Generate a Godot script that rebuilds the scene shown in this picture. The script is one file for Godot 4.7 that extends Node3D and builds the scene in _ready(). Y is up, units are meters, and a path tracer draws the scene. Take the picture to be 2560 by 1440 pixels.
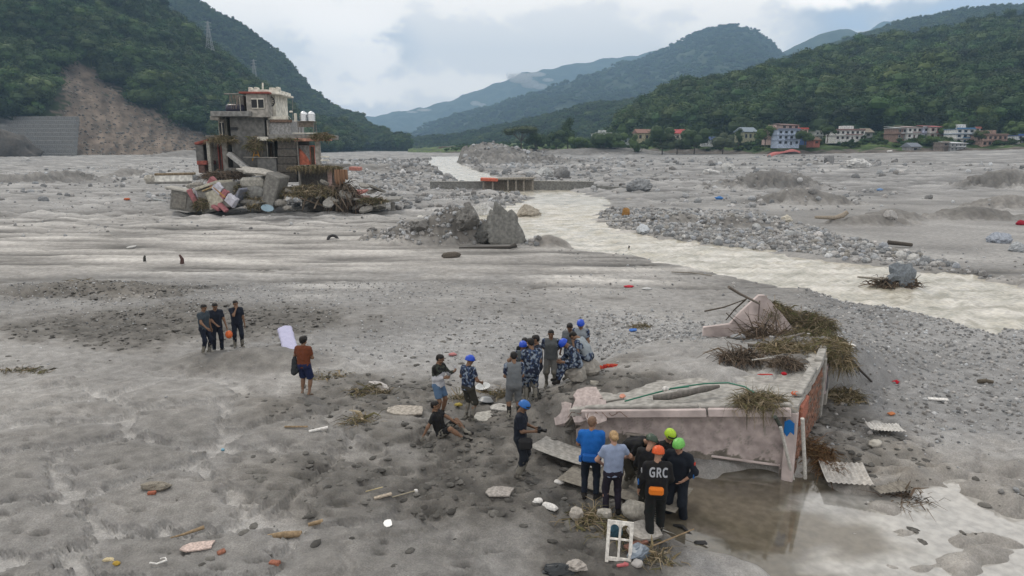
extends Node3D
# A flooded mountain valley after a debris flow: grey mud plain, milky river, wrecked buildings, rescuers round a buried house.

var mats := {}
var noise := {}
var rng := RandomNumberGenerator.new()
var used_names := {}
const SKY_LIGHT := 1.5


func _ready() -> void:
	rng.seed = 7
	camera_and_light()
	make_noises()
	make_materials()
	build_ground()
	build_river()
	build_hills()
	build_objects()


func camera_and_light() -> void:
	var cam := Camera3D.new()
	cam.name = "camera"
	cam.position = Vector3(0, 7.05, 0)
	cam.rotation_degrees = Vector3(-11.587, 0, 0)
	cam.fov = 45.74
	cam.near = 0.1
	cam.far = 20000.0
	add_child(cam)
	cam.current = true
	var env := Environment.new()
	env.tonemap_mode = Environment.TONE_MAPPER_LINEAR
	env.tonemap_exposure = 1.0
	env.background_mode = Environment.BG_SKY
	env.sdfgi_enabled = true
	env.ssao_enabled = true
	env.ssil_enabled = true
	env.fog_enabled = true
	env.fog_density = 0.0002
	env.volumetric_fog_enabled = true
	env.volumetric_fog_density = 0.0
	env.fog_light_color = Color(0.66, 0.81, 0.95)
	var sky := Sky.new()
	var pano := PanoramaSkyMaterial.new()
	pano.panorama = cloud_sky()
	sky.sky_material = pano
	env.sky = sky
	env.background_energy_multiplier = 1.0
	var we := WorldEnvironment.new()
	we.name = "world_environment"
	we.environment = env
	add_child(we)
	var sun := DirectionalLight3D.new()
	sun.name = "sun"
	sun.light_energy = 0.5
	sun.light_angular_distance = 10.0
	sun.light_color = Color(1.0, 0.96, 0.9)
	sun.shadow_enabled = true
	sun.rotation_degrees = Vector3(-46, 212, 0)
	add_child(sun)


func cloud_sky() -> ImageTexture:
	# An overcast sky: pale blue-grey air, brighter towards the zenith, broken by billowed cloud.
	var w := 2048
	var h := 1024
	var big := FastNoiseLite.new()
	big.seed = 11
	big.noise_type = FastNoiseLite.TYPE_SIMPLEX_SMOOTH
	big.frequency = 4.6
	big.fractal_octaves = 6
	big.fractal_gain = 0.5
	big.domain_warp_enabled = true
	big.domain_warp_amplitude = 0.05
	big.domain_warp_frequency = 6.0
	var cover := FastNoiseLite.new()
	cover.seed = 24
	cover.noise_type = FastNoiseLite.TYPE_SIMPLEX_SMOOTH
	cover.frequency = 1.5
	cover.fractal_octaves = 3
	var data := PackedFloat32Array()
	data.resize(w * h * 3)
	var air := Color(0.42, 0.52, 0.66)
	var white := Color(1.27, 1.17, 1.06)
	var veil := Color(0.97, 0.91, 0.84)
	var grey := Color(0.42, 0.48, 0.56)
	for j in h:
		var el := PI * 0.5 - (j + 0.5) / h * PI
		var up := sin(el)
		var ce := cos(el)
		var at := j * w * 3
		if up < -0.05:
			for i in w:
				data[at] = 0.36
				data[at + 1] = 0.37
				data[at + 2] = 0.37
				at += 3
			continue
		var lift := SKY_LIGHT
		for i in w:
			var az := (i + 0.5) / w * TAU
			var px := sin(az) * ce
			var pz := cos(az) * ce
			var n := big.get_noise_3d(px, up * 2.1, pz)
			var c := cover.get_noise_3d(px, up * 1.6, pz)
			# a high pale veil, with banks of grey-bottomed cloud and a few gaps of blue air
			var bank := smoothstep(-0.12, 0.22, c)
			var puff := smoothstep(-0.12, 0.2, n)
			var col := veil.lerp(grey.lerp(white, puff), 0.25 + 0.75 * bank)
			col = col.lerp(air, smoothstep(0.08, 0.3, -n) * 0.6 * bank)
			data[at] = col.r * lift
			data[at + 1] = col.g * lift
			data[at + 2] = col.b * lift
			at += 3
	var im := Image.create_from_data(w, h, false, Image.FORMAT_RGBF, data.to_byte_array())
	return ImageTexture.create_from_image(im)


# ---------------------------------------------------------------- helpers

func numbered(called: String) -> String:
	var n: int = used_names.get(called, 0)
	used_names[called] = n + 1
	return called if n == 0 else "%s_%03d" % [called, n]


func tag(o: Node3D, label := "", category := "", group := "", kind := "") -> Node3D:
	if label:
		o.set_meta("label", label)
	if category:
		o.set_meta("category", category)
	if group:
		o.set_meta("group", group)
	if kind:
		o.set_meta("kind", kind)
	return o


func thing(called: String, label: String, category: String, at := Vector3.ZERO, turn := 0.0, group := "") -> Node3D:
	var o := Node3D.new()
	o.name = numbered(called)
	o.position = at
	o.rotation.y = turn
	add_child(o)
	tag(o, label, category, group)
	return o


func part(called: String, mesh: Mesh, mat: Material, parent: Node3D, at := Transform3D.IDENTITY) -> MeshInstance3D:
	var o := MeshInstance3D.new()
	o.name = called
	o.mesh = mesh
	o.material_override = mat
	o.transform = at
	parent.add_child(o, true)
	return o


func solo(called: String, mesh: Mesh, mat: Material, label: String, category: String, at := Transform3D.IDENTITY, group := "") -> MeshInstance3D:
	var o := MeshInstance3D.new()
	o.name = numbered(called)
	o.mesh = mesh
	o.material_override = mat
	o.transform = at
	add_child(o)
	tag(o, label, category, group)
	return o


func setting(called: String, mesh: Mesh, mat: Material, label := "", kind := "structure") -> MeshInstance3D:
	var o := MeshInstance3D.new()
	o.name = numbered(called)
	o.mesh = mesh
	o.material_override = mat
	add_child(o)
	tag(o, label, "", "", kind)
	return o


func st_new() -> SurfaceTool:
	var st := SurfaceTool.new()
	st.begin(Mesh.PRIMITIVE_TRIANGLES)
	return st


func done(st: SurfaceTool, normals := true) -> ArrayMesh:
	if normals:
		st.generate_normals()
	return st.commit()


func frame(at: Vector3, euler_deg := Vector3.ZERO, scale := Vector3.ONE) -> Transform3D:
	return Transform3D(Basis.from_euler(euler_deg * (PI / 180.0)) * Basis.from_scale(scale), at)


func along(a: Vector3, b: Vector3) -> Transform3D:
	# a frame at a whose y axis runs to b
	var y := (b - a).normalized()
	var x := y.cross(Vector3(0.3, 0.1, 0.95)).normalized()
	if x.length() < 0.5:
		x = y.cross(Vector3.RIGHT).normalized()
	return Transform3D(Basis(x, y, x.cross(y)), a)


func quad(st: SurfaceTool, a: Vector3, b: Vector3, c: Vector3, d: Vector3) -> void:
	# seen from outside, a b c d run clockwise
	for p in [a, b, c, a, c, d]:
		st.add_vertex(p)


func add_box(st: SurfaceTool, size: Vector3, t := Transform3D.IDENTITY, bevel := 0.0) -> void:
	# a box centred on t, its edges chamfered
	st.set_smooth_group(-1)
	var h := size * 0.5
	var b := minf(bevel, minf(h.x, minf(h.y, h.z)) * 0.6)
	if b <= 0.0:
		var p := []
		for i in 8:
			p.append(t * Vector3(h.x if i & 1 else -h.x, h.y if i & 2 else -h.y, h.z if i & 4 else -h.z))
		quad(st, p[0], p[2], p[3], p[1])
		quad(st, p[5], p[7], p[6], p[4])
		quad(st, p[4], p[6], p[2], p[0])
		quad(st, p[1], p[3], p[7], p[5])
		quad(st, p[2], p[6], p[7], p[3])
		quad(st, p[1], p[5], p[4], p[0])
		return
	var pts := PackedVector3Array()
	for i in 8:
		var s := Vector3(1 if i & 1 else -1, 1 if i & 2 else -1, 1 if i & 4 else -1)
		var c := s * h
		pts.append(c - Vector3(0, s.y, s.z) * b)
		pts.append(c - Vector3(s.x, 0, s.z) * b)
		pts.append(c - Vector3(s.x, s.y, 0) * b)
	hull_faces(st, pts, t)


func hull_faces(st: SurfaceTool, pts: PackedVector3Array, t: Transform3D) -> void:
	# faces of the chamfered box: 6 sides, 12 edges, 8 corners
	var ax := [[0, 1, 2], [1, 2, 0], [2, 0, 1]]
	for n in 3:
		var a: int = ax[n][0]
		var u: int = ax[n][1]
		var v: int = ax[n][2]
		for s in 2:
			var q := []
			for uv in [[0, 0], [1, 0], [1, 1], [0, 1]]:
				var i: int = (s << a) | (uv[0] << u) | (uv[1] << v)
				q.append(t * pts[i * 3 + a])
			if s == 1:
				q.reverse()
			quad(st, q[0], q[1], q[2], q[3])
		for su in 2:
			for sv in 2:
				var i0: int = (su << u) | (sv << v)
				var i1: int = i0 | (1 << a)
				var e := [t * pts[i0 * 3 + u], t * pts[i0 * 3 + v], t * pts[i1 * 3 + v], t * pts[i1 * 3 + u]]
				if (su ^ sv) == 1:
					e.reverse()
				quad(st, e[0], e[1], e[2], e[3])
	for i in 8:
		var c := [t * pts[i * 3], t * pts[i * 3 + 1], t * pts[i * 3 + 2]]
		if (int(i & 1 != 0) + int(i & 2 != 0) + int(i & 4 != 0)) % 2 == 1:
			c.reverse()
		for p in c:
			st.add_vertex(p)


func box_mesh(size: Vector3, bevel := 0.0) -> ArrayMesh:
	var key := "box%s%s" % [size, bevel]
	if not mats.has(key):
		var st := st_new()
		add_box(st, size, Transform3D.IDENTITY, bevel)
		mats[key] = done(st)
	return mats[key]


func add_tube(st: SurfaceTool, path: PackedVector3Array, radii: PackedFloat32Array, sides := 6, wobble := 0.0, caps := true) -> void:
	st.set_smooth_group(1)
	var rings := []
	var x := Vector3.ZERO
	for i in path.size():
		var d := (path[mini(i + 1, path.size() - 1)] - path[maxi(i - 1, 0)]).normalized()
		if x == Vector3.ZERO:
			x = d.cross(Vector3(0.31, 0.2, 0.93)).normalized()
		x = (x - d * x.dot(d)).normalized()
		var y := d.cross(x)
		var ring := []
		var r := radii[mini(i, radii.size() - 1)]
		for k in sides:
			var a := TAU * k / sides
			var rr := r * (1.0 + wobble * rng.randf_range(-1.0, 1.0))
			ring.append(path[i] + (x * cos(a) + y * sin(a)) * rr)
		rings.append(ring)
	for i in path.size() - 1:
		for k in sides:
			var k2 := (k + 1) % sides
			quad(st, rings[i][k], rings[i][k2], rings[i + 1][k2], rings[i + 1][k])
	if caps:
		st.set_smooth_group(-1)
		for k in sides:
			var k2 := (k + 1) % sides
			for p in [path[0], rings[0][k2], rings[0][k]]:
				st.add_vertex(p)
			var n := path.size() - 1
			for p in [path[n], rings[n][k], rings[n][k2]]:
				st.add_vertex(p)


func tube_mesh(path: Array, radii: Array, sides := 6, wobble := 0.0) -> ArrayMesh:
	var st := st_new()
	add_tube(st, PackedVector3Array(path), PackedFloat32Array(radii), sides, wobble)
	return done(st)


func add_lathe(st: SurfaceTool, profile: Array, sides := 12, t := Transform3D.IDENTITY, squash := Vector2.ONE) -> void:
	# profile of (radius, height) from bottom to top
	st.set_smooth_group(1)
	for i in profile.size() - 1:
		var p: Vector2 = profile[i]
		var q: Vector2 = profile[i + 1]
		for k in sides:
			var a := TAU * k / sides
			var b := TAU * (k + 1) / sides
			var p0 := t * Vector3(cos(a) * p.x * squash.x, p.y, sin(a) * p.x * squash.y)
			var p1 := t * Vector3(cos(b) * p.x * squash.x, p.y, sin(b) * p.x * squash.y)
			var q0 := t * Vector3(cos(a) * q.x * squash.x, q.y, sin(a) * q.x * squash.y)
			var q1 := t * Vector3(cos(b) * q.x * squash.x, q.y, sin(b) * q.x * squash.y)
			if p.x > 0.0001:
				for v in [p0, q1, p1]:
					st.add_vertex(v)
			if q.x > 0.0001:
				for v in [p0, q0, q1]:
					st.add_vertex(v)


func add_prism(st: SurfaceTool, outline: PackedVector2Array, depth: float, t := Transform3D.IDENTITY) -> void:
	# an outline in the xy plane of t, given a thickness along z (centred)
	st.set_smooth_group(-1)
	var pts := outline
	if not Geometry2D.is_polygon_clockwise(pts):
		pts.reverse()
	var tri := Geometry2D.triangulate_polygon(pts)
	for i in range(0, tri.size(), 3):
		var a := pts[tri[i]]
		var b := pts[tri[i + 1]]
		var c := pts[tri[i + 2]]
		if (b - a).cross(c - a) > 0.0:
			var s := b
			b = c
			c = s
		for p in [a, b, c]:
			st.add_vertex(t * Vector3(p.x, p.y, depth * 0.5))
		for p in [a, c, b]:
			st.add_vertex(t * Vector3(p.x, p.y, -depth * 0.5))
	for i in pts.size():
		var a := pts[i]
		var b := pts[(i + 1) % pts.size()]
		quad(st, t * Vector3(a.x, a.y, depth * 0.5), t * Vector3(a.x, a.y, -depth * 0.5), t * Vector3(b.x, b.y, -depth * 0.5), t * Vector3(b.x, b.y, depth * 0.5))


func lump_mesh(seed_: int, size: Vector3, rough := 0.25, rings := 9, sides := 14, sharp := 0.0, octaves := 3, taper := 0.0, shift := 0.0) -> ArrayMesh:
	# a closed, uneven, stone-like body
	var n := FastNoiseLite.new()
	n.seed = seed_
	n.frequency = 0.9
	n.fractal_octaves = octaves
	n.fractal_gain = 0.55
	var cuts := []
	var r := RandomNumberGenerator.new()
	r.seed = seed_ * 31 + 5
	for i in 9:
		cuts.append(Vector4(r.randfn(), r.randfn(), r.randfn(), r.randf_range(0.62, 0.95)))
	var st := st_new()
	st.set_smooth_group(-1 if sharp > 0.5 else 1)
	var grid := []
	for j in rings + 1:
		var row := []
		for i in sides:
			var a := PI * j / rings
			var b := TAU * i / sides
			var d := Vector3(sin(a) * cos(b), cos(a), sin(a) * sin(b))
			var k := 1.0 + rough * n.get_noise_3dv(d * 1.6)
			for c in cuts:
				var nn := Vector3(c.x, c.y, c.z).normalized()
				var s := d.dot(nn) * k
				if s > c.w:
					k *= lerpf(1.0, c.w / s, sharp)
			var p := d * k * size * 0.5
			var f := clampf(p.y / size.y + 0.5, 0.0, 1.0)
			p.x = p.x * (1.0 - taper * f) + shift * f
			p.z *= 1.0 - taper * f
			row.append(p)
		grid.append(row)
	for j in rings:
		for i in sides:
			var i2 := (i + 1) % sides
			if j > 0:
				for p in [grid[j][i], grid[j][i2], grid[j + 1][i2]]:
					st.add_vertex(p)
			if j < rings - 1:
				for p in [grid[j][i], grid[j + 1][i2], grid[j + 1][i]]:
					st.add_vertex(p)
	return done(st)


func scatter(called: String, mesh: Mesh, mat: Material, places: Array, tints: PackedColorArray, label: String, category := "") -> MultiMeshInstance3D:
	var mm := MultiMesh.new()
	mm.transform_format = MultiMesh.TRANSFORM_3D
	mm.use_colors = true
	mm.mesh = mesh
	mm.instance_count = places.size()
	var buf := PackedFloat32Array()
	buf.resize(places.size() * 16)
	var at := 0
	for i in places.size():
		var t: Transform3D = places[i]
		var b := t.basis
		var o := t.origin
		var c := tints[i]
		buf[at] = b.x.x
		buf[at + 1] = b.y.x
		buf[at + 2] = b.z.x
		buf[at + 3] = o.x
		buf[at + 4] = b.x.y
		buf[at + 5] = b.y.y
		buf[at + 6] = b.z.y
		buf[at + 7] = o.y
		buf[at + 8] = b.x.z
		buf[at + 9] = b.y.z
		buf[at + 10] = b.z.z
		buf[at + 11] = o.z
		buf[at + 12] = c.r
		buf[at + 13] = c.g
		buf[at + 14] = c.b
		buf[at + 15] = 1.0
		at += 16
	mm.buffer = buf
	var o2 := MultiMeshInstance3D.new()
	o2.name = numbered(called)
	o2.multimesh = mm
	o2.material_override = mat
	add_child(o2)
	tag(o2, label, category, "", "stuff")
	return o2

# ---------------------------------------------------------------- ground

func fnl(seed_: int, freq: float, octaves := 4, kind := FastNoiseLite.TYPE_SIMPLEX_SMOOTH) -> FastNoiseLite:
	var n := FastNoiseLite.new()
	n.seed = seed_
	n.noise_type = kind
	n.frequency = freq
	n.fractal_octaves = octaves
	if octaves <= 1:
		n.fractal_type = FastNoiseLite.FRACTAL_NONE
	return n


func make_noises() -> void:
	noise.big = fnl(1, 0.02, 3)
	noise.mid = fnl(2, 0.16, 3)
	noise.fine = fnl(3, 1.1, 3)
	noise.clod = fnl(4, 2.6, 3)
	noise.streak = fnl(5, 0.12, 4)
	noise.edge = fnl(6, 0.35, 3)
	var web := FastNoiseLite.new()
	web.seed = 9
	web.noise_type = FastNoiseLite.TYPE_CELLULAR
	web.cellular_return_type = FastNoiseLite.RETURN_DISTANCE2_SUB
	web.frequency = 0.46
	web.fractal_type = FastNoiseLite.FRACTAL_NONE
	web.domain_warp_enabled = true
	web.domain_warp_amplitude = 1.6
	web.domain_warp_frequency = 0.3
	web.domain_warp_fractal_octaves = 3
	noise.web = web
	var pit := FastNoiseLite.new()
	pit.seed = 33
	pit.noise_type = FastNoiseLite.TYPE_CELLULAR
	pit.cellular_return_type = FastNoiseLite.RETURN_DISTANCE
	pit.frequency = 1.5
	pit.fractal_type = FastNoiseLite.FRACTAL_NONE
	pit.domain_warp_enabled = true
	pit.domain_warp_amplitude = 0.5
	pit.domain_warp_frequency = 1.3
	noise.pit = pit
	var web2: FastNoiseLite = web.duplicate()
	web2.seed = 19
	web2.frequency = 0.95
	web2.domain_warp_amplitude = 0.6
	web2.domain_warp_frequency = 0.9
	noise.web2 = web2
	noise.hill = fnl(14, 0.006, 5)
	noise.leaf = fnl(15, 0.02, 3)
	noise.fold = fnl(40, 1.0, 2)
	noise.blotch = fnl(41, 1.0, 2)


func in_zone(x: float, z: float, cx: float, cz: float, rx: float, rz: float, soft := 0.35) -> float:
	# 1 inside an ellipse, fading over an uneven edge to 0 outside
	var d := sqrt(pow((x - cx) / rx, 2.0) + pow((z - cz) / rz, 2.0))
	if d > 1.0 + soft * 2.0:
		return 0.0
	d += noise.edge.get_noise_2d(x, z) * 0.45
	return 1.0 - smoothstep(1.0 - soft, 1.0 + soft, d)


# the river: (x, z, half width), from the far bend down to the right edge of the view
var river := [
	Vector3(-37.108, 0, -390.438), 6.5,
	Vector3(-24.469, 0, -249.36), 6.0,
	Vector3(-9.596, 0, -165.758), 5.0,
	Vector3(1.469, 0, -126.517), 6.0,
	Vector3(8.258, 0, -101.344), 5.0,
	Vector3(6.082, 0, -86.866), 5.5,
	Vector3(0.867, 0, -74.098), 8.0,
	Vector3(2.57, 0, -62.536), 6.5,
	Vector3(7.575, 0, -53.556), 4.6,
	Vector3(13.11, 0, -47.16), 4.4,
	Vector3(17.505, 0, -40.92), 4.6,
	Vector3(21.464, 0, -35.222), 5.2,
	Vector3(23.62, 0, -30.709), 5.6,
	Vector3(27.507, 0, -26.422), 5.0,
]


func river_distance(x: float, z: float) -> float:
	# distance to the water's edge, negative on the water
	var best := 1e9
	var n := river.size() / 2
	for i in n - 1:
		var a: Vector3 = river[i * 2]
		var b: Vector3 = river[i * 2 + 2]
		var dx := b.x - a.x
		var dz := b.z - a.z
		var t := clampf(((x - a.x) * dx + (z - a.z) * dz) / (dx * dx + dz * dz), 0.0, 1.0)
		var w: float = lerpf(river[i * 2 + 1], river[i * 2 + 3], t)
		var d := Vector2(x - a.x - dx * t, z - a.z - dz * t).length() - w
		best = minf(best, d)
	return best


# broad heaps of debris on the plain: (x, z, radius x, radius z, height)
var heaps := [
	[Vector3(-5.997, 0, -53.556), 5.0, 2.4, 1.7],
	[Vector3(-3.911, 0, -53.077), 2.4, 1.6, 1.2],
	[Vector3(2.676, 0, -50.374), 1.6, 1.2, 0.7],
	[Vector3(46.419, 0, -123.957), 9.0, 6.0, 3.3],
	[Vector3(90.326, 0, -126.517), 8.0, 6.0, 3.2],
	[Vector3(-4.798, 0, -277.227), 26.0, 22.0, 6.0],
	[Vector3(-12.851, 0, -297.133), 14.0, 18.0, 5.0],
	[Vector3(56.545, 0, -446.422), 60.0, 30.0, 4.0],
	[Vector3(-103.293, 0, -146.087), 16.0, 5.0, 1.5],
	[Vector3(-93.133, 0, -146.087), 7.0, 4.0, 1.3],
	[Vector3(-91.158, 0, -165.758), 5.0, 5.0, 2.0],
	[Vector3(-182.166, 0, -390.438), 20.0, 18.0, 3.5],
	[Vector3(38.409, 0, -69.006), 3.0, 2.0, 1.1],
	[Vector3(39.634, 0, -89.426), 5.0, 3.0, 1.6],
	[Vector3(34.089, 0, -64.556), 4.0, 1.6, 1.0],
	[Vector3(35.717, 0, -91.445), 4.0, 3.0, 1.2],
	[Vector3(47.292, 0, -70.213), 5.0, 2.5, 1.2],
	[Vector3(59.492, 0, -82.156), 5.0, 2.5, 1.6],
	[Vector3(-38.382, 0, -207.559), 30.0, 20.0, 1.5],
	[Vector3(15.56, 0, -66.34), 5.0, 1.6, 0.9],
	[Vector3(20.667, 0, -62.864), 4.0, 1.5, 0.9],
	[Vector3(-8.609, 0, -21.994), 2.6, 1.5, 0.45],
	[Vector3(-21.894, 0, -33.879), 5.0, 1.5, 0.4],
	[Vector3(2.855, 0, -19.282), 0.9, 0.7, 0.55],
]


func heap_at(x: float, z: float, list: Array) -> Vector2:
	# height of the debris heaps here, and how much of a heap this is
	var h := 0.0
	var e := 0.0
	for p in list:
		var c: Vector3 = p[0]
		var u: float = (x - c.x) / p[1]
		var v: float = (z - c.z) / p[2]
		var q := u * u + v * v
		if q < 2.6:
			var r := sqrt(q)
			var n: float = noise.mid.get_noise_2d(x * 4.0, z * 4.0) * 0.4
			h += float(p[3]) * (1.0 - smoothstep(0.0, 1.35, r + n * r))
			e = maxf(e, 1.0 - smoothstep(0.5, 1.8, q))
	return Vector2(h, e)


func base_height(x: float, z: float, heap: Vector2) -> float:
	# the lie of the land without small unevenness
	var d := -z
	var h := 0.0
	if d > 130.0:
		var t := clampf((d - 130.0) / 230.0, 0.0, 1.4)
		var q := clampf((x / d + 0.05) / 0.8, 0.0, 1.0)
		h += t * (2.0 + 6.6 * q * q)
	h += heap.x
	# mud banked up over the buried house
	var back := house_bank(x, z)
	h = maxf(h, back)
	# hollow with standing water in front of the house and to its right
	h -= 0.34 * pool_zone(x, z)
	return h


const ROOF_FL := Vector3(1.4, 0.95, -15.4)
const ROOF_FR := Vector3(6.17, 1.6, -13.91)
const ROOF_V := Vector2(0.522, -0.853)


func roof_st(x: float, z: float) -> Vector2:
	# place on the buried roof: s runs along the front wall (0 left, 1 right), t metres towards the back
	var ux := ROOF_FR.x - ROOF_FL.x
	var uz := ROOF_FR.z - ROOF_FL.z
	var px := x - ROOF_FL.x
	var pz := z - ROOF_FL.z
	var det := ux * ROOF_V.y - uz * ROOF_V.x
	return Vector2((px * ROOF_V.y - pz * ROOF_V.x) / det, (ux * pz - uz * px) / det)


func house_bank(x: float, z: float) -> float:
	# mud banked against the house from the left and behind, spilling over most of its roof
	if x < -3.0 or x > 15.0 or z > -13.0 or z < -34.0:
		return 0.0
	var q := roof_st(x, z)
	var s := q.x
	var t := q.y
	var roof := lerpf(0.95, 1.6, clampf(s, 0.0, 1.0))
	var n: float = noise.edge.get_noise_2d(x * 1.6, z * 1.6)
	var cover := smoothstep(-0.15, 0.75, t * 0.34 - clampf(s, 0.0, 1.0) * 0.95 + 0.1 + n * 0.6)
	var h := roof - 0.2 + cover * (0.34 + 0.14 * n)
	var left := smoothstep(-0.62, 0.05, s)
	var right := 1.0 - smoothstep(0.955, 0.985 + 0.6 * smoothstep(5.2, 9.0, t), s)
	var front := smoothstep(0.5, 0.66, t) if s > 0.0 else smoothstep(-0.6, 1.2, t)
	var back := 1.0 - smoothstep(5.0, 13.0, t) * 0.9
	return maxf(0.0, h * left * right * front * back)


func pool_zone(x: float, z: float) -> float:
	if z < -19.5 or x < 2.0:
		return 0.0
	var a := in_zone(x, z, 5.3, -12.3, 2.2, 2.3, 0.25)
	var b := in_zone(x, z, 8.6, -11.0, 3.8, 2.6, 0.4) * 0.45
	return maxf(a, b)


func ground_zones(x: float, z: float) -> Array:
	# weights of: trodden dark mud, gravel, smooth rilled mud, streaked plain, rocky debris, wet
	var d := -z
	var dark := 0.0
	var gravel := 0.0
	var rills := 0.0
	var streak := 0.0
	var rocky := 0.0
	var wet := 0.0
	if d < 45.0:
		dark = maxf(in_zone(x, z, -13.5, -27.5, 7.0, 3.4), in_zone(x, z, 0.9, -15.6, 3.4, 3.6))
		dark = maxf(dark, in_zone(x, z, -20.0, -33.5, 4.5, 2.0))
		dark = maxf(dark, in_zone(x, z, -0.2, -13.6, 2.4, 2.0, 0.5))
		dark = maxf(dark, 0.9 * in_zone(x, z, 1.6, -11.2, 1.5, 1.3, 0.5))
		dark = maxf(dark, 0.85 * in_zone(x, z, -4.3, -18.6, 2.8, 2.0, 0.5))
		dark = maxf(dark, 0.7 * in_zone(x, z, -3.6, -13.6, 2.2, 1.6, 0.6))
		dark = maxf(dark, 0.9 * in_zone(x, z, 8.3, -16.4, 1.6, 3.0, 0.4))
		gravel = maxf(in_zone(x, z, 17.0, -27.0, 12.0, 12.0, 0.2) * smoothstep(7.5, 9.5, x + (z + 20.0) * 0.5), in_zone(x, z, 16.0, -19.5, 7.5, 5.0, 0.25))
		gravel = maxf(gravel, 0.9 * in_zone(x, z, 1.0, -25.0, 8.5, 4.0, 0.5))
		gravel = maxf(gravel, 0.8 * in_zone(x, z, -15.0, -34.0, 14.0, 5.0, 0.6))
		gravel = maxf(gravel, 0.6 * in_zone(x, z, -8.0, -24.5, 3.0, 2.2, 0.6))
		rills = (1.0 - smoothstep(17.0, 22.5, d + noise.edge.get_noise_2d(x, z) * 4.0)) * (1.0 - smoothstep(-3.5, 1.5, x))
		wet = maxf(pool_zone(x, z), in_zone(x, z, 9.5, -12.0, 4.6, 2.8, 0.4))
	streak = smoothstep(30.0, 40.0, d + noise.edge.get_noise_2d(x * 0.5, z * 0.5) * 8.0) * (1.0 - smoothstep(66.0, 84.0, d))
	if x > 0.0 and d > 40.0:
		streak *= 1.0 - smoothstep(10.0, 16.0, x)
	rocky = smoothstep(60.0, 84.0, d - maxf(x, -20.0) * 0.5) * (1.0 - 0.5 * smoothstep(180.0, 260.0, d) * smoothstep(0.1, 0.3, x / d))
	return [dark, gravel, rills, streak, rocky, wet]


func build_ground() -> void:
	var rows := 1150
	var half := 300
	var cols := half * 2 + 1
	var verts := PackedVector3Array()
	var colors := PackedColorArray()
	verts.resize(rows * cols)
	colors.resize(rows * cols)
	var k := log(340.0) / (rows - 1)
	var at := 0
	for i in rows:
		var d := 4.6 * exp(k * i)
		var list := heaps.filter(func(p: Array) -> bool: return absf(p[0].z + d) < p[2] * 1.7)
		for j in cols:
			var x := (j - half) / float(half) * (d * 1.02 + 4.0)
			var p := ground_point(x, -d, list)
			verts[at] = Vector3(x, p[0], -d)
			colors[at] = p[1]
			at += 1
	var idx := PackedInt32Array()
	idx.resize((rows - 1) * (cols - 1) * 6)
	at = 0
	for i in rows - 1:
		for j in cols - 1:
			var a := i * cols + j
			idx[at] = a
			idx[at + 1] = a + cols
			idx[at + 2] = a + 1
			idx[at + 3] = a + 1
			idx[at + 4] = a + cols
			idx[at + 5] = a + cols + 1
			at += 6
	var normals := grid_normals(verts, rows, cols)
	var arr := []
	arr.resize(Mesh.ARRAY_MAX)
	arr[Mesh.ARRAY_VERTEX] = verts
	arr[Mesh.ARRAY_NORMAL] = normals
	arr[Mesh.ARRAY_COLOR] = colors
	arr[Mesh.ARRAY_INDEX] = idx
	var m := ArrayMesh.new()
	m.add_surface_from_arrays(Mesh.PRIMITIVE_TRIANGLES, arr)
	setting("ground", m, mats.ground, "grey mud and gravel plain left by the flood")


func grid_normals(verts: PackedVector3Array, rows: int, cols: int) -> PackedVector3Array:
	var out := PackedVector3Array()
	out.resize(verts.size())
	for i in rows:
		var i0 := maxi(i - 1, 0) * cols
		var i1 := mini(i + 1, rows - 1) * cols
		for j in cols:
			var dx := verts[i * cols + mini(j + 1, cols - 1)] - verts[i * cols + maxi(j - 1, 0)]
			var dz := verts[i1 + j] - verts[i0 + j]
			out[i * cols + j] = dx.cross(dz).normalized()
	return out


func ground_y(x: float, z: float) -> float:
	return ground_point(x, z, heaps)[0]


func on_ground(p: Vector3, lift := 0.0) -> Vector3:
	return Vector3(p.x, ground_y(p.x, p.z) + lift, p.z)


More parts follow.
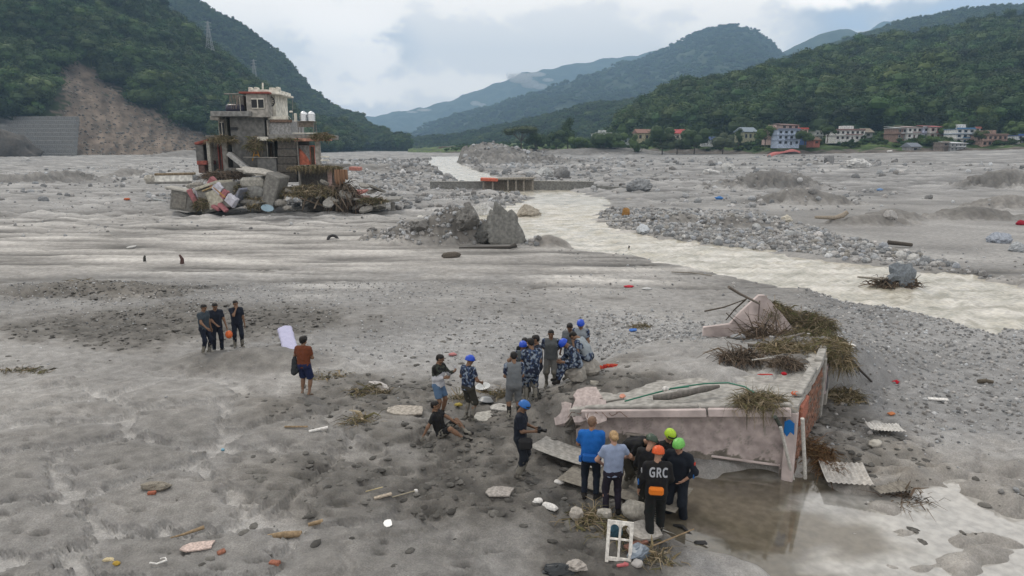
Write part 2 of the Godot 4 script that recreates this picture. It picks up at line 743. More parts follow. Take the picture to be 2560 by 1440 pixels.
func ground_point(x: float, z: float, list: Array) -> Array:
	var d := -z
	var heap := heap_at(x, z, list)
	var w := ground_zones(x, z)
	var dark: float = w[0]
	var gravel: float = w[1]
	var rills: float = w[2]
	var streak: float = w[3]
	var rocky: float = w[4]
	var wet: float = w[5]
	var h := base_height(x, z, heap)
	var mid: float = noise.mid.get_noise_2d(x, z)
	var fine: float = noise.fine.get_noise_2d(x, z)
	h += mid * (0.05 + 0.1 * dark + 0.06 * gravel)
	var tone := 0.285 + mid * 0.05 + fine * 0.02
	var warm := 0.03
	if d < 60.0:
		var clod: float = noise.clod.get_noise_2d(x, z)
		h += fine * (0.012 + 0.05 * dark + 0.02 * gravel) + clod * (0.006 + 0.05 * dark + 0.025 * gravel)
		tone += clod * (0.028 + 0.05 * dark + 0.06 * gravel)
	if rills > 0.01:
		var c: float = noise.web.get_noise_2d(x * 0.8, z) + 1.0
		var pad := smoothstep(0.06, 0.4, c)
		var edge := smoothstep(0.075, 0.105, c + fine * 0.012)
		h += rills * (edge * 0.11 + pad * 0.06)
		tone += rills * (lerpf(0.11, -0.03, edge) - pad * 0.03 + fine * 0.03)
		warm += rills * 0.02 * pad
	if d < 40.0:
		# small scars: braided runnels, and pits trodden or splashed into the mud
		var c2: float = noise.web2.get_noise_2d(x * 0.6, z) + 1.0
		var run := 1.0 - smoothstep(0.05, 0.085, c2)
		var field := smoothstep(-0.1, 0.25, noise.edge.get_noise_2d(x * 0.7 + 40.0, z * 0.7))
		var soft := (1.0 - gravel) * (1.0 - dark)
		h -= run * field * soft * 0.065
		tone += run * field * soft * 0.03
		var pd: float = noise.pit.get_noise_2d(x * 0.75 + z * 0.3, z * 1.5) + 1.0
		var crowd := clampf(dark * 1.1 + exp(-pow((x + 3.4 + (z + 15.0) * 0.25) / 2.6, 2.0)) * 0.75 + exp(-pow((x - 9.0) / 3.5, 2.0)) * 0.5, 0.0, 1.0)
		var hole := (1.0 - smoothstep(0.12, 0.24, pd)) * smoothstep(0.1, 0.25, noise.mid.get_noise_2d(x * 3.0, z * 3.0) + crowd * 0.5)
		h -= hole * 0.075
		tone -= hole * 0.05
	if dark > 0.01:
		tone = lerpf(tone, 0.086 + fine * 0.08 + mid * 0.05, dark * 0.94)
		warm += dark * 0.06
	if gravel > 0.01:
		tone = lerpf(tone, 0.25 + fine * 0.06, gravel * 0.6)
		warm -= gravel * 0.03
	if streak > 0.01:
		var s: float = noise.streak.get_noise_2d(x * 0.55 - z * 0.25, z * 3.2)
		var line := 1.0 - smoothstep(0.0, 0.055, absf(noise.streak.get_noise_2d(x * 0.3 + 90.0 - z * 0.12, z * 1.7)))
		h += streak * (s * 0.16 - line * 0.12)
		tone += streak * (s * 0.36 + 0.04 - line * 0.09)
		warm += streak * 0.02
	if rocky > 0.01:
		var r: float = noise.edge.get_noise_2d(x * 0.7, z * 0.7)
		var r2: float = noise.streak.get_noise_2d(x * 0.4, z * 1.6)
		h += rocky * (r * 0.35 + r2 * 0.2 + mid * 0.3)
		tone += rocky * (r2 * 0.16 + r * 0.1 - 0.03)
		warm -= rocky * 0.02
	if d > 150.0 and x > 0.1 * d:
		var s2: float = noise.streak.get_noise_2d(x * 0.08, z * 0.7)
		tone += s2 * 0.12
	if wet > 0.01:
		h += wet * (noise.edge.get_noise_2d(x * 1.3, z * 2.4) * 0.4 + noise.web2.get_noise_2d(x * 0.5, z * 0.7) * 0.04) * smoothstep(5.9, 6.9, x)
		tone = lerpf(tone, 0.24 + fine * 0.05, wet * 0.6)
		warm += 0.04 * wet
	# the river bed and its banks
	if d > 20.0 and x > -60.0:
		var rd := river_distance(x, z)
		if rd < 10.0:
			rd += noise.edge.get_noise_2d(x * 0.5, z * 0.5) * 1.6 + mid * 0.6
			h = lerpf(minf(h, 0.0) - 0.55, h, smoothstep(-1.2, 1.6, rd))
	if heap.y > 0.0:
		tone = lerpf(tone, 0.15 + fine * 0.08 + mid * 0.05, heap.y * 0.75)
		warm += 0.03 * heap.y
	tone = clampf(tone, 0.05, 0.5)
	tone *= 1.18 + 0.6 * noise.big.get_noise_2d(x * 3.0, z * 4.0)
	return [h, Color(tone * (1.0 + warm * 0.7), tone, tone * (1.0 - warm))]


func build_river() -> void:
	# milky water: one sheet along the channel, rippled and slightly uneven
	var st := st_new()
	var n := river.size() / 2
	var curve := Curve3D.new()
	for i in n:
		var p: Vector3 = river[i * 2]
		var a: Vector3 = river[maxi(i - 1, 0) * 2]
		var b: Vector3 = river[mini(i + 1, n - 1) * 2]
		var tng := (b - a) * 0.16
		curve.add_point(p, -tng, tng)
	curve.bake_interval = 0.5
	var verts := PackedVector3Array()
	var cols := 33
	var rows := 0
	var len_ := curve.get_baked_length()
	var s := 0.0
	var colors := PackedColorArray()
	while s < len_:
		var p := curve.sample_baked(s)
		var p2 := curve.sample_baked(minf(s + 0.6, len_))
		var p0 := curve.sample_baked(maxf(s - 0.6, 0.0))
		var dir := (p2 - p0).normalized()
		var side := Vector3(dir.z, 0, -dir.x)
		var far := clampf((-p.z - 130.0) / 230.0, 0.0, 1.4)
		var wide := 11.0 if -p.z < 190.0 else 10.0
		for j in cols:
			var q := p + side * ((j / float(cols - 1)) * 2.0 - 1.0) * wide
			var w: float = noise.fine.get_noise_2d(q.x * 0.5 + q.z * 0.2, q.z * 0.9) * 0.17 + noise.mid.get_noise_2d(q.x * 1.3, q.z * 2.5) * 0.1
			q.y = -0.2 + far * 2.2 + w
			verts.append(q)
			var f: float = noise.streak.get_noise_2d(q.x * 2.0, q.z * 7.0)
			var t := 0.5 + f * 0.3
			colors.append(Color(t * 1.03, t * 0.97, t * (0.82 + 0.1 * f)))
		rows += 1
		s += 0.35 if -p.z < 90.0 else 1.5
	var idx := PackedInt32Array()
	for i in rows - 1:
		for j in cols - 1:
			var a := i * cols + j
			idx.append_array(PackedInt32Array([a, a + 1, a + cols, a + 1, a + cols + 1, a + cols]))
	var arr := []
	arr.resize(Mesh.ARRAY_MAX)
	arr[Mesh.ARRAY_VERTEX] = verts
	var nrm := grid_normals(verts, rows, cols)
	for i in nrm.size():
		if nrm[i].y < 0.0:
			nrm[i] = -nrm[i]
	arr[Mesh.ARRAY_NORMAL] = nrm
	arr[Mesh.ARRAY_COLOR] = colors
	arr[Mesh.ARRAY_INDEX] = idx
	var m := ArrayMesh.new()
	m.add_surface_from_arrays(Mesh.PRIMITIVE_TRIANGLES, arr)
	setting("river_water", m, mats.river, "milky silt-laden river winding across the plain")
	# standing water in the hollow round the house
	var nx := 110
	var nz := 70
	var pv := PackedVector3Array()
	var pc := PackedColorArray()
	for i in nz:
		for j in nx:
			var q := Vector3(1.8 + 14.0 * j / (nx - 1), -0.155, -15.6 + 8.0 * i / (nz - 1))
			pv.append(q)
			# brown and still before the wall, milky with silt to the right and in front
			var e: float = noise.edge.get_noise_2d(q.x * 0.8, q.z * 1.6)
			var milk := maxf(smoothstep(5.7, 7.3, q.x + e * 2.2), smoothstep(-10.9, -10.1, q.z + e * 1.4))
			pc.append(Color(0.13, 0.115, 0.088).lerp(Color(0.4, 0.39, 0.365), milk))
	var pi := PackedInt32Array()
	for i in nz - 1:
		for j in nx - 1:
			var b := i * nx + j
			pi.append_array(PackedInt32Array([b, b + 1, b + nx, b + 1, b + nx + 1, b + nx]))
	var pa := []
	pa.resize(Mesh.ARRAY_MAX)
	pa[Mesh.ARRAY_VERTEX] = pv
	var up := PackedVector3Array()
	up.resize(pv.size())
	up.fill(Vector3.UP)
	pa[Mesh.ARRAY_NORMAL] = up
	pa[Mesh.ARRAY_COLOR] = pc
	pa[Mesh.ARRAY_INDEX] = pi
	var pm := ArrayMesh.new()
	pm.add_surface_from_arrays(Mesh.PRIMITIVE_TRIANGLES, pa)
	setting("pool_water", pm, mats.pool, "murky standing water in the hollow beside the buried house")

# ---------------------------------------------------------------- materials

func lin(r: float, g: float, b: float) -> Color:
	return Color(r, g, b).linear_to_srgb()


func plain_mat(c: Color, rough := 0.85, spec := 0.4) -> StandardMaterial3D:
	var m := StandardMaterial3D.new()
	m.albedo_color = c.linear_to_srgb()
	m.roughness = rough
	m.metallic_specular = spec
	return m


func grain_texture(seed_: int, size: int, freq: float, low: float, high: float, octaves := 5, cell := 0.0) -> ImageTexture:
	# seamless grain, its brightness (as an encoded value) between low and high
	var n := fnl(seed_, freq, octaves)
	var im := n.get_seamless_image(size, size, false, false, 0.12)
	im.convert(Image.FORMAT_L8)
	var data := im.get_data()
	var extra := PackedByteArray()
	if cell > 0.0:
		var cn := FastNoiseLite.new()
		cn.seed = seed_ + 50
		cn.noise_type = FastNoiseLite.TYPE_CELLULAR
		cn.cellular_return_type = FastNoiseLite.RETURN_CELL_VALUE
		cn.fractal_type = FastNoiseLite.FRACTAL_NONE
		cn.frequency = cell
		var ci := cn.get_seamless_image(size, size, false, false, 0.12)
		ci.convert(Image.FORMAT_L8)
		extra = ci.get_data()
	for i in data.size():
		var v := data[i] / 255.0
		if cell > 0.0:
			v = v * 0.6 + extra[i] / 255.0 * 0.4
		v = clampf((v - 0.5) * 1.5 + 0.5, 0.0, 1.0)
		data[i] = int(255.0 * lerpf(low, high, v))
	return ImageTexture.create_from_image(Image.create_from_data(size, size, false, Image.FORMAT_L8, data))


func textured(c: Color, tex: Texture2D, metres: float, rough := 0.85, bump_cm := 0.0, bump: Texture2D = null, world := true) -> StandardMaterial3D:
	var m := plain_mat(c, rough)
	m.albedo_texture = tex
	m.uv1_triplanar = true
	m.uv1_world_triplanar = world
	m.uv1_scale = Vector3.ONE / metres
	if bump_cm > 0.0:
		m.heightmap_enabled = true
		m.heightmap_scale = bump_cm
		m.heightmap_texture = bump if bump else tex
	return m


func make_materials() -> void:
	mats.t_grain = grain_texture(3, 1024, 0.2, 0.74, 1.0, 3, 0.28)
	mats.t_patch = grain_texture(8, 512, 0.02, 0.84, 1.0, 5)
	mats.t_stain = grain_texture(12, 512, 0.012, 0.76, 1.0, 6)
	mats.t_fine = grain_texture(17, 512, 0.08, 0.8, 1.0, 4)
	var g := textured(Color(1.28, 1.28, 1.28).clamp(), mats.t_grain, 7.3, 0.8, 0.7)
	g.albedo_color = Color.WHITE
	g.vertex_color_use_as_albedo = true
	g.metallic_specular = 0.45
	g.detail_enabled = true
	g.detail_blend_mode = BaseMaterial3D.BLEND_MODE_MUL
	g.detail_albedo = mats.t_patch
	g.detail_uv_layer = BaseMaterial3D.DETAIL_UV_2
	g.uv2_triplanar = true
	g.uv2_world_triplanar = true
	g.uv2_scale = Vector3.ONE / 5.3
	mats.ground = g
	var r := textured(Color.WHITE, mats.t_patch, 3.1, 0.22, 7.0, mats.t_patch)
	r.vertex_color_use_as_albedo = true
	r.metallic_specular = 0.5
	mats.river = r
	var p := textured(Color.WHITE, mats.t_patch, 3.0, 0.06, 0.15, mats.t_patch)
	p.albedo_color = Color.WHITE
	p.vertex_color_use_as_albedo = true
	p.metallic_specular = 1.0
	mats.pool = p
	var hl := textured(Color.WHITE, mats.t_stain, 45.0, 0.95, 160.0)
	hl.vertex_color_use_as_albedo = true
	mats.hill = hl
	var lf := plain_mat(Color.WHITE, 0.75, 0.3)
	lf.albedo_color = Color.WHITE
	lf.vertex_color_use_as_albedo = true
	lf.backlight_enabled = true
	lf.backlight = lin(0.02, 0.03, 0.01)
	mats.leaf = lf
	var stn := textured(Color.WHITE, mats.t_stain, 0.9, 0.85, 0.6, mats.t_fine)
	stn.vertex_color_use_as_albedo = true
	mats.stone = stn
	var sk := textured(Color.WHITE, mats.t_patch, 0.3, 0.55, 0.0, null, false)
	sk.vertex_color_use_as_albedo = true
	sk.metallic_specular = 0.4
	mats.skin = sk
	var cl := textured(Color.WHITE, mats.t_fine, 0.4, 0.92, 0.3, mats.t_fine, false)
	cl.vertex_color_use_as_albedo = true
	mats.cloth = cl
	var hr := plain_mat(Color.WHITE, 0.6)
	hr.vertex_color_use_as_albedo = true
	mats.hair = hr
	var tw := plain_mat(Color.WHITE, 0.95, 0.2)
	tw.vertex_color_use_as_albedo = true
	mats.twig = tw
	var pl := textured(Color.WHITE, mats.t_stain, 2.2, 0.9, 0.4, mats.t_fine)
	pl.vertex_color_use_as_albedo = true
	mats.plaster = pl

# ---------------------------------------------------------------- hills and forest

var slopes := []   # for planting: {verts, rows, cols}


func sample_line(pts: Array, u: float) -> Vector3:
	var n := pts.size() - 1
	var f := clampf(u, 0.0, 1.0) * n
	var i := mini(int(f), n - 1)
	var a: Vector3 = pts[i]
	var b: Vector3 = pts[i + 1]
	var p0: Vector3 = pts[maxi(i - 1, 0)]
	var p3: Vector3 = pts[mini(i + 2, n)]
	return a.cubic_interpolate(b, p0, p3, f - i)


func hill(label: String, foot: Array, crest: Array, cols: int, rows: int, rough: float, tint: Callable, bulge := 0.0) -> Dictionary:
	# a slope from its foot to its crest, gullied by noise, falling away again behind the crest
	var back := maxi(4, rows / 6)
	var total := rows + back
	var verts := PackedVector3Array()
	var colors := PackedColorArray()
	for i in total:
		var v := i / float(rows - 1)
		for j in cols:
			var u := j / float(cols - 1)
			var f := sample_line(foot, u)
			var c := sample_line(crest, u)
			var p: Vector3
			if v <= 1.0:
				p = f.lerp(c, v)
				p.y += bulge * sin(v * PI) * (c.y - f.y)
			else:
				var over := (v - 1.0) / 0.17
				var away := Vector3(c.x - f.x, 0, c.z - f.z).normalized()
				p = c + away * over * (c.y - f.y + 20.0) * 0.6
				p.y = c.y - over * over * (c.y - f.y) * 0.5
			var n: float = noise.hill.get_noise_3dv(p) * rough
			p.y += n * sin(clampf(v, 0.0, 1.0) * PI * 0.5) * smoothstep(0.0, 0.1, v) * lerpf(1.0, 0.35, smoothstep(0.7, 1.0, v))
			verts.append(p)
			colors.append(tint.call(p))
	var idx := PackedInt32Array()
	for i in total - 1:
		for j in cols - 1:
			var a := i * cols + j
			idx.append_array(PackedInt32Array([a, a + cols, a + 1, a + 1, a + cols, a + cols + 1]))
	var arr := []
	arr.resize(Mesh.ARRAY_MAX)
	arr[Mesh.ARRAY_VERTEX] = verts
	var nrm := grid_normals(verts, total, cols)
	for i in nrm.size():
		if nrm[i].y < 0.0:
			nrm[i] = -nrm[i]
	arr[Mesh.ARRAY_NORMAL] = nrm
	arr[Mesh.ARRAY_COLOR] = colors
	arr[Mesh.ARRAY_INDEX] = idx
	var m := ArrayMesh.new()
	m.add_surface_from_arrays(Mesh.PRIMITIVE_TRIANGLES, arr)
	setting("hill", m, mats.hill, label)
	return {"verts": verts, "rows": rows, "cols": cols, "total": total}


func tree_mesh(seed_: int, kind: String, leaves: int, leaf: float) -> ArrayMesh:
	# one forest tree about 1 unit tall: lumps of crown set with leaf-sized faces, a short trunk
	var r := RandomNumberGenerator.new()
	r.seed = seed_
	var lumps := []
	if kind == "pine":
		for i in 7:
			var f := i / 6.0
			lumps.append([Vector3(r.randf_range(-0.02, 0.02), 0.28 + f * 0.66, r.randf_range(-0.02, 0.02)), Vector3(1, 0.55, 1) * lerpf(0.2, 0.04, f)])
	elif kind == "bush":
		for i in 5:
			lumps.append([Vector3(r.randf_range(-0.4, 0.4), r.randf_range(0.2, 0.45), r.randf_range(-0.4, 0.4)), Vector3(1, 0.8, 1) * r.randf_range(0.25, 0.4)])
	elif kind == "tall":
		for i in 8:
			lumps.append([Vector3(r.randf_range(-0.13, 0.13), r.randf_range(0.35, 0.9), r.randf_range(-0.13, 0.13)), Vector3(1, 1.0, 1) * r.randf_range(0.11, 0.2)])
	else:
		for i in 8:
			var a := r.randf() * TAU
			var q := r.randf_range(0.0, 0.3)
			lumps.append([Vector3(cos(a) * q, r.randf_range(0.42, 0.82), sin(a) * q), Vector3(1, 0.75, 1) * r.randf_range(0.16, 0.27)])
	var st := st_new()
	st.set_smooth_group(-1)
	# a dark-bodied core in each lump so that the crown is not see-through
	for l in lumps:
		var c: Vector3 = l[0]
		var s: Vector3 = l[1]
		for f in core_faces(r):
			for p in f:
				st.set_color(Color.WHITE)
				st.add_vertex(c + p * s * 0.76)
	for i in leaves:
		var l: Array = lumps[r.randi() % lumps.size()]
		var d := Vector3(r.randfn(), r.randfn() + 0.25, r.randfn()).normalized()
		var p: Vector3 = l[0] + d * l[1] * r.randf_range(0.74, 1.18)
		var t1 := Vector3(r.randfn(), r.randfn() * 0.6, r.randfn()).normalized() * leaf
		var t2 := t1.cross(d + Vector3(r.randfn(), r.randfn(), r.randfn()) * 0.5).normalized() * leaf * r.randf_range(0.6, 1.0)
		var k := r.randf_range(0.75, 1.3)
		st.set_color(Color(k, k * r.randf_range(0.95, 1.05), k * r.randf_range(0.8, 1.1)))
		for q in [p - t1, p + t2, p + t1]:
			st.add_vertex(q)
	if kind != "bush":
		st.set_color(Color(1.0, 0.75, 0.7))
		add_tube(st, PackedVector3Array([Vector3(0, -0.08, 0), Vector3(0.01, 0.5, 0)]), PackedFloat32Array([0.025, 0.012]), 5)
	return done(st)


var core_shape := []

func core_faces(r: RandomNumberGenerator) -> Array:
	if core_shape.is_empty():
		var sm := SphereMesh.new()
		sm.radius = 1.0
		sm.height = 2.0
		sm.radial_segments = 7
		sm.rings = 3
		var a := sm.get_mesh_arrays()
		var vs: PackedVector3Array = a[Mesh.ARRAY_VERTEX]
		var ix: PackedInt32Array = a[Mesh.ARRAY_INDEX]
		for i in range(0, ix.size(), 3):
			core_shape.append([vs[ix[i]], vs[ix[i + 1]], vs[ix[i + 2]]])
	return core_shape


func plant(label: String, slope: Dictionary, count: int, low: float, high: float, kinds: Array, keep: Callable, base: Color, vary := 0.45, v0 := 0.0, v1 := 1.1) -> void:
	var r := RandomNumberGenerator.new()
	r.seed = hash(label)
	var places := []
	var tints := []
	for k in kinds:
		places.append([])
		tints.append(PackedColorArray())
	var verts: PackedVector3Array = slope.verts
	var cols: int = slope.cols
	var rows: int = slope.rows
	for n in count:
		var fi := clampf(r.randf_range(v0, v1) * (rows - 1), 0.0, slope.total - 1.01)
		var fj := r.randf() * (cols - 1.01)
		var i := int(fi)
		var j := int(fj)
		var a := verts[i * cols + j].lerp(verts[i * cols + j + 1], fj - j)
		var b := verts[(i + 1) * cols + j].lerp(verts[(i + 1) * cols + j + 1], fj - j)
		var p := a.lerp(b, fi - i)
		if not keep.call(p):
			continue
		var patch: float = noise.leaf.get_noise_3dv(p)
		var w := r.randi() % kinds.size()
		if patch > 0.25 and r.randf() < 0.5:
			w = 0
		var s := r.randf_range(low, high) * (1.0 + patch * 0.4)
		var t := Transform3D(Basis.from_euler(Vector3(r.randf_range(-0.08, 0.08), r.randf() * TAU, r.randf_range(-0.08, 0.08))) * Basis.from_scale(Vector3(r.randf_range(0.85, 1.25), 1.0, r.randf_range(0.85, 1.25)) * s), p - Vector3(0, s * 0.04, 0))
		places[w].append(t)
		var q := 1.0 + patch * 0.9 + r.randf_range(-vary, vary)
		tints[w].append(Color(base.r * q * r.randf_range(0.78, 1.1) * (1.0 + 0.25 * maxf(patch, 0.0)), base.g * q, base.b * q * r.randf_range(0.8, 1.15)))
	for w in kinds.size():
		if places[w].size():
			scatter("forest", mats[kinds[w]], mats.leaf, places[w], tints[w], label)


func in_poly(p: Vector3, poly: PackedVector2Array) -> bool:
	return Geometry2D.is_point_in_polygon(Vector2(p.x, p.y), poly)


func build_hills() -> void:
	mats.tree_round = tree_mesh(1, "round", 900, 0.042)
	mats.tree_round2 = tree_mesh(2, "round", 900, 0.04)
	mats.tree_tall = tree_mesh(3, "tall", 700, 0.036)
	mats.tree_pine = tree_mesh(4, "pine", 600, 0.032)
	mats.tree_bush = tree_mesh(5, "bush", 600, 0.055)
	var green := Color(0.041, 0.068, 0.024)
	var under := func(p: Vector3) -> Color:
		var n: float = noise.leaf.get_noise_3dv(p)
		return Color(0.03, 0.046, 0.018) * (1.0 + n * 0.5)
	# left, near: the wooded slope with the landslip (outline of bare earth seen in elevation, x and y in metres)
	var slip := PackedVector2Array([Vector2(-328.521, 69.721), Vector2(-315.042, 66.966), Vector2(-298.054, 53.02), Vector2(-276.709, 41.071), Vector2(-247.187, 26.85), Vector2(-229.346, 19.663), Vector2(-219.907, 20.186), Vector2(-209.085, 6.521), Vector2(-200.002, -0.735), Vector2(-288.859, -0.397), Vector2(-298.934, 24.422), Vector2(-300.905, 36.266), Vector2(-320.264, 53.918)])
	var wall := PackedVector2Array([Vector2(-376.898, 24.312), Vector2(-313.337, 23.836), Vector2(-289.311, 23.55), Vector2(-281.258, -0.397), Vector2(-381.345, -0.227)])
	var near_tint := func(p: Vector3) -> Color:
		var n: float = noise.edge.get_noise_2d(p.x * 0.3, p.y * 0.9)
		var m: float = noise.leaf.get_noise_3dv(p * 3.0)
		var q := Vector3(p.x + n * 6.0, p.y + n * 4.0, 0)
		if in_poly(q, slip):
			var run: float = noise.streak.get_noise_2d((p.x + p.y * 0.9) * 1.6, (p.y - p.x * 0.3) * 0.3)
			var t := 0.15 + n * 0.05 + m * 0.07 + run * 0.1
			return Color(t * 1.26, t, t * 0.78)
		if in_poly(q, wall):
			var t2 := 0.19 + m * 0.06 + 0.05 * sin(p.y * 2.2 + n * 3.0)
			return Color(t2, t2 * 1.0, t2 * 0.97)
		return under.call(p)
	var foot_l := [Vector3(-375.929, 2.958, -330), Vector3(-332.088, 2.214, -390), Vector3(-290.04, 1.367, -420), Vector3(-248.203, 0.599, -440), Vector3(-206.529, 0.306, -460), Vector3(-179.507, 0.602, -520), Vector3(-176.664, 0.56, -640), Vector3(-183.961, 0.292, -800)]
	var crest_l := [Vector3(-537.016, 238.203, -520), Vector3(-484.693, 247.666, -620), Vector3(-438.943, 214.882, -680), Vector3(-380.242, 172.391, -710), Vector3(-340.219, 125.287, -730), Vector3(-307.299, 86.49, -760), Vector3(-261.12, 43.593, -820), Vector3(-201.712, 0.97, -900)]
	var near_l := hill("steep wooded slope with a brown landslip scar on the left", foot_l, crest_l, 220, 130, 26.0, near_tint)
	var off_slip := func(p: Vector3) -> bool:
		var n: float = noise.edge.get_noise_2d(p.x * 0.3, p.y * 0.9)
		var q := Vector3(p.x + n * 6.0, p.y + n * 4.0, 0)
		return p.y > 3.0 and not in_poly(q, slip) and not in_poly(q - Vector3(4, 0, 0), slip) and not in_poly(q + Vector3(4, 6, 0), slip) and not in_poly(q, wall)
	plant("dense dark green forest covering the near left slope", near_l, 11000, 10.0, 23.0, ["tree_round", "tree_tall", "tree_round2", "tree_pine", "tree_bush"], off_slip, green)
	slip_stones(slip, near_l)
	# left, behind: the long ridge running down to the river
	var foot_m := [Vector3(-677.965, 1.422, -1000), Vector3(-515.951, -0.991, -1020), Vector3(-382.683, -2.322, -1040), Vector3(-264.505, -2.526, -1000), Vector3(-187.188, -2.381, -930), Vector3(-123.656, -2.156, -860)]
	var crest_m := [Vector3(-939.933, 553.274, -1500), Vector3(-712.52, 344.152, -1480), Vector3(-516.374, 222.037, -1450), Vector3(-380.388, 100.209, -1400), Vector3(-259.894, 47.25, -1200), Vector3(-128.298, -0.045, -900)]
	var mid_l := hill("blue-green wooded ridge behind the left slope", foot_m, crest_m, 150, 70, 30.0, under)
	plant("hazy forest on the ridge behind the left slope", mid_l, 16000, 9.0, 17.0, ["tree_round", "tree_tall", "tree_pine", "tree_round2"], func(p: Vector3) -> bool: return p.y > 4.0, green)
	# right, near: wooded slope above the village
	var foot_r := [Vector3(89.881, 10.195, -560), Vector3(125.134, 11.136, -520), Vector3(156.69, 11.897, -480), Vector3(185.468, 12.602, -450), Vector3(221.112, 12.936, -420), Vector3(256.361, 12.656, -400), Vector3(285.66, 12.516, -390), Vector3(374.713, 13.101, -360)]
	var crest_r := [Vector3(108.038, 16.019, -640), Vector3(158.176, 44.843, -680), Vector3(231.729, 63.602, -720), Vector3(299.415, 82.008, -740), Vector3(391.336, 98.723, -760), Vector3(486.757, 117.744, -780), Vector3(553.321, 137.479, -780), Vector3(754.652, 189.837, -760)]
	var near_r := hill("dark wooded slope above the village on the right", foot_r, crest_r, 170, 90, 22.0, under)
	plant("dense broadleaf forest on the slope above the village", near_r, 8500, 12.0, 26.0, ["tree_round", "tree_round2", "tree_tall", "tree_round", "tree_bush"], func(_p: Vector3) -> bool: return true, green)
	# middle distance, low spur in front of the valley mouth
	var foot_s := [Vector3(-194.331, -4.665, -1300), Vector3(-99.178, -3.313, -1150), Vector3(0, -0.833, -1000), Vector3(87.906, 1.984, -900), Vector3(150.674, 4.744, -820), Vector3(204.991, 7.05, -760), Vector3(263.146, 9.129, -740)]
	var crest_s := [Vector3(-262.867, 24.217, -1700), Vector3(-124.533, 23.316, -1450), Vector3(7.701, 46.28, -1350), Vector3(88.708, 64.983, -1300), Vector3(184.345, 77.896, -1250), Vector3(273.778, 76.015, -1150), Vector3(385.611, 86.256, -1100)]
	var spur := hill("low wooded spur across the valley mouth", foot_s, crest_s, 120, 40, 16.0, under)
	plant("hazy forest on the low spur across the valley", spur, 11000, 9.0, 15.0, ["tree_round", "tree_tall", "tree_round2"], func(_p: Vector3) -> bool: return true, green)
	# right, behind: ridge that climbs out of the frame
	var foot_b := [Vector3(263.228, 21.064, -1000), Vector3(370.608, 48.04, -1050), Vector3(511.162, 74.223, -1100), Vector3(633.672, 92.252, -1100), Vector3(815.421, 122.029, -1100), Vector3(1053.016, 168.98, -1100)]
	var crest_b := [Vector3(390.933, 100.294, -1500), Vector3(609.629, 191.481, -1600), Vector3(832.431, 259.103, -1700), Vector3(1006.2, 306.443, -1700), Vector3(1164.782, 320.837, -1650), Vector3(1504.745, 375.569, -1600)]
	var ridge_b := hill("wooded ridge rising behind the village slope", foot_b, crest_b, 120, 50, 30.0, under)
	plant("hazy forest on the ridge behind the village slope", ridge_b, 11000, 11.0, 19.0, ["tree_round", "tree_tall", "tree_round2"], func(_p: Vector3) -> bool: return true, green)
	var grass := func(p: Vector3) -> Color:
		var n: float = noise.leaf.get_noise_3dv(p * 0.5)
		var m: float = noise.hill.get_noise_3dv(p * 2.0)
		return Color(0.035, 0.055, 0.024).lerp(Color(0.08, 0.11, 0.045), clampf(n + m * 0.8, 0.0, 1.0))
	# the peak and its long shoulder
	var foot_p := [Vector3(-453.411, -12.382, -2465), Vector3(-158.718, -4.91, -2125), Vector3(75.165, 1.791, -1870), Vector3(312.193, 7.05, -1700), Vector3(527.681, 16.119, -1615), Vector3(712.012, 25.167, -1615)]
	var crest_p := [Vector3(-573.246, 38.638, -3128), Vector3(-169.982, 153.586, -2992), Vector3(193.251, 250.001, -2856), Vector3(614.1, 410.466, -3230), Vector3(923.516, 501.401, -2975), Vector3(1186.113, 293.556, -2890)]
	var peak := hill("green mountain with a rounded peak across the valley", foot_p, crest_p, 170, 70, 55.0, grass)
	plant("far woods on the mountain with the rounded peak", peak, 14000, 11.0, 20.0, ["tree_round", "tree_bush"], func(p: Vector3) -> bool: return noise.leaf.get_noise_3dv(p * 0.4) > -0.25, green)
	# saddle ridges behind the peak
	var foot_q := [Vector3(929.95, 70.98, -2856), Vector3(1173.327, 86.87, -2856), Vector3(1416.147, 102.725, -2856), Vector3(1821.001, 118.543, -2856)]
	var crest_q := [Vector3(1087.125, 380.723, -3400), Vector3(1290.812, 457.065, -3400), Vector3(1528.33, 554.169, -3400), Vector3(1663.746, 521.931, -3400), Vector3(1826.83, 417.167, -3400)]
	hill("blue hump behind the rounded peak", [foot_q[0], foot_q[1], foot_q[2], foot_q[2], foot_q[3]], crest_q, 90, 30, 30.0, grass)
	hill("pale blue hump beside the climbing ridge", [Vector3(1974.88, 101.422, -4216), Vector3(2215.719, 101.422, -4216), Vector3(2456.558, 101.422, -4216), Vector3(2817.817, 101.422, -4216)], [Vector3(2145.636, 589.506, -4624), Vector3(2356.595, 789.956, -4624), Vector3(2538.161, 770.561, -4624), Vector3(3007.684, 712.168, -4624)], 80, 30, 35.0, grass)
	# farthest blue range
	var foot_f := [Vector3(-1360.234, -25.114, -4080), Vector3(-891.188, -25.114, -4080), Vector3(-421.947, -15.914, -4080), Vector3(46.861, -6.722, -4080), Vector3(515.118, 7.05, -4080), Vector3(982.275, 29.961, -4080)]
	var crest_f := [Vector3(-1718.202, 36.07, -5168), Vector3(-1147.416, 208.799, -5168), Vector3(-527.046, 328.306, -5168), Vector3(58.098, 524.965, -5168), Vector3(492.164, 608.3, -5168), Vector3(1210.759, 713.052, -5168)]
	hill("farthest blue mountain range under the cloud", foot_f, crest_f, 140, 50, 70.0, grass)
	# wisps of cloud caught on the far range
	var fm := FogMaterial.new()
	fm.density = 0.011
	fm.albedo = Color(0.97, 0.97, 0.97)
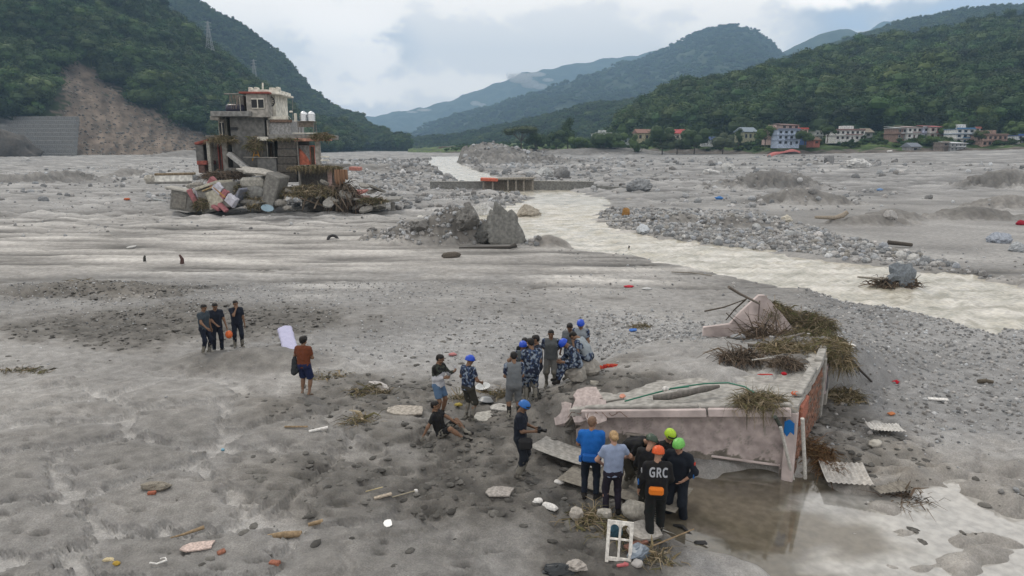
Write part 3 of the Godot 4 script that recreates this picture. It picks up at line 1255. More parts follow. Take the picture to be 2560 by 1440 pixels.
	for c in [[Vector3(46.128, 402.444, -4100), 150, 60], [Vector3(103.964, 369.167, -4100), 110, 50], [Vector3(161.832, 355.824, -4100), 90, 35], [Vector3(-11.525, 413.511, -4100), 60, 40], [Vector3(-203.285, 249.484, -3900), 60, 28], [Vector3(-165.797, 240.932, -3900), 50, 20], [Vector3(138.243, 422.356, -4100), 120, 26], [Vector3(207.693, 391.364, -4100), 70, 22], [Vector3(-487.059, 213.085, -3900), 90, 16], [Vector3(-553.792, 202.352, -3900), 70, 12]]:
		var v := FogVolume.new()
		v.name = numbered("cloud")
		v.shape = RenderingServer.FOG_VOLUME_SHAPE_ELLIPSOID
		v.size = Vector3(c[1], c[2], c[1] * 0.8)
		v.material = fm
		v.position = c[0]
		add_child(v)
		tag(v, "wisp of low cloud clinging to the far blue range", "cloud", "low cloud wisps", "stuff")
	# stepped stone revetment and dark spoil at the left edge
	var rv := thing("stepped_revetment", "pale stepped stone revetment at the foot of the left slope", "retaining wall", Vector3(-289.19, 1.941, -412))
	var o: Vector3 = rv.position
	var sm := wall_mat(Color(0.2, 0.2, 0.195), 5.0)
	for k in 10:
		var a := Vector3(-331.858, 1.941, -412) - o
		part("step", box_mesh(Vector3(72.0 - k * 1.6, 3.0, 4.0), 0.2), sm, rv, frame(Vector3(a.x + 35.0 - k * 0.8, 0.6 + k * 2.5, -k * 3.4 - 2.0), Vector3(0, 2, 0)))
	solo("earth_mound", lump_mesh(77, Vector3(46, 32, 24), 0.5, 20, 30, 0.5), wall_mat(Color(0.075, 0.068, 0.06), 9.0), "dark earth mound at the left edge below the revetment", "mound", frame(Vector3(-293.908, 2.14, -396)))

# ---------------------------------------------------------------- things

func build_objects() -> void:
	build_village()
	build_wreck()
	build_house()
	build_stones()
	build_debris()
	build_people()


func wall_mat(c: Color, metres := 2.5) -> StandardMaterial3D:
	var key := "wall%s%s" % [c, metres]
	if not mats.has(key):
		mats[key] = textured(c * 1.2, mats.t_stain, metres, 0.88, 0.6, mats.t_fine)
	return mats[key]


func strip(called: String, lines: Array, cols: int, rows_each: int, paint: Callable, mat: Material, label: String, rough := 0.0) -> Dictionary:
	# a surface stretched over neighbouring lines of points
	var verts := PackedVector3Array()
	var colors := PackedColorArray()
	var rows := (lines.size() - 1) * rows_each + 1
	for i in rows:
		var k := mini(i / rows_each, lines.size() - 2)
		var f := (i - k * rows_each) / float(rows_each)
		for j in cols:
			var u := j / float(cols - 1)
			var p := sample_line(lines[k], u).lerp(sample_line(lines[k + 1], u), f)
			p.y += noise.mid.get_noise_2d(p.x * 0.5, p.z * 0.5) * rough
			verts.append(p)
			colors.append(paint.call(p, (k + f) / (lines.size() - 1.0)))
	var idx := PackedInt32Array()
	for i in rows - 1:
		for j in cols - 1:
			var a := i * cols + j
			idx.append_array(PackedInt32Array([a, a + cols, a + 1, a + 1, a + cols, a + cols + 1]))
	var arr := []
	arr.resize(Mesh.ARRAY_MAX)
	arr[Mesh.ARRAY_VERTEX] = verts
	arr[Mesh.ARRAY_NORMAL] = grid_normals(verts, rows, cols)
	arr[Mesh.ARRAY_COLOR] = colors
	arr[Mesh.ARRAY_INDEX] = idx
	var m := ArrayMesh.new()
	m.add_surface_from_arrays(Mesh.PRIMITIVE_TRIANGLES, arr)
	setting(called, m, mat, label)
	return {"verts": verts, "rows": rows, "cols": cols, "total": rows}


# ---------------------------------------------------------------- village across the river

func build_village() -> void:
	var below := [Vector3(-95.826, -3.781, -640), Vector3(-31.104, -2.701, -540), Vector3(16.589, -1.617, -480), Vector3(55.758, -0.895, -440), Vector3(97.956, 0.196, -405), Vector3(124.078, 0.653, -378), Vector3(145.087, 1.523, -350), Vector3(174.715, 2.585, -330), Vector3(204.867, 3.466, -318), Vector3(226.718, 3.927, -308), Vector3(286.716, 4.764, -290)]
	var shore := [Vector3(-98.683, 0.357, -660), Vector3(-32.197, 2.003, -560), Vector3(16.903, 2.634, -490), Vector3(56.926, 2.741, -450), Vector3(99.5, 3.105, -412), Vector3(125.829, 3.806, -384), Vector3(146.508, 4.259, -354), Vector3(176.547, 5.17, -334), Vector3(207.109, 5.963, -322), Vector3(229.213, 6.875, -312), Vector3(290.068, 7.711, -294)]
	var top := [Vector3(-100.132, 1.768, -670), Vector3(-32.856, 4.475, -572), Vector3(17.293, 5.921, -502), Vector3(58.343, 6.53, -462), Vector3(101.762, 6.101, -422), Vector3(128.317, 5.727, -392), Vector3(150.421, 6.845, -364), Vector3(181.581, 7.437, -344), Vector3(213.295, 7.796, -332), Vector3(234.9, 8.129, -320), Vector3(295.783, 8.735, -300)]
	var field := [Vector3(-107.555, 2.998, -720), Vector3(-35.585, 6.701, -620), Vector3(18.929, 8.286, -550), Vector3(63.069, 9.297, -500), Vector3(108.339, 9.577, -450), Vector3(135.254, 9.607, -414), Vector3(158.448, 9.637, -384), Vector3(189.677, 10.685, -360), Vector3(222.008, 9.963, -346), Vector3(244.952, 9.675, -334), Vector3(307.331, 10.201, -312)]
	var rear := [Vector3(-134.32, 6.038, -900), Vector3(-45.868, 10.645, -800), Vector3(24.064, 12.551, -700), Vector3(78.098, 14.005, -620), Vector3(134.605, 14.585, -560), Vector3(163.031, 14.895, -500), Vector3(193.489, 15.474, -470), Vector3(231.375, 15.673, -440), Vector3(268.901, 15.047, -420), Vector3(299.999, 14.856, -410), Vector3(383.195, 15.78, -390)]
	var paint := func(p: Vector3, f: float) -> Color:
		var n: float = noise.mid.get_noise_2d(p.x * 0.4, p.z * 0.4)
		var m: float = noise.edge.get_noise_2d(p.x * 0.2, p.z * 0.6)
		if f < 0.52 + n * 0.12:
			var earth := 0.13 + n * 0.05 + m * 0.04
			if p.x > 130.0 and f > 0.38 + m * 0.2:
				return Color(0.05, 0.085, 0.025) * (1.0 + n)
			return Color(earth * 1.1, earth * 0.97, earth * 0.85)
		if m > 0.08:
			return Color(0.11, 0.17, 0.035) * (1.0 + n * 0.4)
		return Color(0.055, 0.09, 0.025) * (1.0 + n * 0.5)
	var bank := strip("river_terrace", [below, shore, top, field, rear], 260, 10, paint, mats.hill, "green field terrace and eroded bank across the river", 1.2)
	plant("low bushes scattered over the river terrace", bank, 2600, 1.6, 4.2, ["tree_bush", "tree_bush", "tree_round"], func(p: Vector3) -> bool: return p.x > -60.0 and noise.edge.get_noise_2d(p.x * 0.15, p.z * 0.15) > -0.12, Color(0.045, 0.075, 0.024), 0.4, 0.5, 1.0)
	build_village_trees()
	# houses: [label, category, box (centre, size), storeys, wall colour, trim colour, roof, turn]
	var white := Color(0.6, 0.61, 0.6)
	var pink := Color(0.5, 0.33, 0.28)
	var brick := Color(0.26, 0.15, 0.11)
	village_house("pale blue three-storey house, tallest in the middle of the village", Vector3(139.376, 12.27, -356.5), Vector3(11.097, 7.671, 9), 3, Color(0.36, 0.47, 0.66), Color(0.16, 0.2, 0.3), "flat", -8, 4)
	village_house("pink house with a rooftop stair block beside the pale blue house", Vector3(136.96, 13.466, -368.5), Vector3(5.931, 6.704, 9), 3, pink, Color(0.3, 0.18, 0.15), "stair", 4, 2)
	village_house("peach house with a bright red roof rim right of the pale blue house", Vector3(151.899, 14.014, -370.5), Vector3(5.51, 5.716, 9), 2, Color(0.62, 0.42, 0.33), Color(0.6, 0.07, 0.03), "flat", -6, 2)
	village_house("rose building with a rust roof showing behind the pale blue house", Vector3(147.154, 16.823, -376), Vector3(10.139, 4.552, 8), 2, Color(0.42, 0.3, 0.27), Color(0.2, 0.1, 0.08), "sheet", 0, 3)
	village_house("low shed with a turquoise sheet roof and blue wall", Vector3(151.211, 11.441, -359), Vector3(4.319, 2.788, 6), 1, Color(0.02, 0.12, 0.4), Color(0.22, 0.5, 0.55), "sheet", -10, 1)
	village_house("small hut with red-brown walls in the green field", Vector3(152.099, 9.898, -352.5), Vector3(4.002, 2.157, 5), 1, Color(0.35, 0.08, 0.04), Color(0.16, 0.1, 0.06), "gable", 8, 1)
	village_house("small grey house half hidden left of the round tree", Vector3(164.8, 13.682, -379), Vector3(4.445, 3.987, 6), 2, Color(0.4, 0.43, 0.4), Color(0.3, 0.33, 0.32), "flat", 0, 2)
	village_house("white two-storey house with a maroon awning and roof block", Vector3(173.74, 13.499, -365), Vector3(15.339, 5.223, 10), 2, white, Color(0.25, 0.14, 0.13), "stair", -5, 6)
	village_house("grey barn with a thatched gable right of the white house", Vector3(188.964, 13.924, -375.5), Vector3(5.152, 2.491, 7), 1, Color(0.24, 0.25, 0.25), Color(0.22, 0.18, 0.13), "gable", 0, 1)
	village_house("bare brick house at the left end of the long white row", Vector3(194.033, 14.1, -354.5), Vector3(5.424, 5.464, 9), 2, brick, Color(0.45, 0.48, 0.5), "sheet", 6, 2)
	village_house("white house with a balcony in the long row", Vector3(200.402, 14.392, -354.5), Vector3(8.267, 5.657, 9), 2, white, Color(0.36, 0.24, 0.24), "sheet", 4, 3)
	village_house("narrow lilac house in the long white row", Vector3(206.074, 14.588, -354.5), Vector3(4.038, 5.266, 9), 2, Color(0.42, 0.45, 0.62), Color(0.3, 0.32, 0.35), "flat", 4, 1)
	village_house("white house with a red band at the right end of the row", Vector3(211.784, 14.468, -353.5), Vector3(9.503, 5.835, 9), 2, Color(0.55, 0.5, 0.47), Color(0.45, 0.05, 0.06), "sheet", 2, 3)
	village_house("white house with a blue base and rooftop stair tower", Vector3(217.439, 12.69, -340.5), Vector3(9.162, 6.753, 9), 3, white, Color(0.05, 0.2, 0.4), "stair", -4, 3)
	village_house("tall white stair block standing beside the blue-based house", Vector3(225.898, 14.564, -342.5), Vector3(2.875, 3.978, 5), 2, Color(0.62, 0.62, 0.6), Color(0.4, 0.12, 0.1), "flat", -4, 1)
	village_house("brown shed by the water below the blue-based house", Vector3(199.68, 7.681, -324.5), Vector3(3.808, 3.798, 5), 2, Color(0.22, 0.17, 0.14), Color(0.3, 0.26, 0.22), "flat", 5, 1)
	village_house("half-buried grey concrete house with a bright sheet roof", Vector3(205.525, 7.501, -325.5), Vector3(8.394, 3.437, 7), 2, Color(0.3, 0.31, 0.31), Color(0.5, 0.53, 0.56), "sheet", 2, 4)
	village_house("pink-brick two-storey house with dark arches on the right", Vector3(226.443, 10.45, -333), Vector3(12.213, 5.325, 10), 2, Color(0.38, 0.22, 0.165), Color(0.22, 0.13, 0.1), "stair", -4, 5)
	village_house("small cream hut near the right edge", Vector3(232.174, 8.406, -324), Vector3(3.379, 1.626, 4), 1, Color(0.52, 0.5, 0.4), Color(0.3, 0.3, 0.3), "flat", 0, 1)
	village_house("white and blue house cut by the right edge", Vector3(242.314, 10.841, -334), Vector3(7.254, 4.247, 8), 2, Color(0.5, 0.55, 0.6), Color(0.04, 0.12, 0.4), "flat", -6, 3)
	village_house("small grey hut sunk in mud on the shore", Vector3(190.68, 6.492, -333), Vector3(5, 2.228, 6), 1, Color(0.3, 0.3, 0.31), Color(0.16, 0.19, 0.24), "gable", 0, 1)
	village_house("yellow-green house with a grey-blue roof", Vector3(136.448, 13.725, -408.5), Vector3(8.879, 4.737, 9), 1, Color(0.32, 0.32, 0.17), Color(0.2, 0.26, 0.32), "gable", 10, 3)
	village_house("low white shed with a blue roof in the paddy field", Vector3(116.036, 10.501, -413), Vector3(8.12, 2.297, 6), 1, Color(0.55, 0.58, 0.6), Color(0.05, 0.1, 0.3), "gable", -8, 2)
	village_house("white house under a bright red gabled roof", Vector3(105.501, 14.046, -450.5), Vector3(10.654, 3.986, 9), 1, Color(0.56, 0.5, 0.42), Color(0.5, 0.05, 0.05), "gable", -6, 3)
	village_house("yellow house among trees on the left of the village", Vector3(90.08, 14.291, -474.5), Vector3(13.64, 4.989, 9), 1, Color(0.4, 0.35, 0.18), Color(0.26, 0.12, 0.08), "gable", 0, 3)
	village_house("white tiered house farthest left in the village", Vector3(63.504, 13.665, -496.5), Vector3(12.297, 7.152, 9), 2, Color(0.5, 0.54, 0.52), Color(0.35, 0.38, 0.38), "stair", 4, 4)
	village_house("low blue-roofed shed between trees", Vector3(76.185, 11.532, -472.5), Vector3(5.472, 2.632, 5), 1, Color(0.35, 0.38, 0.42), Color(0.1, 0.17, 0.4), "sheet", 0, 1)
	# ruin at the valley mouth
	village_house("broken rust-coloured building far off at the valley mouth", Vector3(-68.969, 3.194, -767), Vector3(20.766, 10.276, 14), 2, Color(0.36, 0.2, 0.15), Color(0.3, 0.25, 0.22), "flat", 12, 2)
	# fallen pink roof on the shore: a bowed sheet with an opening under it
	var st := st_new()
	var n := 14
	var a0 := Vector3(118.151, 3.646, -318)
	var a1 := Vector3(131.654, 4.005, -318)
	for i in n:
		var q := []
		for e in 2:
			var f := (i + e) / float(n)
			var p := a0.lerp(a1, f)
			var up := 2.3 * pow(sin(clampf(f * 1.15, 0.0, 1.0) * PI * 0.5), 0.7)
			if f > 0.85:
				up -= (f - 0.85) * 5.0
			q.append(p + Vector3(0, up - 1.1 * smoothstep(0.25, 0.5, f) * 0.0, 0))
			q.append(p + Vector3(0, up + 0.35 * sin(f * 9.0), -4.5))
		for side in [0.0, -0.18]:
			var off := Vector3(0, side, 0)
			if side == 0.0:
				quad(st, q[0] + off, q[1] + off, q[3] + off, q[2] + off)
			else:
				quad(st, q[2] + off, q[3] + off, q[1] + off, q[0] + off)
		quad(st, q[0], q[2], q[2] + Vector3(0, -0.8, 0.05), q[0] + Vector3(0, -0.8, 0.05))
	solo("fallen_roof", done(st), wall_mat(Color(0.45, 0.16, 0.15)), "bowed pink sheet roof lying on the far shore", "roof")
	var bt := st_new()
	add_box(bt, Vector3(2.4, 0.8, 1.2), frame(Vector3.ZERO, Vector3(0, 10, 6)), 0.3)
	solo("wreckage", done(bt), wall_mat(Color(0.6, 0.6, 0.58)), "white block of wreckage on the far mud shore", "debris", frame(Vector3(176.772, 5.582, -326)))
	# pylons on the left ridge
	pylon(Vector3(-295.001, 100.445, -700), 27.0, "lattice pylon higher on the left ridge")
	pylon(Vector3(-285.856, 75.967, -790), 27.0, "lattice pylon lower on the left ridge behind the tower")


func village_house(label: String, c: Vector3, size: Vector3, storeys: int, wall: Color, trim: Color, roof: String, turn: float, windows: int) -> void:
	wall = wall.lerp(Color.WHITE * wall.get_luminance(), 0.35)
	trim = trim.lerp(Color.WHITE * trim.get_luminance(), 0.3)
	var base := c - Vector3(0, size.y * 0.5 + 1.5, 0)
	var h := thing("village_house", label, "house", base, deg_to_rad(turn + 8.0))
	var w := size.x
	var d := size.z
	var tall := size.y
	var sh := tall / storeys
	part("wall", box_mesh(Vector3(w, tall + 1.5, d), 0.04), wall_mat(wall, 6.0), h, frame(Vector3(0, (tall + 1.5) * 0.5, 0)))
	var glass := gloss(Color(0.012, 0.016, 0.02))
	var fm := plain_trim(trim)
	for s in storeys:
		var y := 1.5 + s * sh
		part("floor_slab", box_mesh(Vector3(w + 0.7, 0.22, d + 0.9), 0.03), fm if s > 0 else wall_mat(wall * 0.8, 6.0), h, frame(Vector3(0, y + sh - 0.1, 0.25)))
		for k in windows:
			var x := (k + 0.5) / windows * w - w * 0.5
			var ww := minf(w / windows * 0.42, 1.5)
			var is_door := s == 0 and k == windows / 2 and storeys > 1
			var wh := sh * (0.7 if is_door else 0.42)
			var wy := y + (wh * 0.5 + 0.05 if is_door else sh * 0.52)
			if is_door:
				part("door", box_mesh(Vector3(ww * 0.8, wh, 0.16), 0.02), gloss(trim * 0.4), h, frame(Vector3(x, wy, d * 0.5 + 0.04)))
				continue
			var win := part("window", box_mesh(Vector3(ww + 0.22, wh + 0.22, 0.14), 0.02), fm, h, frame(Vector3(x, wy, d * 0.5 + 0.03)))
			part("pane", box_mesh(Vector3(ww, wh, 0.08)), glass, win, frame(Vector3(0, 0, 0.05)))
	if storeys > 1 and windows > 1:
		part("balcony_rail", box_mesh(Vector3(w * 0.6, 0.5, 0.1), 0.02), fm, h, frame(Vector3(w * 0.12, 1.5 + sh + 0.3, d * 0.5 + 0.62)))
	match roof:
		"flat":
			part("parapet", box_mesh(Vector3(w + 0.3, 0.6, 0.2), 0.03), fm, h, frame(Vector3(0, 1.5 + tall + 0.3, d * 0.5 + 0.1)))
		"stair":
			part("parapet", box_mesh(Vector3(w + 0.3, 0.55, 0.2), 0.03), fm, h, frame(Vector3(0, 1.5 + tall + 0.28, d * 0.5 + 0.1)))
			part("stair_block", box_mesh(Vector3(w * 0.36, 2.2, d * 0.5), 0.05), wall_mat(wall, 6.0), h, frame(Vector3(w * 0.05, 1.5 + tall + 1.1, -d * 0.1)))
			var st := st_new()
			add_lathe(st, [Vector2(0.0, 0.0), Vector2(0.55, 0.0), Vector2(0.58, 0.9), Vector2(0.3, 1.15), Vector2(0.0, 1.2)], 10)
			part("water_tank", done(st), gloss(Color(0.02, 0.02, 0.02)), h, frame(Vector3(w * 0.3, 1.5 + tall, 0)))
		"sheet":
			part("sheet_roof", box_mesh(Vector3(w + 0.9, 0.12, d + 1.2), 0.02), wall_mat(trim * 0.9 + Color(0.06, 0.06, 0.06), 3.0), h, frame(Vector3(0, 1.5 + tall + 0.35, 0.3), Vector3(5, 0, -1)))
		"gable":
			var gt := st_new()
			add_prism(gt, PackedVector2Array([Vector2(-d * 0.62, 0.0), Vector2(0.0, d * 0.3), Vector2(d * 0.62, 0.0), Vector2(d * 0.62, -0.16), Vector2(-d * 0.62, -0.16)]), w + 1.0, Transform3D(Basis(Vector3.UP, PI * 0.5), Vector3.ZERO))
			part("gable_roof", done(gt), wall_mat(trim, 3.0), h, frame(Vector3(0, 1.5 + tall + 0.12, 0)))


func plain_trim(c: Color) -> StandardMaterial3D:
	return wall_mat(c, 3.0)


func pylon(base: Vector3, tall: float, label: String) -> void:
	var p := thing("power_pylon", label, "pylon", base)
	var metal := plain_mat(Color(0.3, 0.32, 0.33), 0.6)
	var half := tall * 0.11
	var rad := 0.22
	var taper := func(f: float) -> float: return half * lerpf(1.0, 0.12, pow(f, 0.8))
	for q in [Vector2(1, 1), Vector2(-1, 1), Vector2(-1, -1), Vector2(1, -1)]:
		var path := []
		for i in 6:
			var f := i / 5.0
			var r: float = taper.call(f)
			path.append(Vector3(q.x * r, f * tall, q.y * r))
		part("leg", tube_mesh(path, [rad], 4), metal, p)
	var st := st_new()
	for i in 7:
		var f0 := i / 7.0
		var f1 := (i + 1) / 7.0
		var a: float = taper.call(f0)
		var b: float = taper.call(f1)
		for k in 4:
			var c0 := Vector2.RIGHT.rotated(PI * 0.25 + k * PI * 0.5) * 1.414
			var c1 := Vector2.RIGHT.rotated(PI * 0.75 + k * PI * 0.5) * 1.414
			add_tube(st, PackedVector3Array([Vector3(c0.x * a, f0 * tall, c0.y * a), Vector3(c1.x * b, f1 * tall, c1.y * b)]), PackedFloat32Array([0.12]), 3)
			add_tube(st, PackedVector3Array([Vector3(c1.x * a, f0 * tall, c1.y * a), Vector3(c0.x * b, f1 * tall, c0.y * b)]), PackedFloat32Array([0.12]), 3)
	part("bracing", done(st), metal, p)
	for i in 3:
		var y := tall * (0.7 + 0.12 * i)
		part("cross_arm", tube_mesh([Vector3(-tall * 0.13, y, 0), Vector3(0, y + 0.5, 0), Vector3(tall * 0.13, y, 0)], [0.16, 0.3, 0.16], 4), metal, p)


func tree(called: String, label: String, at: Vector3, tall: float, spread: float, kind: String, tint: Color, seed_: int, group: String) -> void:
	tall *= 1.12
	spread *= 1.2
	var r := RandomNumberGenerator.new()
	r.seed = seed_
	var t := thing(called, label, "tree", at, 0.0, group)
	var bark := wall_mat(Color(0.09, 0.075, 0.06), 0.8)
	var st := st_new()
	var fork := tall * (0.45 if kind == "flat" else 0.3)
	add_tube(st, PackedVector3Array([Vector3(0, -0.6, 0), Vector3(0.1, fork * 0.5, 0), Vector3(0.0, fork, 0.1)]), PackedFloat32Array([tall * 0.03, tall * 0.022, tall * 0.018]), 7)
	var lumps := []
	var n := 11 if kind == "flat" else 9
	for i in n:
		var a := TAU * i / n + r.randf_range(-0.3, 0.3)
		var q := spread * 0.5 * r.randf_range(0.35, 0.85)
		var y: float
		var s: Vector3
		if kind == "flat":
			y = tall * r.randf_range(0.72, 0.92) - q * 0.12
			s = Vector3(1, 0.5, 1) * spread * r.randf_range(0.14, 0.2)
		elif kind == "tall":
			q *= 0.5
			y = tall * lerpf(0.35, 0.92, i / float(n - 1))
			s = Vector3(1, 1.1, 1) * spread * lerpf(0.3, 0.18, i / float(n - 1))
		else:
			y = tall * r.randf_range(0.42, 0.82)
			s = Vector3(1, 0.8, 1) * spread * r.randf_range(0.2, 0.29)
		var c := Vector3(cos(a) * q, y, sin(a) * q)
		lumps.append([c, s])
		add_tube(st, PackedVector3Array([Vector3(0, fork * 0.9, 0.05), Vector3(c.x * 0.5, lerpf(fork, y, 0.6), c.z * 0.5), c]), PackedFloat32Array([tall * 0.012, tall * 0.008, tall * 0.004]), 5)
	part("trunk", done(st), bark, t)
	var cs := st_new()
	cs.set_smooth_group(-1)
	for l in lumps:
		var lc: Vector3 = l[0]
		var ls: Vector3 = l[1]
		for f in core_faces(r):
			for p in f:
				cs.set_color(tint)
				cs.add_vertex(lc + p * ls * 0.72)
	for i in 1500:
		var l: Array = lumps[r.randi() % lumps.size()]
		var d := Vector3(r.randfn(), r.randfn() + 0.2, r.randfn()).normalized()
		var p: Vector3 = l[0] + d * l[1] * r.randf_range(0.65, 1.25)
		var leaf := tall * 0.026
		var t1 := Vector3(r.randfn(), r.randfn() * 0.6, r.randfn()).normalized() * leaf
		var t2 := t1.cross(d + Vector3(r.randfn(), r.randfn(), r.randfn()) * 0.6).normalized() * leaf * 0.9
		var k := r.randf_range(0.7, 1.4)
		cs.set_color(Color(tint.r * k, tint.g * k, tint.b * k))
		for q in [p - t1, p + t2, p + t1]:
			cs.add_vertex(q)
	part("crown", done(cs), mats.leaf, t)


func build_village_trees() -> void:
	var dark := Color(0.04, 0.066, 0.024)
	var light := Color(0.06, 0.095, 0.03)
	var g := "trees along the far bank"
	tree("spreading_tree", "broad flat-crowned tree standing alone on the far bank", Vector3(5.976, 3.232, -452), 17.0, 22.0, "flat", Color(0.05, 0.066, 0.03), 1, g)
	tree("tall_tree", "tall narrow tree rising right of the flat-crowned tree", Vector3(37.526, 4.934, -470), 19.0, 11.0, "tall", dark, 2, g)
	tree("bank_tree", "dark rounded tree left of the tall narrow tree", Vector3(29.451, 4.427, -466), 13.0, 14.0, "round", dark, 3, g)
	tree("bank_tree", "bushy tree hugging the flat-crowned tree", Vector3(15.796, 3.439, -458), 13.0, 13.0, "round", dark, 4, g)
	tree("bank_tree", "low bushy tree right of the tall narrow tree", Vector3(44.025, 3.969, -456), 9.0, 12.0, "round", light, 5, g)
	tree("bank_tree", "tree in front of the white tiered house", Vector3(56.919, 3.085, -440), 12.0, 17.0, "round", dark, 6, g)
	tree("bank_tree", "rounded tree right of the white tiered house", Vector3(64.494, 3.581, -440), 12.0, 14.0, "round", light, 7, g)
	tree("bank_tree", "slender tree near the blue-roofed shed", Vector3(74.352, 3.229, -424), 10.0, 9.0, "tall", light, 8, g)
	tree("bank_tree", "large dark tree left of the red-roofed house", Vector3(88.408, 3.124, -410), 15.0, 16.0, "round", dark, 9, g)
	tree("bank_tree", "drooping tree below the red-roofed house", Vector3(95.732, 2.725, -404), 12.0, 13.0, "round", Color(0.045, 0.06, 0.03), 10, g)
	tree("bank_tree", "large round tree right of the red-roofed house", Vector3(104.117, 3.463, -398), 14.0, 16.0, "round", dark, 11, g)
	tree("bank_tree", "grey-green tree in front of the paddy field", Vector3(116.13, 3.59, -384), 11.5, 13.0, "round", Color(0.06, 0.075, 0.045), 12, g)
	tree("bank_tree", "small upright tree at the paddy edge", Vector3(127.241, 8.371, -392), 8.0, 5.0, "tall", dark, 13, g)
	tree("bank_tree", "tree left of the pink house with the stair block", Vector3(131.235, 7.864, -362), 10.0, 9.0, "round", light, 14, g)
	tree("bank_tree", "bush-like tree right of the pale blue house", Vector3(144.014, 8.21, -344), 6.5, 8.0, "round", dark, 15, g)
	tree("bank_tree", "round dark tree standing alone between two house groups", Vector3(159.791, 10.228, -354), 8.0, 6.5, "round", dark, 16, g)
	tree("bank_tree", "tree left of the blue-based white house", Vector3(217.275, 9.769, -346), 10.0, 9.0, "round", light, 17, g)
	tree("bank_tree", "small tree on the green bank", Vector3(200.102, 6.677, -332), 6.0, 6.0, "round", light, 18, g)
	tree("bank_tree", "tree between the blue-based house and the pink-brick house", Vector3(220.616, 8.533, -330), 6.5, 6.0, "round", Color(0.06, 0.075, 0.035), 19, g)
	tree("bank_tree", "tree at the far right edge behind the cream hut", Vector3(251.557, 10.584, -350), 9.0, 9.0, "round", light, 20, g)

# ---------------------------------------------------------------- the wrecked multi-storey building

func brush(seed_: int, n: int, size: Vector3, length: float, thick: float, colors: Array, droop := 0.3) -> ArrayMesh:
	# a tangle of stalks and twigs heaped over an ellipsoid
	var r := RandomNumberGenerator.new()
	r.seed = seed_
	var st := st_new()
	st.set_smooth_group(-1)
	for i in n:
		var d := Vector3(r.randfn(), absf(r.randfn()), r.randfn()).normalized() * pow(r.randf(), 0.4)
		var p := Vector3(d.x * size.x, d.y * size.y, d.z * size.z) * 0.5
		p.y += size.y * 0.02
		var dir := Vector3(r.randfn(), r.randfn() * 0.35 - droop * 0.3, r.randfn()).normalized()
		var l := length * r.randf_range(0.4, 1.2)
		var bough := r.randf() < 0.07
		var side := dir.cross(Vector3(r.randfn(), r.randfn(), r.randfn())).normalized() * thick * r.randf_range(0.5, 1.3) * (3.5 if bough else 1.0)
		var up := dir.cross(side).normalized() * side.length()
		var mid := p + dir * l * 0.5 + Vector3(r.randf_range(-0.2, 0.2), r.randf_range(-0.05, 0.22), r.randf_range(-0.2, 0.2)) * l
		var end := p + dir * l - Vector3(0, droop * l * r.randf(), 0)
		var c: Color = colors[r.randi() % colors.size()]
		st.set_color(c * r.randf_range(0.7, 1.3))
		quad(st, p - side, mid - side, mid + side, p + side)
		quad(st, mid - side, end - side * 0.3, end + side * 0.3, mid + side)
		quad(st, p - up, mid - up, mid + up, p + up)
		quad(st, mid - up, end - up * 0.3, end + up * 0.3, mid + up)
	return done(st)


const STRAW := [Color(0.26, 0.21, 0.135), Color(0.2, 0.165, 0.1), Color(0.16, 0.15, 0.08), Color(0.33, 0.28, 0.2), Color(0.1, 0.09, 0.065)]
const GREENISH := [Color(0.16, 0.15, 0.085), Color(0.21, 0.175, 0.115), Color(0.12, 0.125, 0.06), Color(0.27, 0.22, 0.155), Color(0.1, 0.088, 0.065)]
const ROOTS := [Color(0.17, 0.13, 0.1), Color(0.12, 0.095, 0.075), Color(0.22, 0.18, 0.14), Color(0.08, 0.068, 0.056)]

var wreck: Node3D
var wreck_base := Vector3(-27.583, -0.095, -80)


func wb(called: String, c: Vector3, size: Vector3, mat: Material, tilt := Vector3.ZERO, bevel := 0.04, parent: Node3D = null) -> MeshInstance3D:
	return part(called, box_mesh(size, bevel), mat, parent if parent else wreck, frame(c - wreck_base if parent == null else c, tilt))


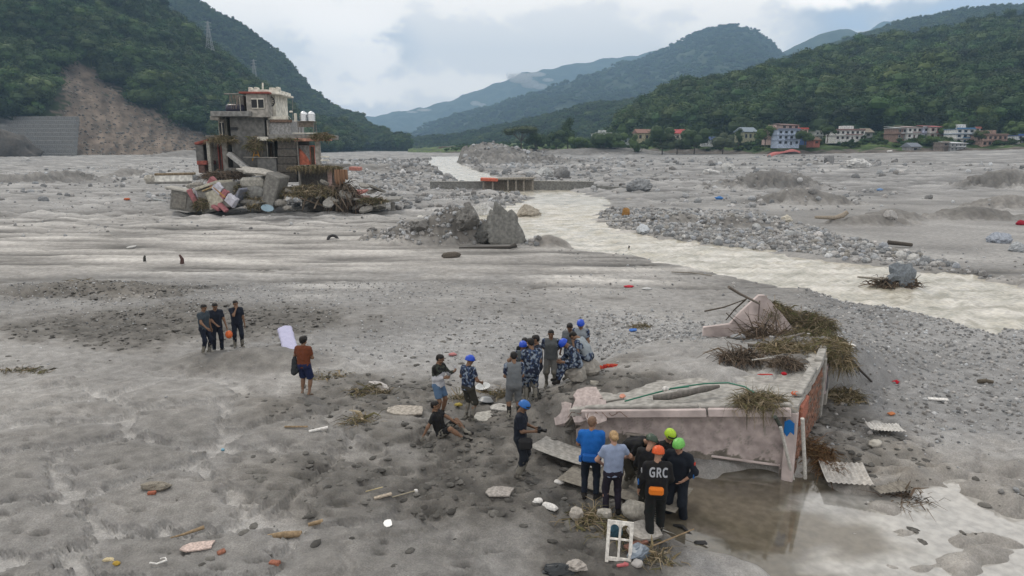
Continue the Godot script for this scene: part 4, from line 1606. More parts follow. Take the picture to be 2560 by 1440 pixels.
func build_wreck() -> void:
	wreck = thing("wrecked_building", "wrecked multi-storey concrete building with a clock tower and stripped lower floors", "building", wreck_base, deg_to_rad(3))
	var grey := wall_mat(Color(0.15, 0.15, 0.145), 4.0)
	var pale := wall_mat(Color(0.32, 0.305, 0.28), 4.0)
	var white := wall_mat(Color(0.66, 0.64, 0.57), 5.0)
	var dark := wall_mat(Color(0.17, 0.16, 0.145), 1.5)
	var glass := gloss(Color(0.012, 0.014, 0.018))
	var leaf := wall_mat(Color(0.1, 0.075, 0.055), 1.0)
	var slabm := wall_mat(Color(0.22, 0.215, 0.2), 3.0)
	var coral := wall_mat(Color(0.62, 0.2, 0.13), 4.0)
	var maroon := wall_mat(Color(0.25, 0.075, 0.06), 3.0)
	# upper part
	wb("concrete_block", Vector3(-29.823, 7.538, -83), Vector3(3.799, 5.892, 8), grey)
	wb("concrete_bay", Vector3(-32.793, 7.34, -83.1), Vector3(0.635, 5.987, 7), pale)
	wb("roof_slab", Vector3(-31.066, 10.743, -82.35), Vector3(4.408, 0.556, 9.5), wall_mat(Color(0.2, 0.2, 0.195), 3.0))
	wb("slab_bracket", Vector3(-33.165, 10.327, -81.4), Vector3(0.988, 0.433, 6), pale)
	wb("corner_post", Vector3(-33.074, 9.062, -79.35), Vector3(0.017, 2.423, 0.3), white)
	wb("corner_post", Vector3(-32.251, 9.171, -79.35), Vector3(0.004, 2.642, 0.3), white)
	var w1 := wb("tall_window", Vector3(-32.78, 9.001, -79.5), Vector3(0.439, 1.766, 0.3), white)
	wb("pane", Vector3(-0.13, 0, 0.12), Vector3(0.2, 1.65, 0.12), glass, Vector3.ZERO, 0.0, w1)
	wb("pane", Vector3(0.15, 0, 0.12), Vector3(0.2, 1.65, 0.12), glass, Vector3.ZERO, 0.0, w1)
	wb("vent_pane", Vector3(-31.301, 9.188, -79.01), Vector3(0.74, 0.307, 0.3), glass, Vector3.ZERO, 0.0)
	wb("penthouse", Vector3(-28.295, 11.68, -81), Vector3(2.283, 2.567, 6), pale)
	wb("penthouse_roof", Vector3(-28.426, 12.997, -81.1), Vector3(3.271, 0.211, 7), maroon)
	var win := wb("window", Vector3(-28.168, 11.846, -78.01), Vector3(1.373, 1.11, 0.3), white)
	wb("pane", Vector3(-0.36, 0, 0.12), Vector3(0.6, 0.9, 0.1), gloss(Color(0.012, 0.014, 0.018)), Vector3.ZERO, 0.0, win)
	wb("pane", Vector3(0.36, 0, 0.12), Vector3(0.6, 0.9, 0.1), gloss(Color(0.012, 0.014, 0.018)), Vector3.ZERO, 0.0, win)
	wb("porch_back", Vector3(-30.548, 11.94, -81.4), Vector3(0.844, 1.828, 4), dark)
	wb("porch_post", Vector3(-30.753, 11.891, -78.7), Vector3(0.013, 1.809, 0.2), pale)
	wb("porch_post", Vector3(-30.261, 11.771, -78.475), Vector3(0.039, 1.591, 0.15), white)
	part("porch_beam", tube_mesh([Vector3(-31.735, 12.879, -78) - wreck_base, Vector3(-30.149, 12.879, -78) - wreck_base], [0.07], 6), slabm, wreck)
	var hang := st_new()
	for i in 7:
		var a := Vector3(-30.767, 12.766, -78.2) - wreck_base + Vector3(rng.randf_range(-0.5, 0.5), 0, rng.randf_range(-0.2, 0.2))
		add_tube(hang, PackedVector3Array([a, a + Vector3(rng.randf_range(-0.2, 0.2), -0.7, 0), a + Vector3(rng.randf_range(-0.4, 0.3), -1.5, 0.1)]), PackedFloat32Array([0.05, 0.03, 0.02]), 4)
	part("torn_reinforcement", done(hang), wall_mat(Color(0.2, 0.17, 0.14)), wreck)
	# clock tower
	wb("clock_tower", Vector3(-27.515, 11.623, -82.5), Vector3(1.472, 2.899, 5), white)
	var cp := Vector3(-27.42, 12.192, -79.9) - wreck_base
	var st := st_new()
	add_lathe(st, [Vector2(0.0, 0.0), Vector2(0.6, 0.0), Vector2(0.6, 0.14), Vector2(0.0, 0.14)], 28)
	var face := part("clock_face", done(st), white, wreck, frame(cp, Vector3(90, 0, 0)))
	var rim := []
	for i in 29:
		rim.append(Vector3(cos(TAU * i / 28.0) * 0.57, 0.15, sin(TAU * i / 28.0) * 0.57))
	var blk := gloss(Color(0.03, 0.03, 0.04))
	part("clock_rim", tube_mesh(rim, [0.06], 5), blk, face)
	for i in 12:
		var an := TAU * i / 12.0
		part("hour_mark", box_mesh(Vector3(0.06, 0.03, 0.17)), blk, face, Transform3D(Basis(Vector3.UP, -an), Vector3(sin(an) * 0.43, 0.155, -cos(an) * 0.43)))
	part("clock_hand", box_mesh(Vector3(0.05, 0.03, 0.34)), blk, face, frame(Vector3(0.08, 0.16, -0.12), Vector3(0, -40, 0)))
	part("clock_hand", box_mesh(Vector3(0.06, 0.03, 0.26)), blk, face, frame(Vector3(-0.08, 0.17, 0.06), Vector3(0, 60, 0)))
	wb("cornice", Vector3(-27.644, 12.988, -81.6), Vector3(3.493, 0.214, 6), white)
	wb("crown_wall", Vector3(-27.789, 13.255, -81.7), Vector3(3.276, 0.344, 5.4), white)
	wb("crown_merlon", Vector3(-29.264, 13.513, -79.5), Vector3(0.286, 0.343, 1), white)
	wb("crown_merlon", Vector3(-28.618, 13.513, -79.5), Vector3(0.331, 0.343, 1), white)
	wb("crown_merlon", Vector3(-26.859, 13.491, -79.5), Vector3(0.558, 0.301, 1), white)
	wb("crown_merlon", Vector3(-26.254, 13.534, -79.5), Vector3(0.33, 0.386, 1), white)
	part("mast", tube_mesh([Vector3(-28.129, 13.508, -80) - wreck_base, Vector3(-28.075, 14.246, -80) - wreck_base], [0.09], 6), white, wreck)
	# right of the tower
	wb("terrace_parapet", Vector3(-26.407, 10.352, -79.2), Vector3(2.178, 0.349, 0.4), white)
	wb("parapet_post", Vector3(-25.694, 10.435, -79.1), Vector3(0.458, 0.523, 0.4), white)
	wb("parapet_post", Vector3(-24.47, 10.417, -79.2), Vector3(0.256, 0.916, 0.4), white)
	wb("stained_wall", Vector3(-26.316, 9.328, -82.2), Vector3(2.548, 1.716, 6), wall_mat(Color(0.3, 0.3, 0.3), 2.0))
	wb("downpipe", Vector3(-27.575, 9.253, -79.025), Vector3(0.189, 1.754, 0.25), pale, Vector3.ZERO, 0.08)
	wb("rusty_ledge", Vector3(-26.081, 10.021, -79.05), Vector3(2.45, 0.306, 0.3), wall_mat(Color(0.16, 0.11, 0.085), 1.5))
	wb("leaning_bar", Vector3(-25.159, 10.617, -78.65), Vector3(0.023, 0.997, 0.1), white, Vector3(0, 0, 38))
	var ds := st_new()
	add_lathe(ds, [Vector2(0.0, 0.0), Vector2(0.16, 0.04), Vector2(0.22, 0.12), Vector2(0.16, 0.2), Vector2(0.0, 0.24)], 12)
	part("lamp_globe", done(ds), white, wreck, frame(Vector3(-24.752, 10.895, -78.5) - wreck_base))
	part("lightning_rod", tube_mesh([Vector3(-24.655, 10.118, -78.6) - wreck_base, Vector3(-24.504, 12.452, -78.6) - wreck_base], [0.025], 4), slabm, wreck)
	# middle floors
	wb("roof_slab", Vector3(-24.181, 8.274, -82), Vector3(6.213, 0.523, 8), slabm)
	wb("edge_beam", Vector3(-27.947, 8.056, -78.5), Vector3(1.218, 0.436, 1), white)
	wb("edge_beam", Vector3(-23.236, 7.942, -78.2), Vector3(2.38, 0.304, 1.2), wall_mat(Color(0.5, 0.27, 0.2), 3.0))
	wb("edge_beam", Vector3(-21.208, 7.963, -78.1), Vector3(1.583, 0.26, 1.2), wall_mat(Color(0.5, 0.27, 0.2), 3.0))
	part("roof_rail", tube_mesh([Vector3(-24.522, 8.657, -77.6) - wreck_base, Vector3(-21.729, 8.657, -77.6) - wreck_base], [0.06], 6), white, wreck)
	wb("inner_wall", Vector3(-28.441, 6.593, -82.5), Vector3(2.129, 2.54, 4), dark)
	wb("door_frame", Vector3(-27.59, 6.872, -78.325), Vector3(0.005, 1.936, 0.25), white)
	wb("door_leaf", Vector3(-27.9, 6.755, -80.4), Vector3(0.527, 1.673, 0.2), leaf)
	wb("column", Vector3(-28.424, 6.96, -78.75), Vector3(0.049, 1.768, 0.3), pale)
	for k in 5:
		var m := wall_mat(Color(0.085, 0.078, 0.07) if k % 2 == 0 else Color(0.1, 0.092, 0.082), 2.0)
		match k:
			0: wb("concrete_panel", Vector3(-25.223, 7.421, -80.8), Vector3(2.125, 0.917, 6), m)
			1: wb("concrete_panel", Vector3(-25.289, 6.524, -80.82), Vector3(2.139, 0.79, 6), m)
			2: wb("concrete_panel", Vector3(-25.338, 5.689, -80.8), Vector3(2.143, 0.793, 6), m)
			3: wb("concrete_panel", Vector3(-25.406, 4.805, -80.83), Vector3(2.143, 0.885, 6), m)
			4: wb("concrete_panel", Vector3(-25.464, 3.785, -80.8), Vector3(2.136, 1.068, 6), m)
	wb("corner_column", Vector3(-24.097, 5.569, -77.85), Vector3(0.025, 4.616, 0.5), pale)
	wb("coral_wall", Vector3(-23.736, 6.246, -80.5), Vector3(1.18, 2.23, 3), coral)
	var cs := st_new()
	add_prism(cs, PackedVector2Array([Vector2(-0.68, 1.1), Vector2(0.68, 1.1), Vector2(0.68, -0.7), Vector2(0.2, 0.1)]), 0.05)
	part("bare_plaster", done(cs), wall_mat(Color(0.27, 0.26, 0.25), 2.0), wreck, frame(Vector3(-23.739, 6.25, -78.93) - wreck_base))
	wb("door_leaf", Vector3(-22.809, 6.202, -79.2), Vector3(0.333, 2.052, 0.4), leaf)
	wb("column", Vector3(-22.077, 6.494, -78.8), Vector3(0.475, 2.696, 0.8), pale)
	wb("balustrade", Vector3(-21.204, 6.083, -78.15), Vector3(0.933, 0.176, 0.3), white)
	wb("balustrade", Vector3(-21.226, 5.686, -78.15), Vector3(0.934, 0.177, 0.3), white)
	wb("floor_slab", Vector3(-21.802, 5.01, -80.8), Vector3(4.411, 0.349, 8), slabm)
	wb("rose_ledge", Vector3(-17.805, 4.763, -78), Vector3(1.182, 0.394, 2), wall_mat(Color(0.4, 0.18, 0.15), 2.0), Vector3(0, 0, -3))
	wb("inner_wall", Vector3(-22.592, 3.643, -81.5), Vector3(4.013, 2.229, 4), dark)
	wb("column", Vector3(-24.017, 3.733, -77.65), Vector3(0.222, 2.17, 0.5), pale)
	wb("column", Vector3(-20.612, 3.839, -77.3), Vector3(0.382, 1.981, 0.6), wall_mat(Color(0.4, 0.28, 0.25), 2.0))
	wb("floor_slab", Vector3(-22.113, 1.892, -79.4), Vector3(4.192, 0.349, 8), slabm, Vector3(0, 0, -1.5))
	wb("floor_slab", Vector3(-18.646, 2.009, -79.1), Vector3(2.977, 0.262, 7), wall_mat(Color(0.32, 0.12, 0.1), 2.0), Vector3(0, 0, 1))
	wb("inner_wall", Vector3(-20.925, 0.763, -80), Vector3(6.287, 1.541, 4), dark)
	wb("column", Vector3(-20.316, 0.985, -76), Vector3(0.224, 1.585, 0.4), pale, Vector3(0, 0, 6))
	wb("column", Vector3(-19.638, 0.969, -76.2), Vector3(0.183, 1.589, 0.4), slabm)
	wb("column", Vector3(-18.379, 0.953, -76.4), Vector3(0.145, 1.593, 0.4), slabm)
	wb("base_wall", Vector3(-17.022, 0.957, -77.1), Vector3(1.167, 1.493, 3), wall_mat(Color(0.18, 0.12, 0.1), 2.0))
	wb("prop", Vector3(-20.672, 1.027, -75.075), Vector3(0.051, 1.438, 0.15), wall_mat(Color(0.4, 0.38, 0.33)), Vector3(0, 0, -22))
	wb("platform_slab", Vector3(-14.809, 1.303, -77.65), Vector3(4.119, 0.306, 4.5), slabm, Vector3(0, 0, 2))
	wb("platform_wall", Vector3(-15.711, 0.611, -77.3), Vector3(1.462, 1.015, 3), slabm)
	wb("platform_leg", Vector3(-13.525, 0.478, -76.1), Vector3(0.444, 1.192, 0.6), slabm)
	wb("fallen_beam", Vector3(-15.053, 1.804, -75.6), Vector3(0.126, 1.221, 0.4), pale, Vector3(0, 0, -52))
	# left wing
	wb("wing_roof", Vector3(-34.92, 7.712, -80.6), Vector3(1.552, 0.264, 4), maroon, Vector3(0, 0, 14))
	wb("wing_wall", Vector3(-34.102, 7.808, -81.6), Vector3(1.341, 1.337, 4), grey)
	wb("inner_wall", Vector3(-34.604, 5.993, -82.5), Vector3(1.072, 3.205, 3), dark)
	wb("wing_pillar", Vector3(-34.21, 6.067, -79), Vector3(0.362, 3.553, 0.8), wall_mat(Color(0.36, 0.35, 0.31), 2.0))
	wb("red_pillar", Vector3(-33.148, 6.07, -78.75), Vector3(0.064, 2.842, 0.3), maroon)
	wb("red_pillar", Vector3(-32.831, 6.07, -78.75), Vector3(0.062, 2.842, 0.3), maroon)
	wb("wing_side", Vector3(-35.906, 6.412, -82), Vector3(0.895, 2.361, 3), grey)
	wb("wing_plinth", Vector3(-34.906, 5.416, -79.7), Vector3(1.086, 0.443, 3), maroon)
	wb("wing_plinth", Vector3(-35.056, 4.744, -79.6), Vector3(0.688, 0.892, 2.4), wall_mat(Color(0.13, 0.08, 0.07)))
	wb("fallen_slab", Vector3(-30.802, 5.602, -78.35), Vector3(2.609, 0.477, 3.5), wall_mat(Color(0.36, 0.36, 0.35), 2.0), Vector3(0, 12, -42))
	wb("rear_floor", Vector3(-29.521, 4.4, -81), Vector3(5.791, 0.889, 6), slabm)
	wb("low_parapet", Vector3(-27.632, 5.111, -78.2), Vector3(2.119, 1.77, 0.6), grey)
	part("hand_rail", tube_mesh([Vector3(-30.128, 6.041, -77.8) - wreck_base, Vector3(-26.416, 5.997, -77.8) - wreck_base], [0.05], 5), pale, wreck)
	# yellow trestle seen in the opening
	var ys := st_new()
	var yc := Vector3(-28.703, 5.73, -78) - wreck_base
	for q in [[-0.45, -0.1, 0.0, 1.5], [0.45, -0.1, 0.05, 1.5], [-0.2, 0.55, 0.25, 0.55]]:
		add_tube(ys, PackedVector3Array([yc + Vector3(q[0], q[1], 0), yc + Vector3(q[2], q[3], 0)]), PackedFloat32Array([0.06]), 5)
	solo("trestle", done(ys), gloss(Color(0.5, 0.25, 0.02)), "yellow trestle caught in the wreck's opening", "trestle", frame(wreck_base))
	# steel water tanks on a stand
	for k in 2:
		var tb := Vector3(-23.4, 9.915, -79) if k == 0 else Vector3(-22.545, 9.915, -79)
		var t := thing("water_tank", "left steel water tank on the wreck's roof" if k == 0 else "right steel water tank on the wreck's roof", "water tank", tb, 0.0, "steel water tanks")
		var ts := st_new()
		var prof := [Vector2(0.0, 0.0), Vector2(0.4, 0.0)]
		for i in 4:
			prof.append_array([Vector2(0.4, 0.08 + i * 0.22), Vector2(0.44, 0.12 + i * 0.22), Vector2(0.44, 0.17 + i * 0.22), Vector2(0.4, 0.21 + i * 0.22)])
		prof.append_array([Vector2(0.3, 1.06), Vector2(0.12, 1.12), Vector2(0.0, 1.13)])
		add_lathe(ts, prof, 18)
		var steel := plain_mat(Color(0.62, 0.64, 0.66), 0.28)
		steel.metallic = 0.9
		part("shell", done(ts), steel, t)
		var ls := st_new()
		add_lathe(ls, [Vector2(0.14, 1.1), Vector2(0.14, 1.18), Vector2(0.0, 1.2)], 10)
		part("lid", done(ls), steel, t)
	var sp := thing("tank_stand", "steel stand carrying two water tanks on the wreck's roof", "stand", Vector3(-23.071, 8.642, -79))
	for q in [Vector2(-1, 1), Vector2(1, 1), Vector2(-1, -1), Vector2(1, -1)]:
		part("leg", box_mesh(Vector3(0.08, 1.3, 0.08)), wall_mat(Color(0.2, 0.19, 0.18)), sp, frame(Vector3(q.x * 0.85, 0.65, q.y * 0.5)))
	part("shelf", box_mesh(Vector3(1.9, 0.08, 1.2)), wall_mat(Color(0.14, 0.12, 0.1)), sp, frame(Vector3(0, 1.28, 0)))
	part("shelf", box_mesh(Vector3(1.9, 0.5, 0.06)), wall_mat(Color(0.14, 0.12, 0.1)), sp, frame(Vector3(0, 0.95, 0.45)))
	# dark rolled tank on the left roof
	var rt := st_new()
	add_lathe(rt, [Vector2(0.0, -1.0), Vector2(0.38, -0.95), Vector2(0.5, -0.7), Vector2(0.5, 0.7), Vector2(0.38, 0.95), Vector2(0.0, 1.0)], 16)
	solo("plastic_tank", done(rt), gloss(Color(0.035, 0.035, 0.06)), "dark plastic tank lying on the wreck's left roof", "water tank", frame(Vector3(-30.866, 11.332, -78.6), Vector3(0, 20, 90)))
	# debris caught on the building
	heap("brush on the wreck's left arch", Vector3(-32.319, 8.1, -78), Vector3(3.4, 1.3, 1.6), 150, 1.3, STRAW, 71)
	heap("hanging brush over the wreck's dark opening", Vector3(-28.796, 7.661, -77.8), Vector3(1.6, 3.2, 1.0), 170, 1.2, GREENISH, 72)
	heap("brush along the wreck's right roof edge", Vector3(-21.12, 8.441, -77.6), Vector3(2.6, 1.4, 1.4), 200, 1.0, GREENISH, 73)
	heap("brush along the middle of the wreck's roof edge", Vector3(-25.409, 8.007, -77.6), Vector3(4.4, 0.5, 0.7), 100, 0.6, GREENISH, 74)
	heap("mat of brush draped over the wreck's lower floor", Vector3(-22.217, 2.612, -75), Vector3(7.6, 2.2, 3.2), 1000, 1.1, STRAW, 75)
	heap("roots hanging down the wreck's right corner", Vector3(-18.522, 2.75, -75.6), Vector3(2.6, 3.6, 2.0), 420, 2.0, ROOTS, 76, 1.3, 0.035)
	heap("brush on the floor edge under the coral wall", Vector3(-21.598, 5.064, -76.4), Vector3(6.6, 0.7, 1.0), 330, 0.8, STRAW, 77, 1.0)
	heap("brush on the platform at the wreck's right end", Vector3(-15.294, 1.485, -75), Vector3(3.4, 0.9, 2.0), 300, 0.9, GREENISH, 78)
	heap("twigs in the rubble below the wreck's left wing", Vector3(-31.81, 4.193, -76.4), Vector3(5.5, 1.6, 2.5), 500, 1.4, ROOTS, 79)
	var cloth := st_new()
	for i in 5:
		var b := Vector3(-18.847, 4.753, -75.2) + Vector3(i * 0.28 - 0.3, 0, 0.1 * (i % 2))
		add_tube(cloth, PackedVector3Array([b, b + Vector3(0.05, -0.9, 0.1), b + Vector3(0.12, -1.9 + 0.2 * i, 0.05)]), PackedFloat32Array([0.16, 0.2, 0.08]), 6, 0.2)
	solo("torn_cloth", done(cloth), cloth_of(Color(0.26, 0.15, 0.09)), "brown torn cloth hanging over the roots on the wreck", "cloth")
	# broken concrete and timbers lying in and round the lower floors
	var r := RandomNumberGenerator.new()
	r.seed = 88
	var where := ["under the coral wall", "below the brush mat", "at the wreck's right corner", "before the undercroft", "beside the platform"]
	var sizes := ["small", "broad", "tilted", "thick", "thin", "long"]
	for k in 26:
		var a := Vector3(-25.141, 1.53, -74.4).lerp(Vector3(-13.903, 0.666, -74.4), r.randf()) + Vector3(0, r.randf_range(-0.3, 2.4) * (1.0 if k < 16 else 0.1), r.randf_range(-0.6, 1.0))
		if k % 3 == 2:
			var l := r.randf_range(1.4, 3.4)
			solo("timber", box_mesh(Vector3(0.16, snappedf(l, 0.3), 0.14), 0.02), wall_mat(Color(0.15, 0.12, 0.09), 0.8), sizes[k % 6] + " splintered timber jutting out " + where[k % 5], "timber", frame(a, Vector3(r.randf_range(-40, 40), r.randf() * 180.0, r.randf_range(-80, 80))), "timbers in the wreck's lower floors")
		else:
			solo("concrete_plate", slab_piece(Vector3(r.randf_range(0.9, 2.2), r.randf_range(0.12, 0.3), r.randf_range(0.7, 1.4))), wall_mat([Color(0.26, 0.25, 0.23), Color(0.2, 0.19, 0.17), Color(0.32, 0.3, 0.27)][k % 3], 1.5), sizes[k % 6] + " broken concrete plate " + where[k % 5], "rubble", frame(a, Vector3(r.randf_range(-35, 35), r.randf() * 180.0, r.randf_range(-45, 45))), "broken plates in the wreck's lower floors")
	fallen_parts()


func heap(label: String, at: Vector3, size: Vector3, n: int, length: float, colors: Array, seed_: int, droop := 0.3, thick := 0.02) -> void:
	if thick == 0.02:
		n *= 3
		length *= 0.7
	solo("brush_heap", brush(seed_, n, size, length, thick, colors, droop), mats.twig, label, "brush", frame(at - Vector3(0, size.y * 0.3, 0)))


func fallen_parts() -> void:
	# pieces of the building tumbled on the mud in front of it
	var cream := wall_mat(Color(0.42, 0.4, 0.33), 3.0)
	var lilac := wall_mat(Color(0.5, 0.5, 0.56), 4.0)
	var rose := wall_mat(Color(0.34, 0.14, 0.15), 3.0)
	var conc := wall_mat(Color(0.2, 0.195, 0.18), 3.0)
	var b := Vector3(-31.115, 0.7, -74)
	var f := thing("fallen_storey", "tumbled storey with lilac and maroon panels lying on its side", "debris", b, deg_to_rad(-18))
	var t := frame(Vector3(0.6, 1.9, 0), Vector3(6, 0, -42))
	part("room_shell", box_mesh(Vector3(4.0, 2.6, 3.0), 0.08), conc, f, frame(Vector3(-0.3, 1.1, -0.4), Vector3(0, 0, 14)))
	part("cream_panel", box_mesh(Vector3(1.9, 1.5, 0.2), 0.04), cream, f, frame(Vector3(-0.1, 1.25, 1.16), Vector3(0, 0, 18)))
	part("cream_panel", box_mesh(Vector3(1.7, 0.6, 0.2), 0.04), cream, f, frame(Vector3(0.0, 0.35, 1.22), Vector3(0, 0, 12)))
	part("cornice_strip", box_mesh(Vector3(2.3, 0.16, 0.3), 0.04), wall_mat(Color(0.4, 0.22, 0.08)), f, frame(Vector3(0.5, 1.95, 1.25), Vector3(0, 0, -38)))
	part("cornice_strip", box_mesh(Vector3(1.5, 0.16, 0.3), 0.04), wall_mat(Color(0.4, 0.3, 0.16)), f, frame(Vector3(-0.8, 2.1, 1.25), Vector3(0, 0, 18)))
	part("roof_edge", box_mesh(Vector3(3.0, 0.3, 2.6), 0.05), cream, f, frame(Vector3(-0.9, 2.45, 0.2), Vector3(0, 0, 16)))
	for k in 4:
		var c := t * Vector3(-1.35 + k * 0.95, 0.25, 1.1)
		var isr := k % 2 == 0
		part("lilac_panel" if not isr else "maroon_panel", box_mesh(Vector3(0.6 if isr else 1.1, 1.0, 0.5), 0.05), rose if isr else lilac, f, Transform3D(t.basis, c))
	part("maroon_block", box_mesh(Vector3(1.2, 0.4, 0.5), 0.06), rose, f, frame(Vector3(1.1, 0.2, 1.4), Vector3(0, 0, -40)))
	part("maroon_block", box_mesh(Vector3(1.0, 0.36, 0.5), 0.06), rose, f, frame(Vector3(0.3, 0.15, 1.5), Vector3(0, 0, -22)))
	part("lilac_panel", box_mesh(Vector3(0.8, 1.2, 0.4), 0.05), lilac, f, frame(Vector3(2.0, 0.8, 0.8), Vector3(0, 0, -36)))
	part("slate_side", box_mesh(Vector3(0.3, 2.4, 1.6), 0.05), wall_mat(Color(0.2, 0.21, 0.25)), f, frame(Vector3(2.2, 1.2, 0.0), Vector3(0, 0, -36)))
	var g := thing("fallen_room", "overturned room with a maroon edge, left of the tumbled storey", "debris", Vector3(-35.336, 0.57, -74.5), deg_to_rad(14))
	part("room_shell", box_mesh(Vector3(2.6, 2.2, 2.6), 0.07), conc, g, frame(Vector3(-0.1, 0.95, -0.4), Vector3(0, 0, -10)))
	part("door_leaf", box_mesh(Vector3(1.3, 1.5, 0.1)), wall_mat(Color(0.2, 0.19, 0.17)), g, frame(Vector3(-0.5, 0.9, 0.96), Vector3(0, 0, -10)))
	part("floor_edge", box_mesh(Vector3(3.0, 0.22, 2.7), 0.05), wall_mat(Color(0.36, 0.35, 0.32)), g, frame(Vector3(-0.3, 2.05, -0.2), Vector3(0, 0, -12)))
	part("maroon_edge", box_mesh(Vector3(0.5, 2.3, 0.6), 0.06), rose, g, frame(Vector3(1.0, 1.1, 1.0), Vector3(0, 0, 24)))
	part("lilac_panel", box_mesh(Vector3(0.7, 2.0, 0.5), 0.06), lilac, g, frame(Vector3(1.6, 1.4, 0.8), Vector3(0, 0, 22)))
	heap("brush between the tumbled pieces in front of the wreck", Vector3(-29.451, 2.807, -74.6), Vector3(4.5, 2.2, 3.0), 500, 1.1, GREENISH, 81)
	heap("brush stuffed beside the tumbled storey", Vector3(-32.951, 1.376, -73.6), Vector3(2.4, 2.4, 1.6), 420, 1.0, GREENISH, 82)
	heap("brush at the right of the tumbled storey", Vector3(-27.518, 1.574, -73.8), Vector3(2.0, 2.6, 1.6), 360, 1.0, STRAW, 83)
	# broken shell with the pale torn slab on top
	var s := thing("fallen_slab", "broken pale slab folded over a dark hollow beside the tumbled storey", "debris", Vector3(-27.42, 0.996, -74.6), deg_to_rad(-6))
	part("slab_top", lump_mesh(55, Vector3(5.2, 0.8, 3.0), 0.5, 10, 18, 0.8), wall_mat(Color(0.44, 0.42, 0.38), 2.0), s, frame(Vector3(0.0, 3.5, -0.4), Vector3(0, 0, -9)))
	part("slab_side", box_mesh(Vector3(1.6, 3.6, 2.6), 0.12), conc, s, frame(Vector3(1.6, 1.6, -0.3), Vector3(0, 0, -20)))
	part("curved_shell", box_mesh(Vector3(2.6, 1.2, 2.4), 0.3), wall_mat(Color(0.3, 0.29, 0.26)), s, frame(Vector3(-0.3, 2.4, 0.0), Vector3(0, 0, 2)))
	part("inner_rubble", lump_mesh(56, Vector3(2.2, 1.6, 0.6), 0.2), wall_mat(Color(0.2, 0.2, 0.19)), s, frame(Vector3(-0.1, 1.5, 1.0)))
	part("rubble", lump_mesh(57, Vector3(3.2, 1.0, 1.6), 0.5, 9, 14, 0.8), conc, s, frame(Vector3(-0.3, 0.4, 0.9)))
	# fallen white wall panel
	var p := thing("fallen_wall", "long white wall panel lying left of the wreck", "wall", Vector3(-43.366, 2.652, -88), deg_to_rad(4))
	part("panel", box_mesh(Vector3(4.8, 0.95, 0.3), 0.04), wall_mat(Color(0.68, 0.67, 0.63), 4.0), p, frame(Vector3(0.2, 0.62, 0), Vector3(-14, 0, 1)))
	part("mud_cap", box_mesh(Vector3(4.9, 0.3, 0.8), 0.08), wall_mat(Color(0.22, 0.17, 0.11)), p, frame(Vector3(0.4, 1.15, -0.25), Vector3(0, 0, 1)))
	part("broken_end", lump_mesh(58, Vector3(1.6, 1.4, 1.2), 0.5, 8, 12, 0.8), wall_mat(Color(0.4, 0.38, 0.34)), p, frame(Vector3(-2.7, 0.5, 0)))
	part("footing", box_mesh(Vector3(5.2, 0.25, 0.9), 0.06), conc, p, frame(Vector3(-0.2, 0.08, 0.2), Vector3(0, 0, 0)))
	for q in [[Vector3(-36.671, 2.73, -80), Vector3(2.2, 1.0, 1.5), 61], [Vector3(-33.964, 2.614, -78), Vector3(2.4, 1.2, 1.6), 62], [Vector3(-25.029, 1.216, -74), Vector3(1.6, 0.9, 1.2), 63], [Vector3(-24.004, 0.751, -73.4), Vector3(1.1, 0.6, 0.9), 64]]:
		solo("rubble_block", lump_mesh(q[2], q[1], 0.4, 8, 12, 0.9), wall_mat(Color(0.28, 0.265, 0.24), 1.5), ["angular rubble block behind the fallen white wall panel", "angular rubble block above the overturned room", "rubble block at the foot of the brush mat", "small rubble block left of the dark undercroft"][q[2] - 61], "rubble", frame(q[0]))
	var dish := st_new()
	add_lathe(dish, [Vector2(0.0, 0.0), Vector2(0.35, 0.06), Vector2(0.6, 0.2), Vector2(0.66, 0.22), Vector2(0.6, 0.24), Vector2(0.33, 0.1), Vector2(0.0, 0.05)], 20)
	solo("basin", done(dish), gloss(Color(0.3, 0.42, 0.5)), "pale blue basin lying on the mud before the wreck", "basin", frame(Vector3(-26.102, 0.616, -73), Vector3(28, 0, -18)))
	solo("cushion", lump_mesh(66, Vector3(0.9, 0.22, 0.5), 0.2), cloth_of(Color(0.6, 0.58, 0.5)), "small cream cushion on the mud beside the basin", "cushion", frame(Vector3(-26.604, 0.08, -75.577)))
	solo("plank", box_mesh(Vector3(2.2, 0.12, 0.5), 0.02), wall_mat(Color(0.36, 0.35, 0.32)), "grey plank on the mud before the wreck's undercroft", "plank", frame(Vector3(-24.625, 0.1, -78.332), Vector3(2, 14, 3)))
	solo("tipped_post", tube_mesh([Vector3(-0.8, 0.25, 0), Vector3(0, 0.12, 0), Vector3(1.1, 0.0, 0)], [0.22, 0.16, 0.05], 8), wall_mat(Color(0.4, 0.42, 0.42)), "pale post end sticking out of mud left of the overturned room", "post", frame(Vector3(-47.387, 0.05, -92.184)))

# ---------------------------------------------------------------- the buried house

var house: Node3D


func wall_frame(a: Vector3, b: Vector3) -> Transform3D:
	# a frame at a: x runs level to b, y up, z out of the wall towards the viewer's side
	var x := Vector3(b.x - a.x, 0, b.z - a.z).normalized()
	return Transform3D(Basis(x, Vector3.UP, x.cross(Vector3.UP)), a)


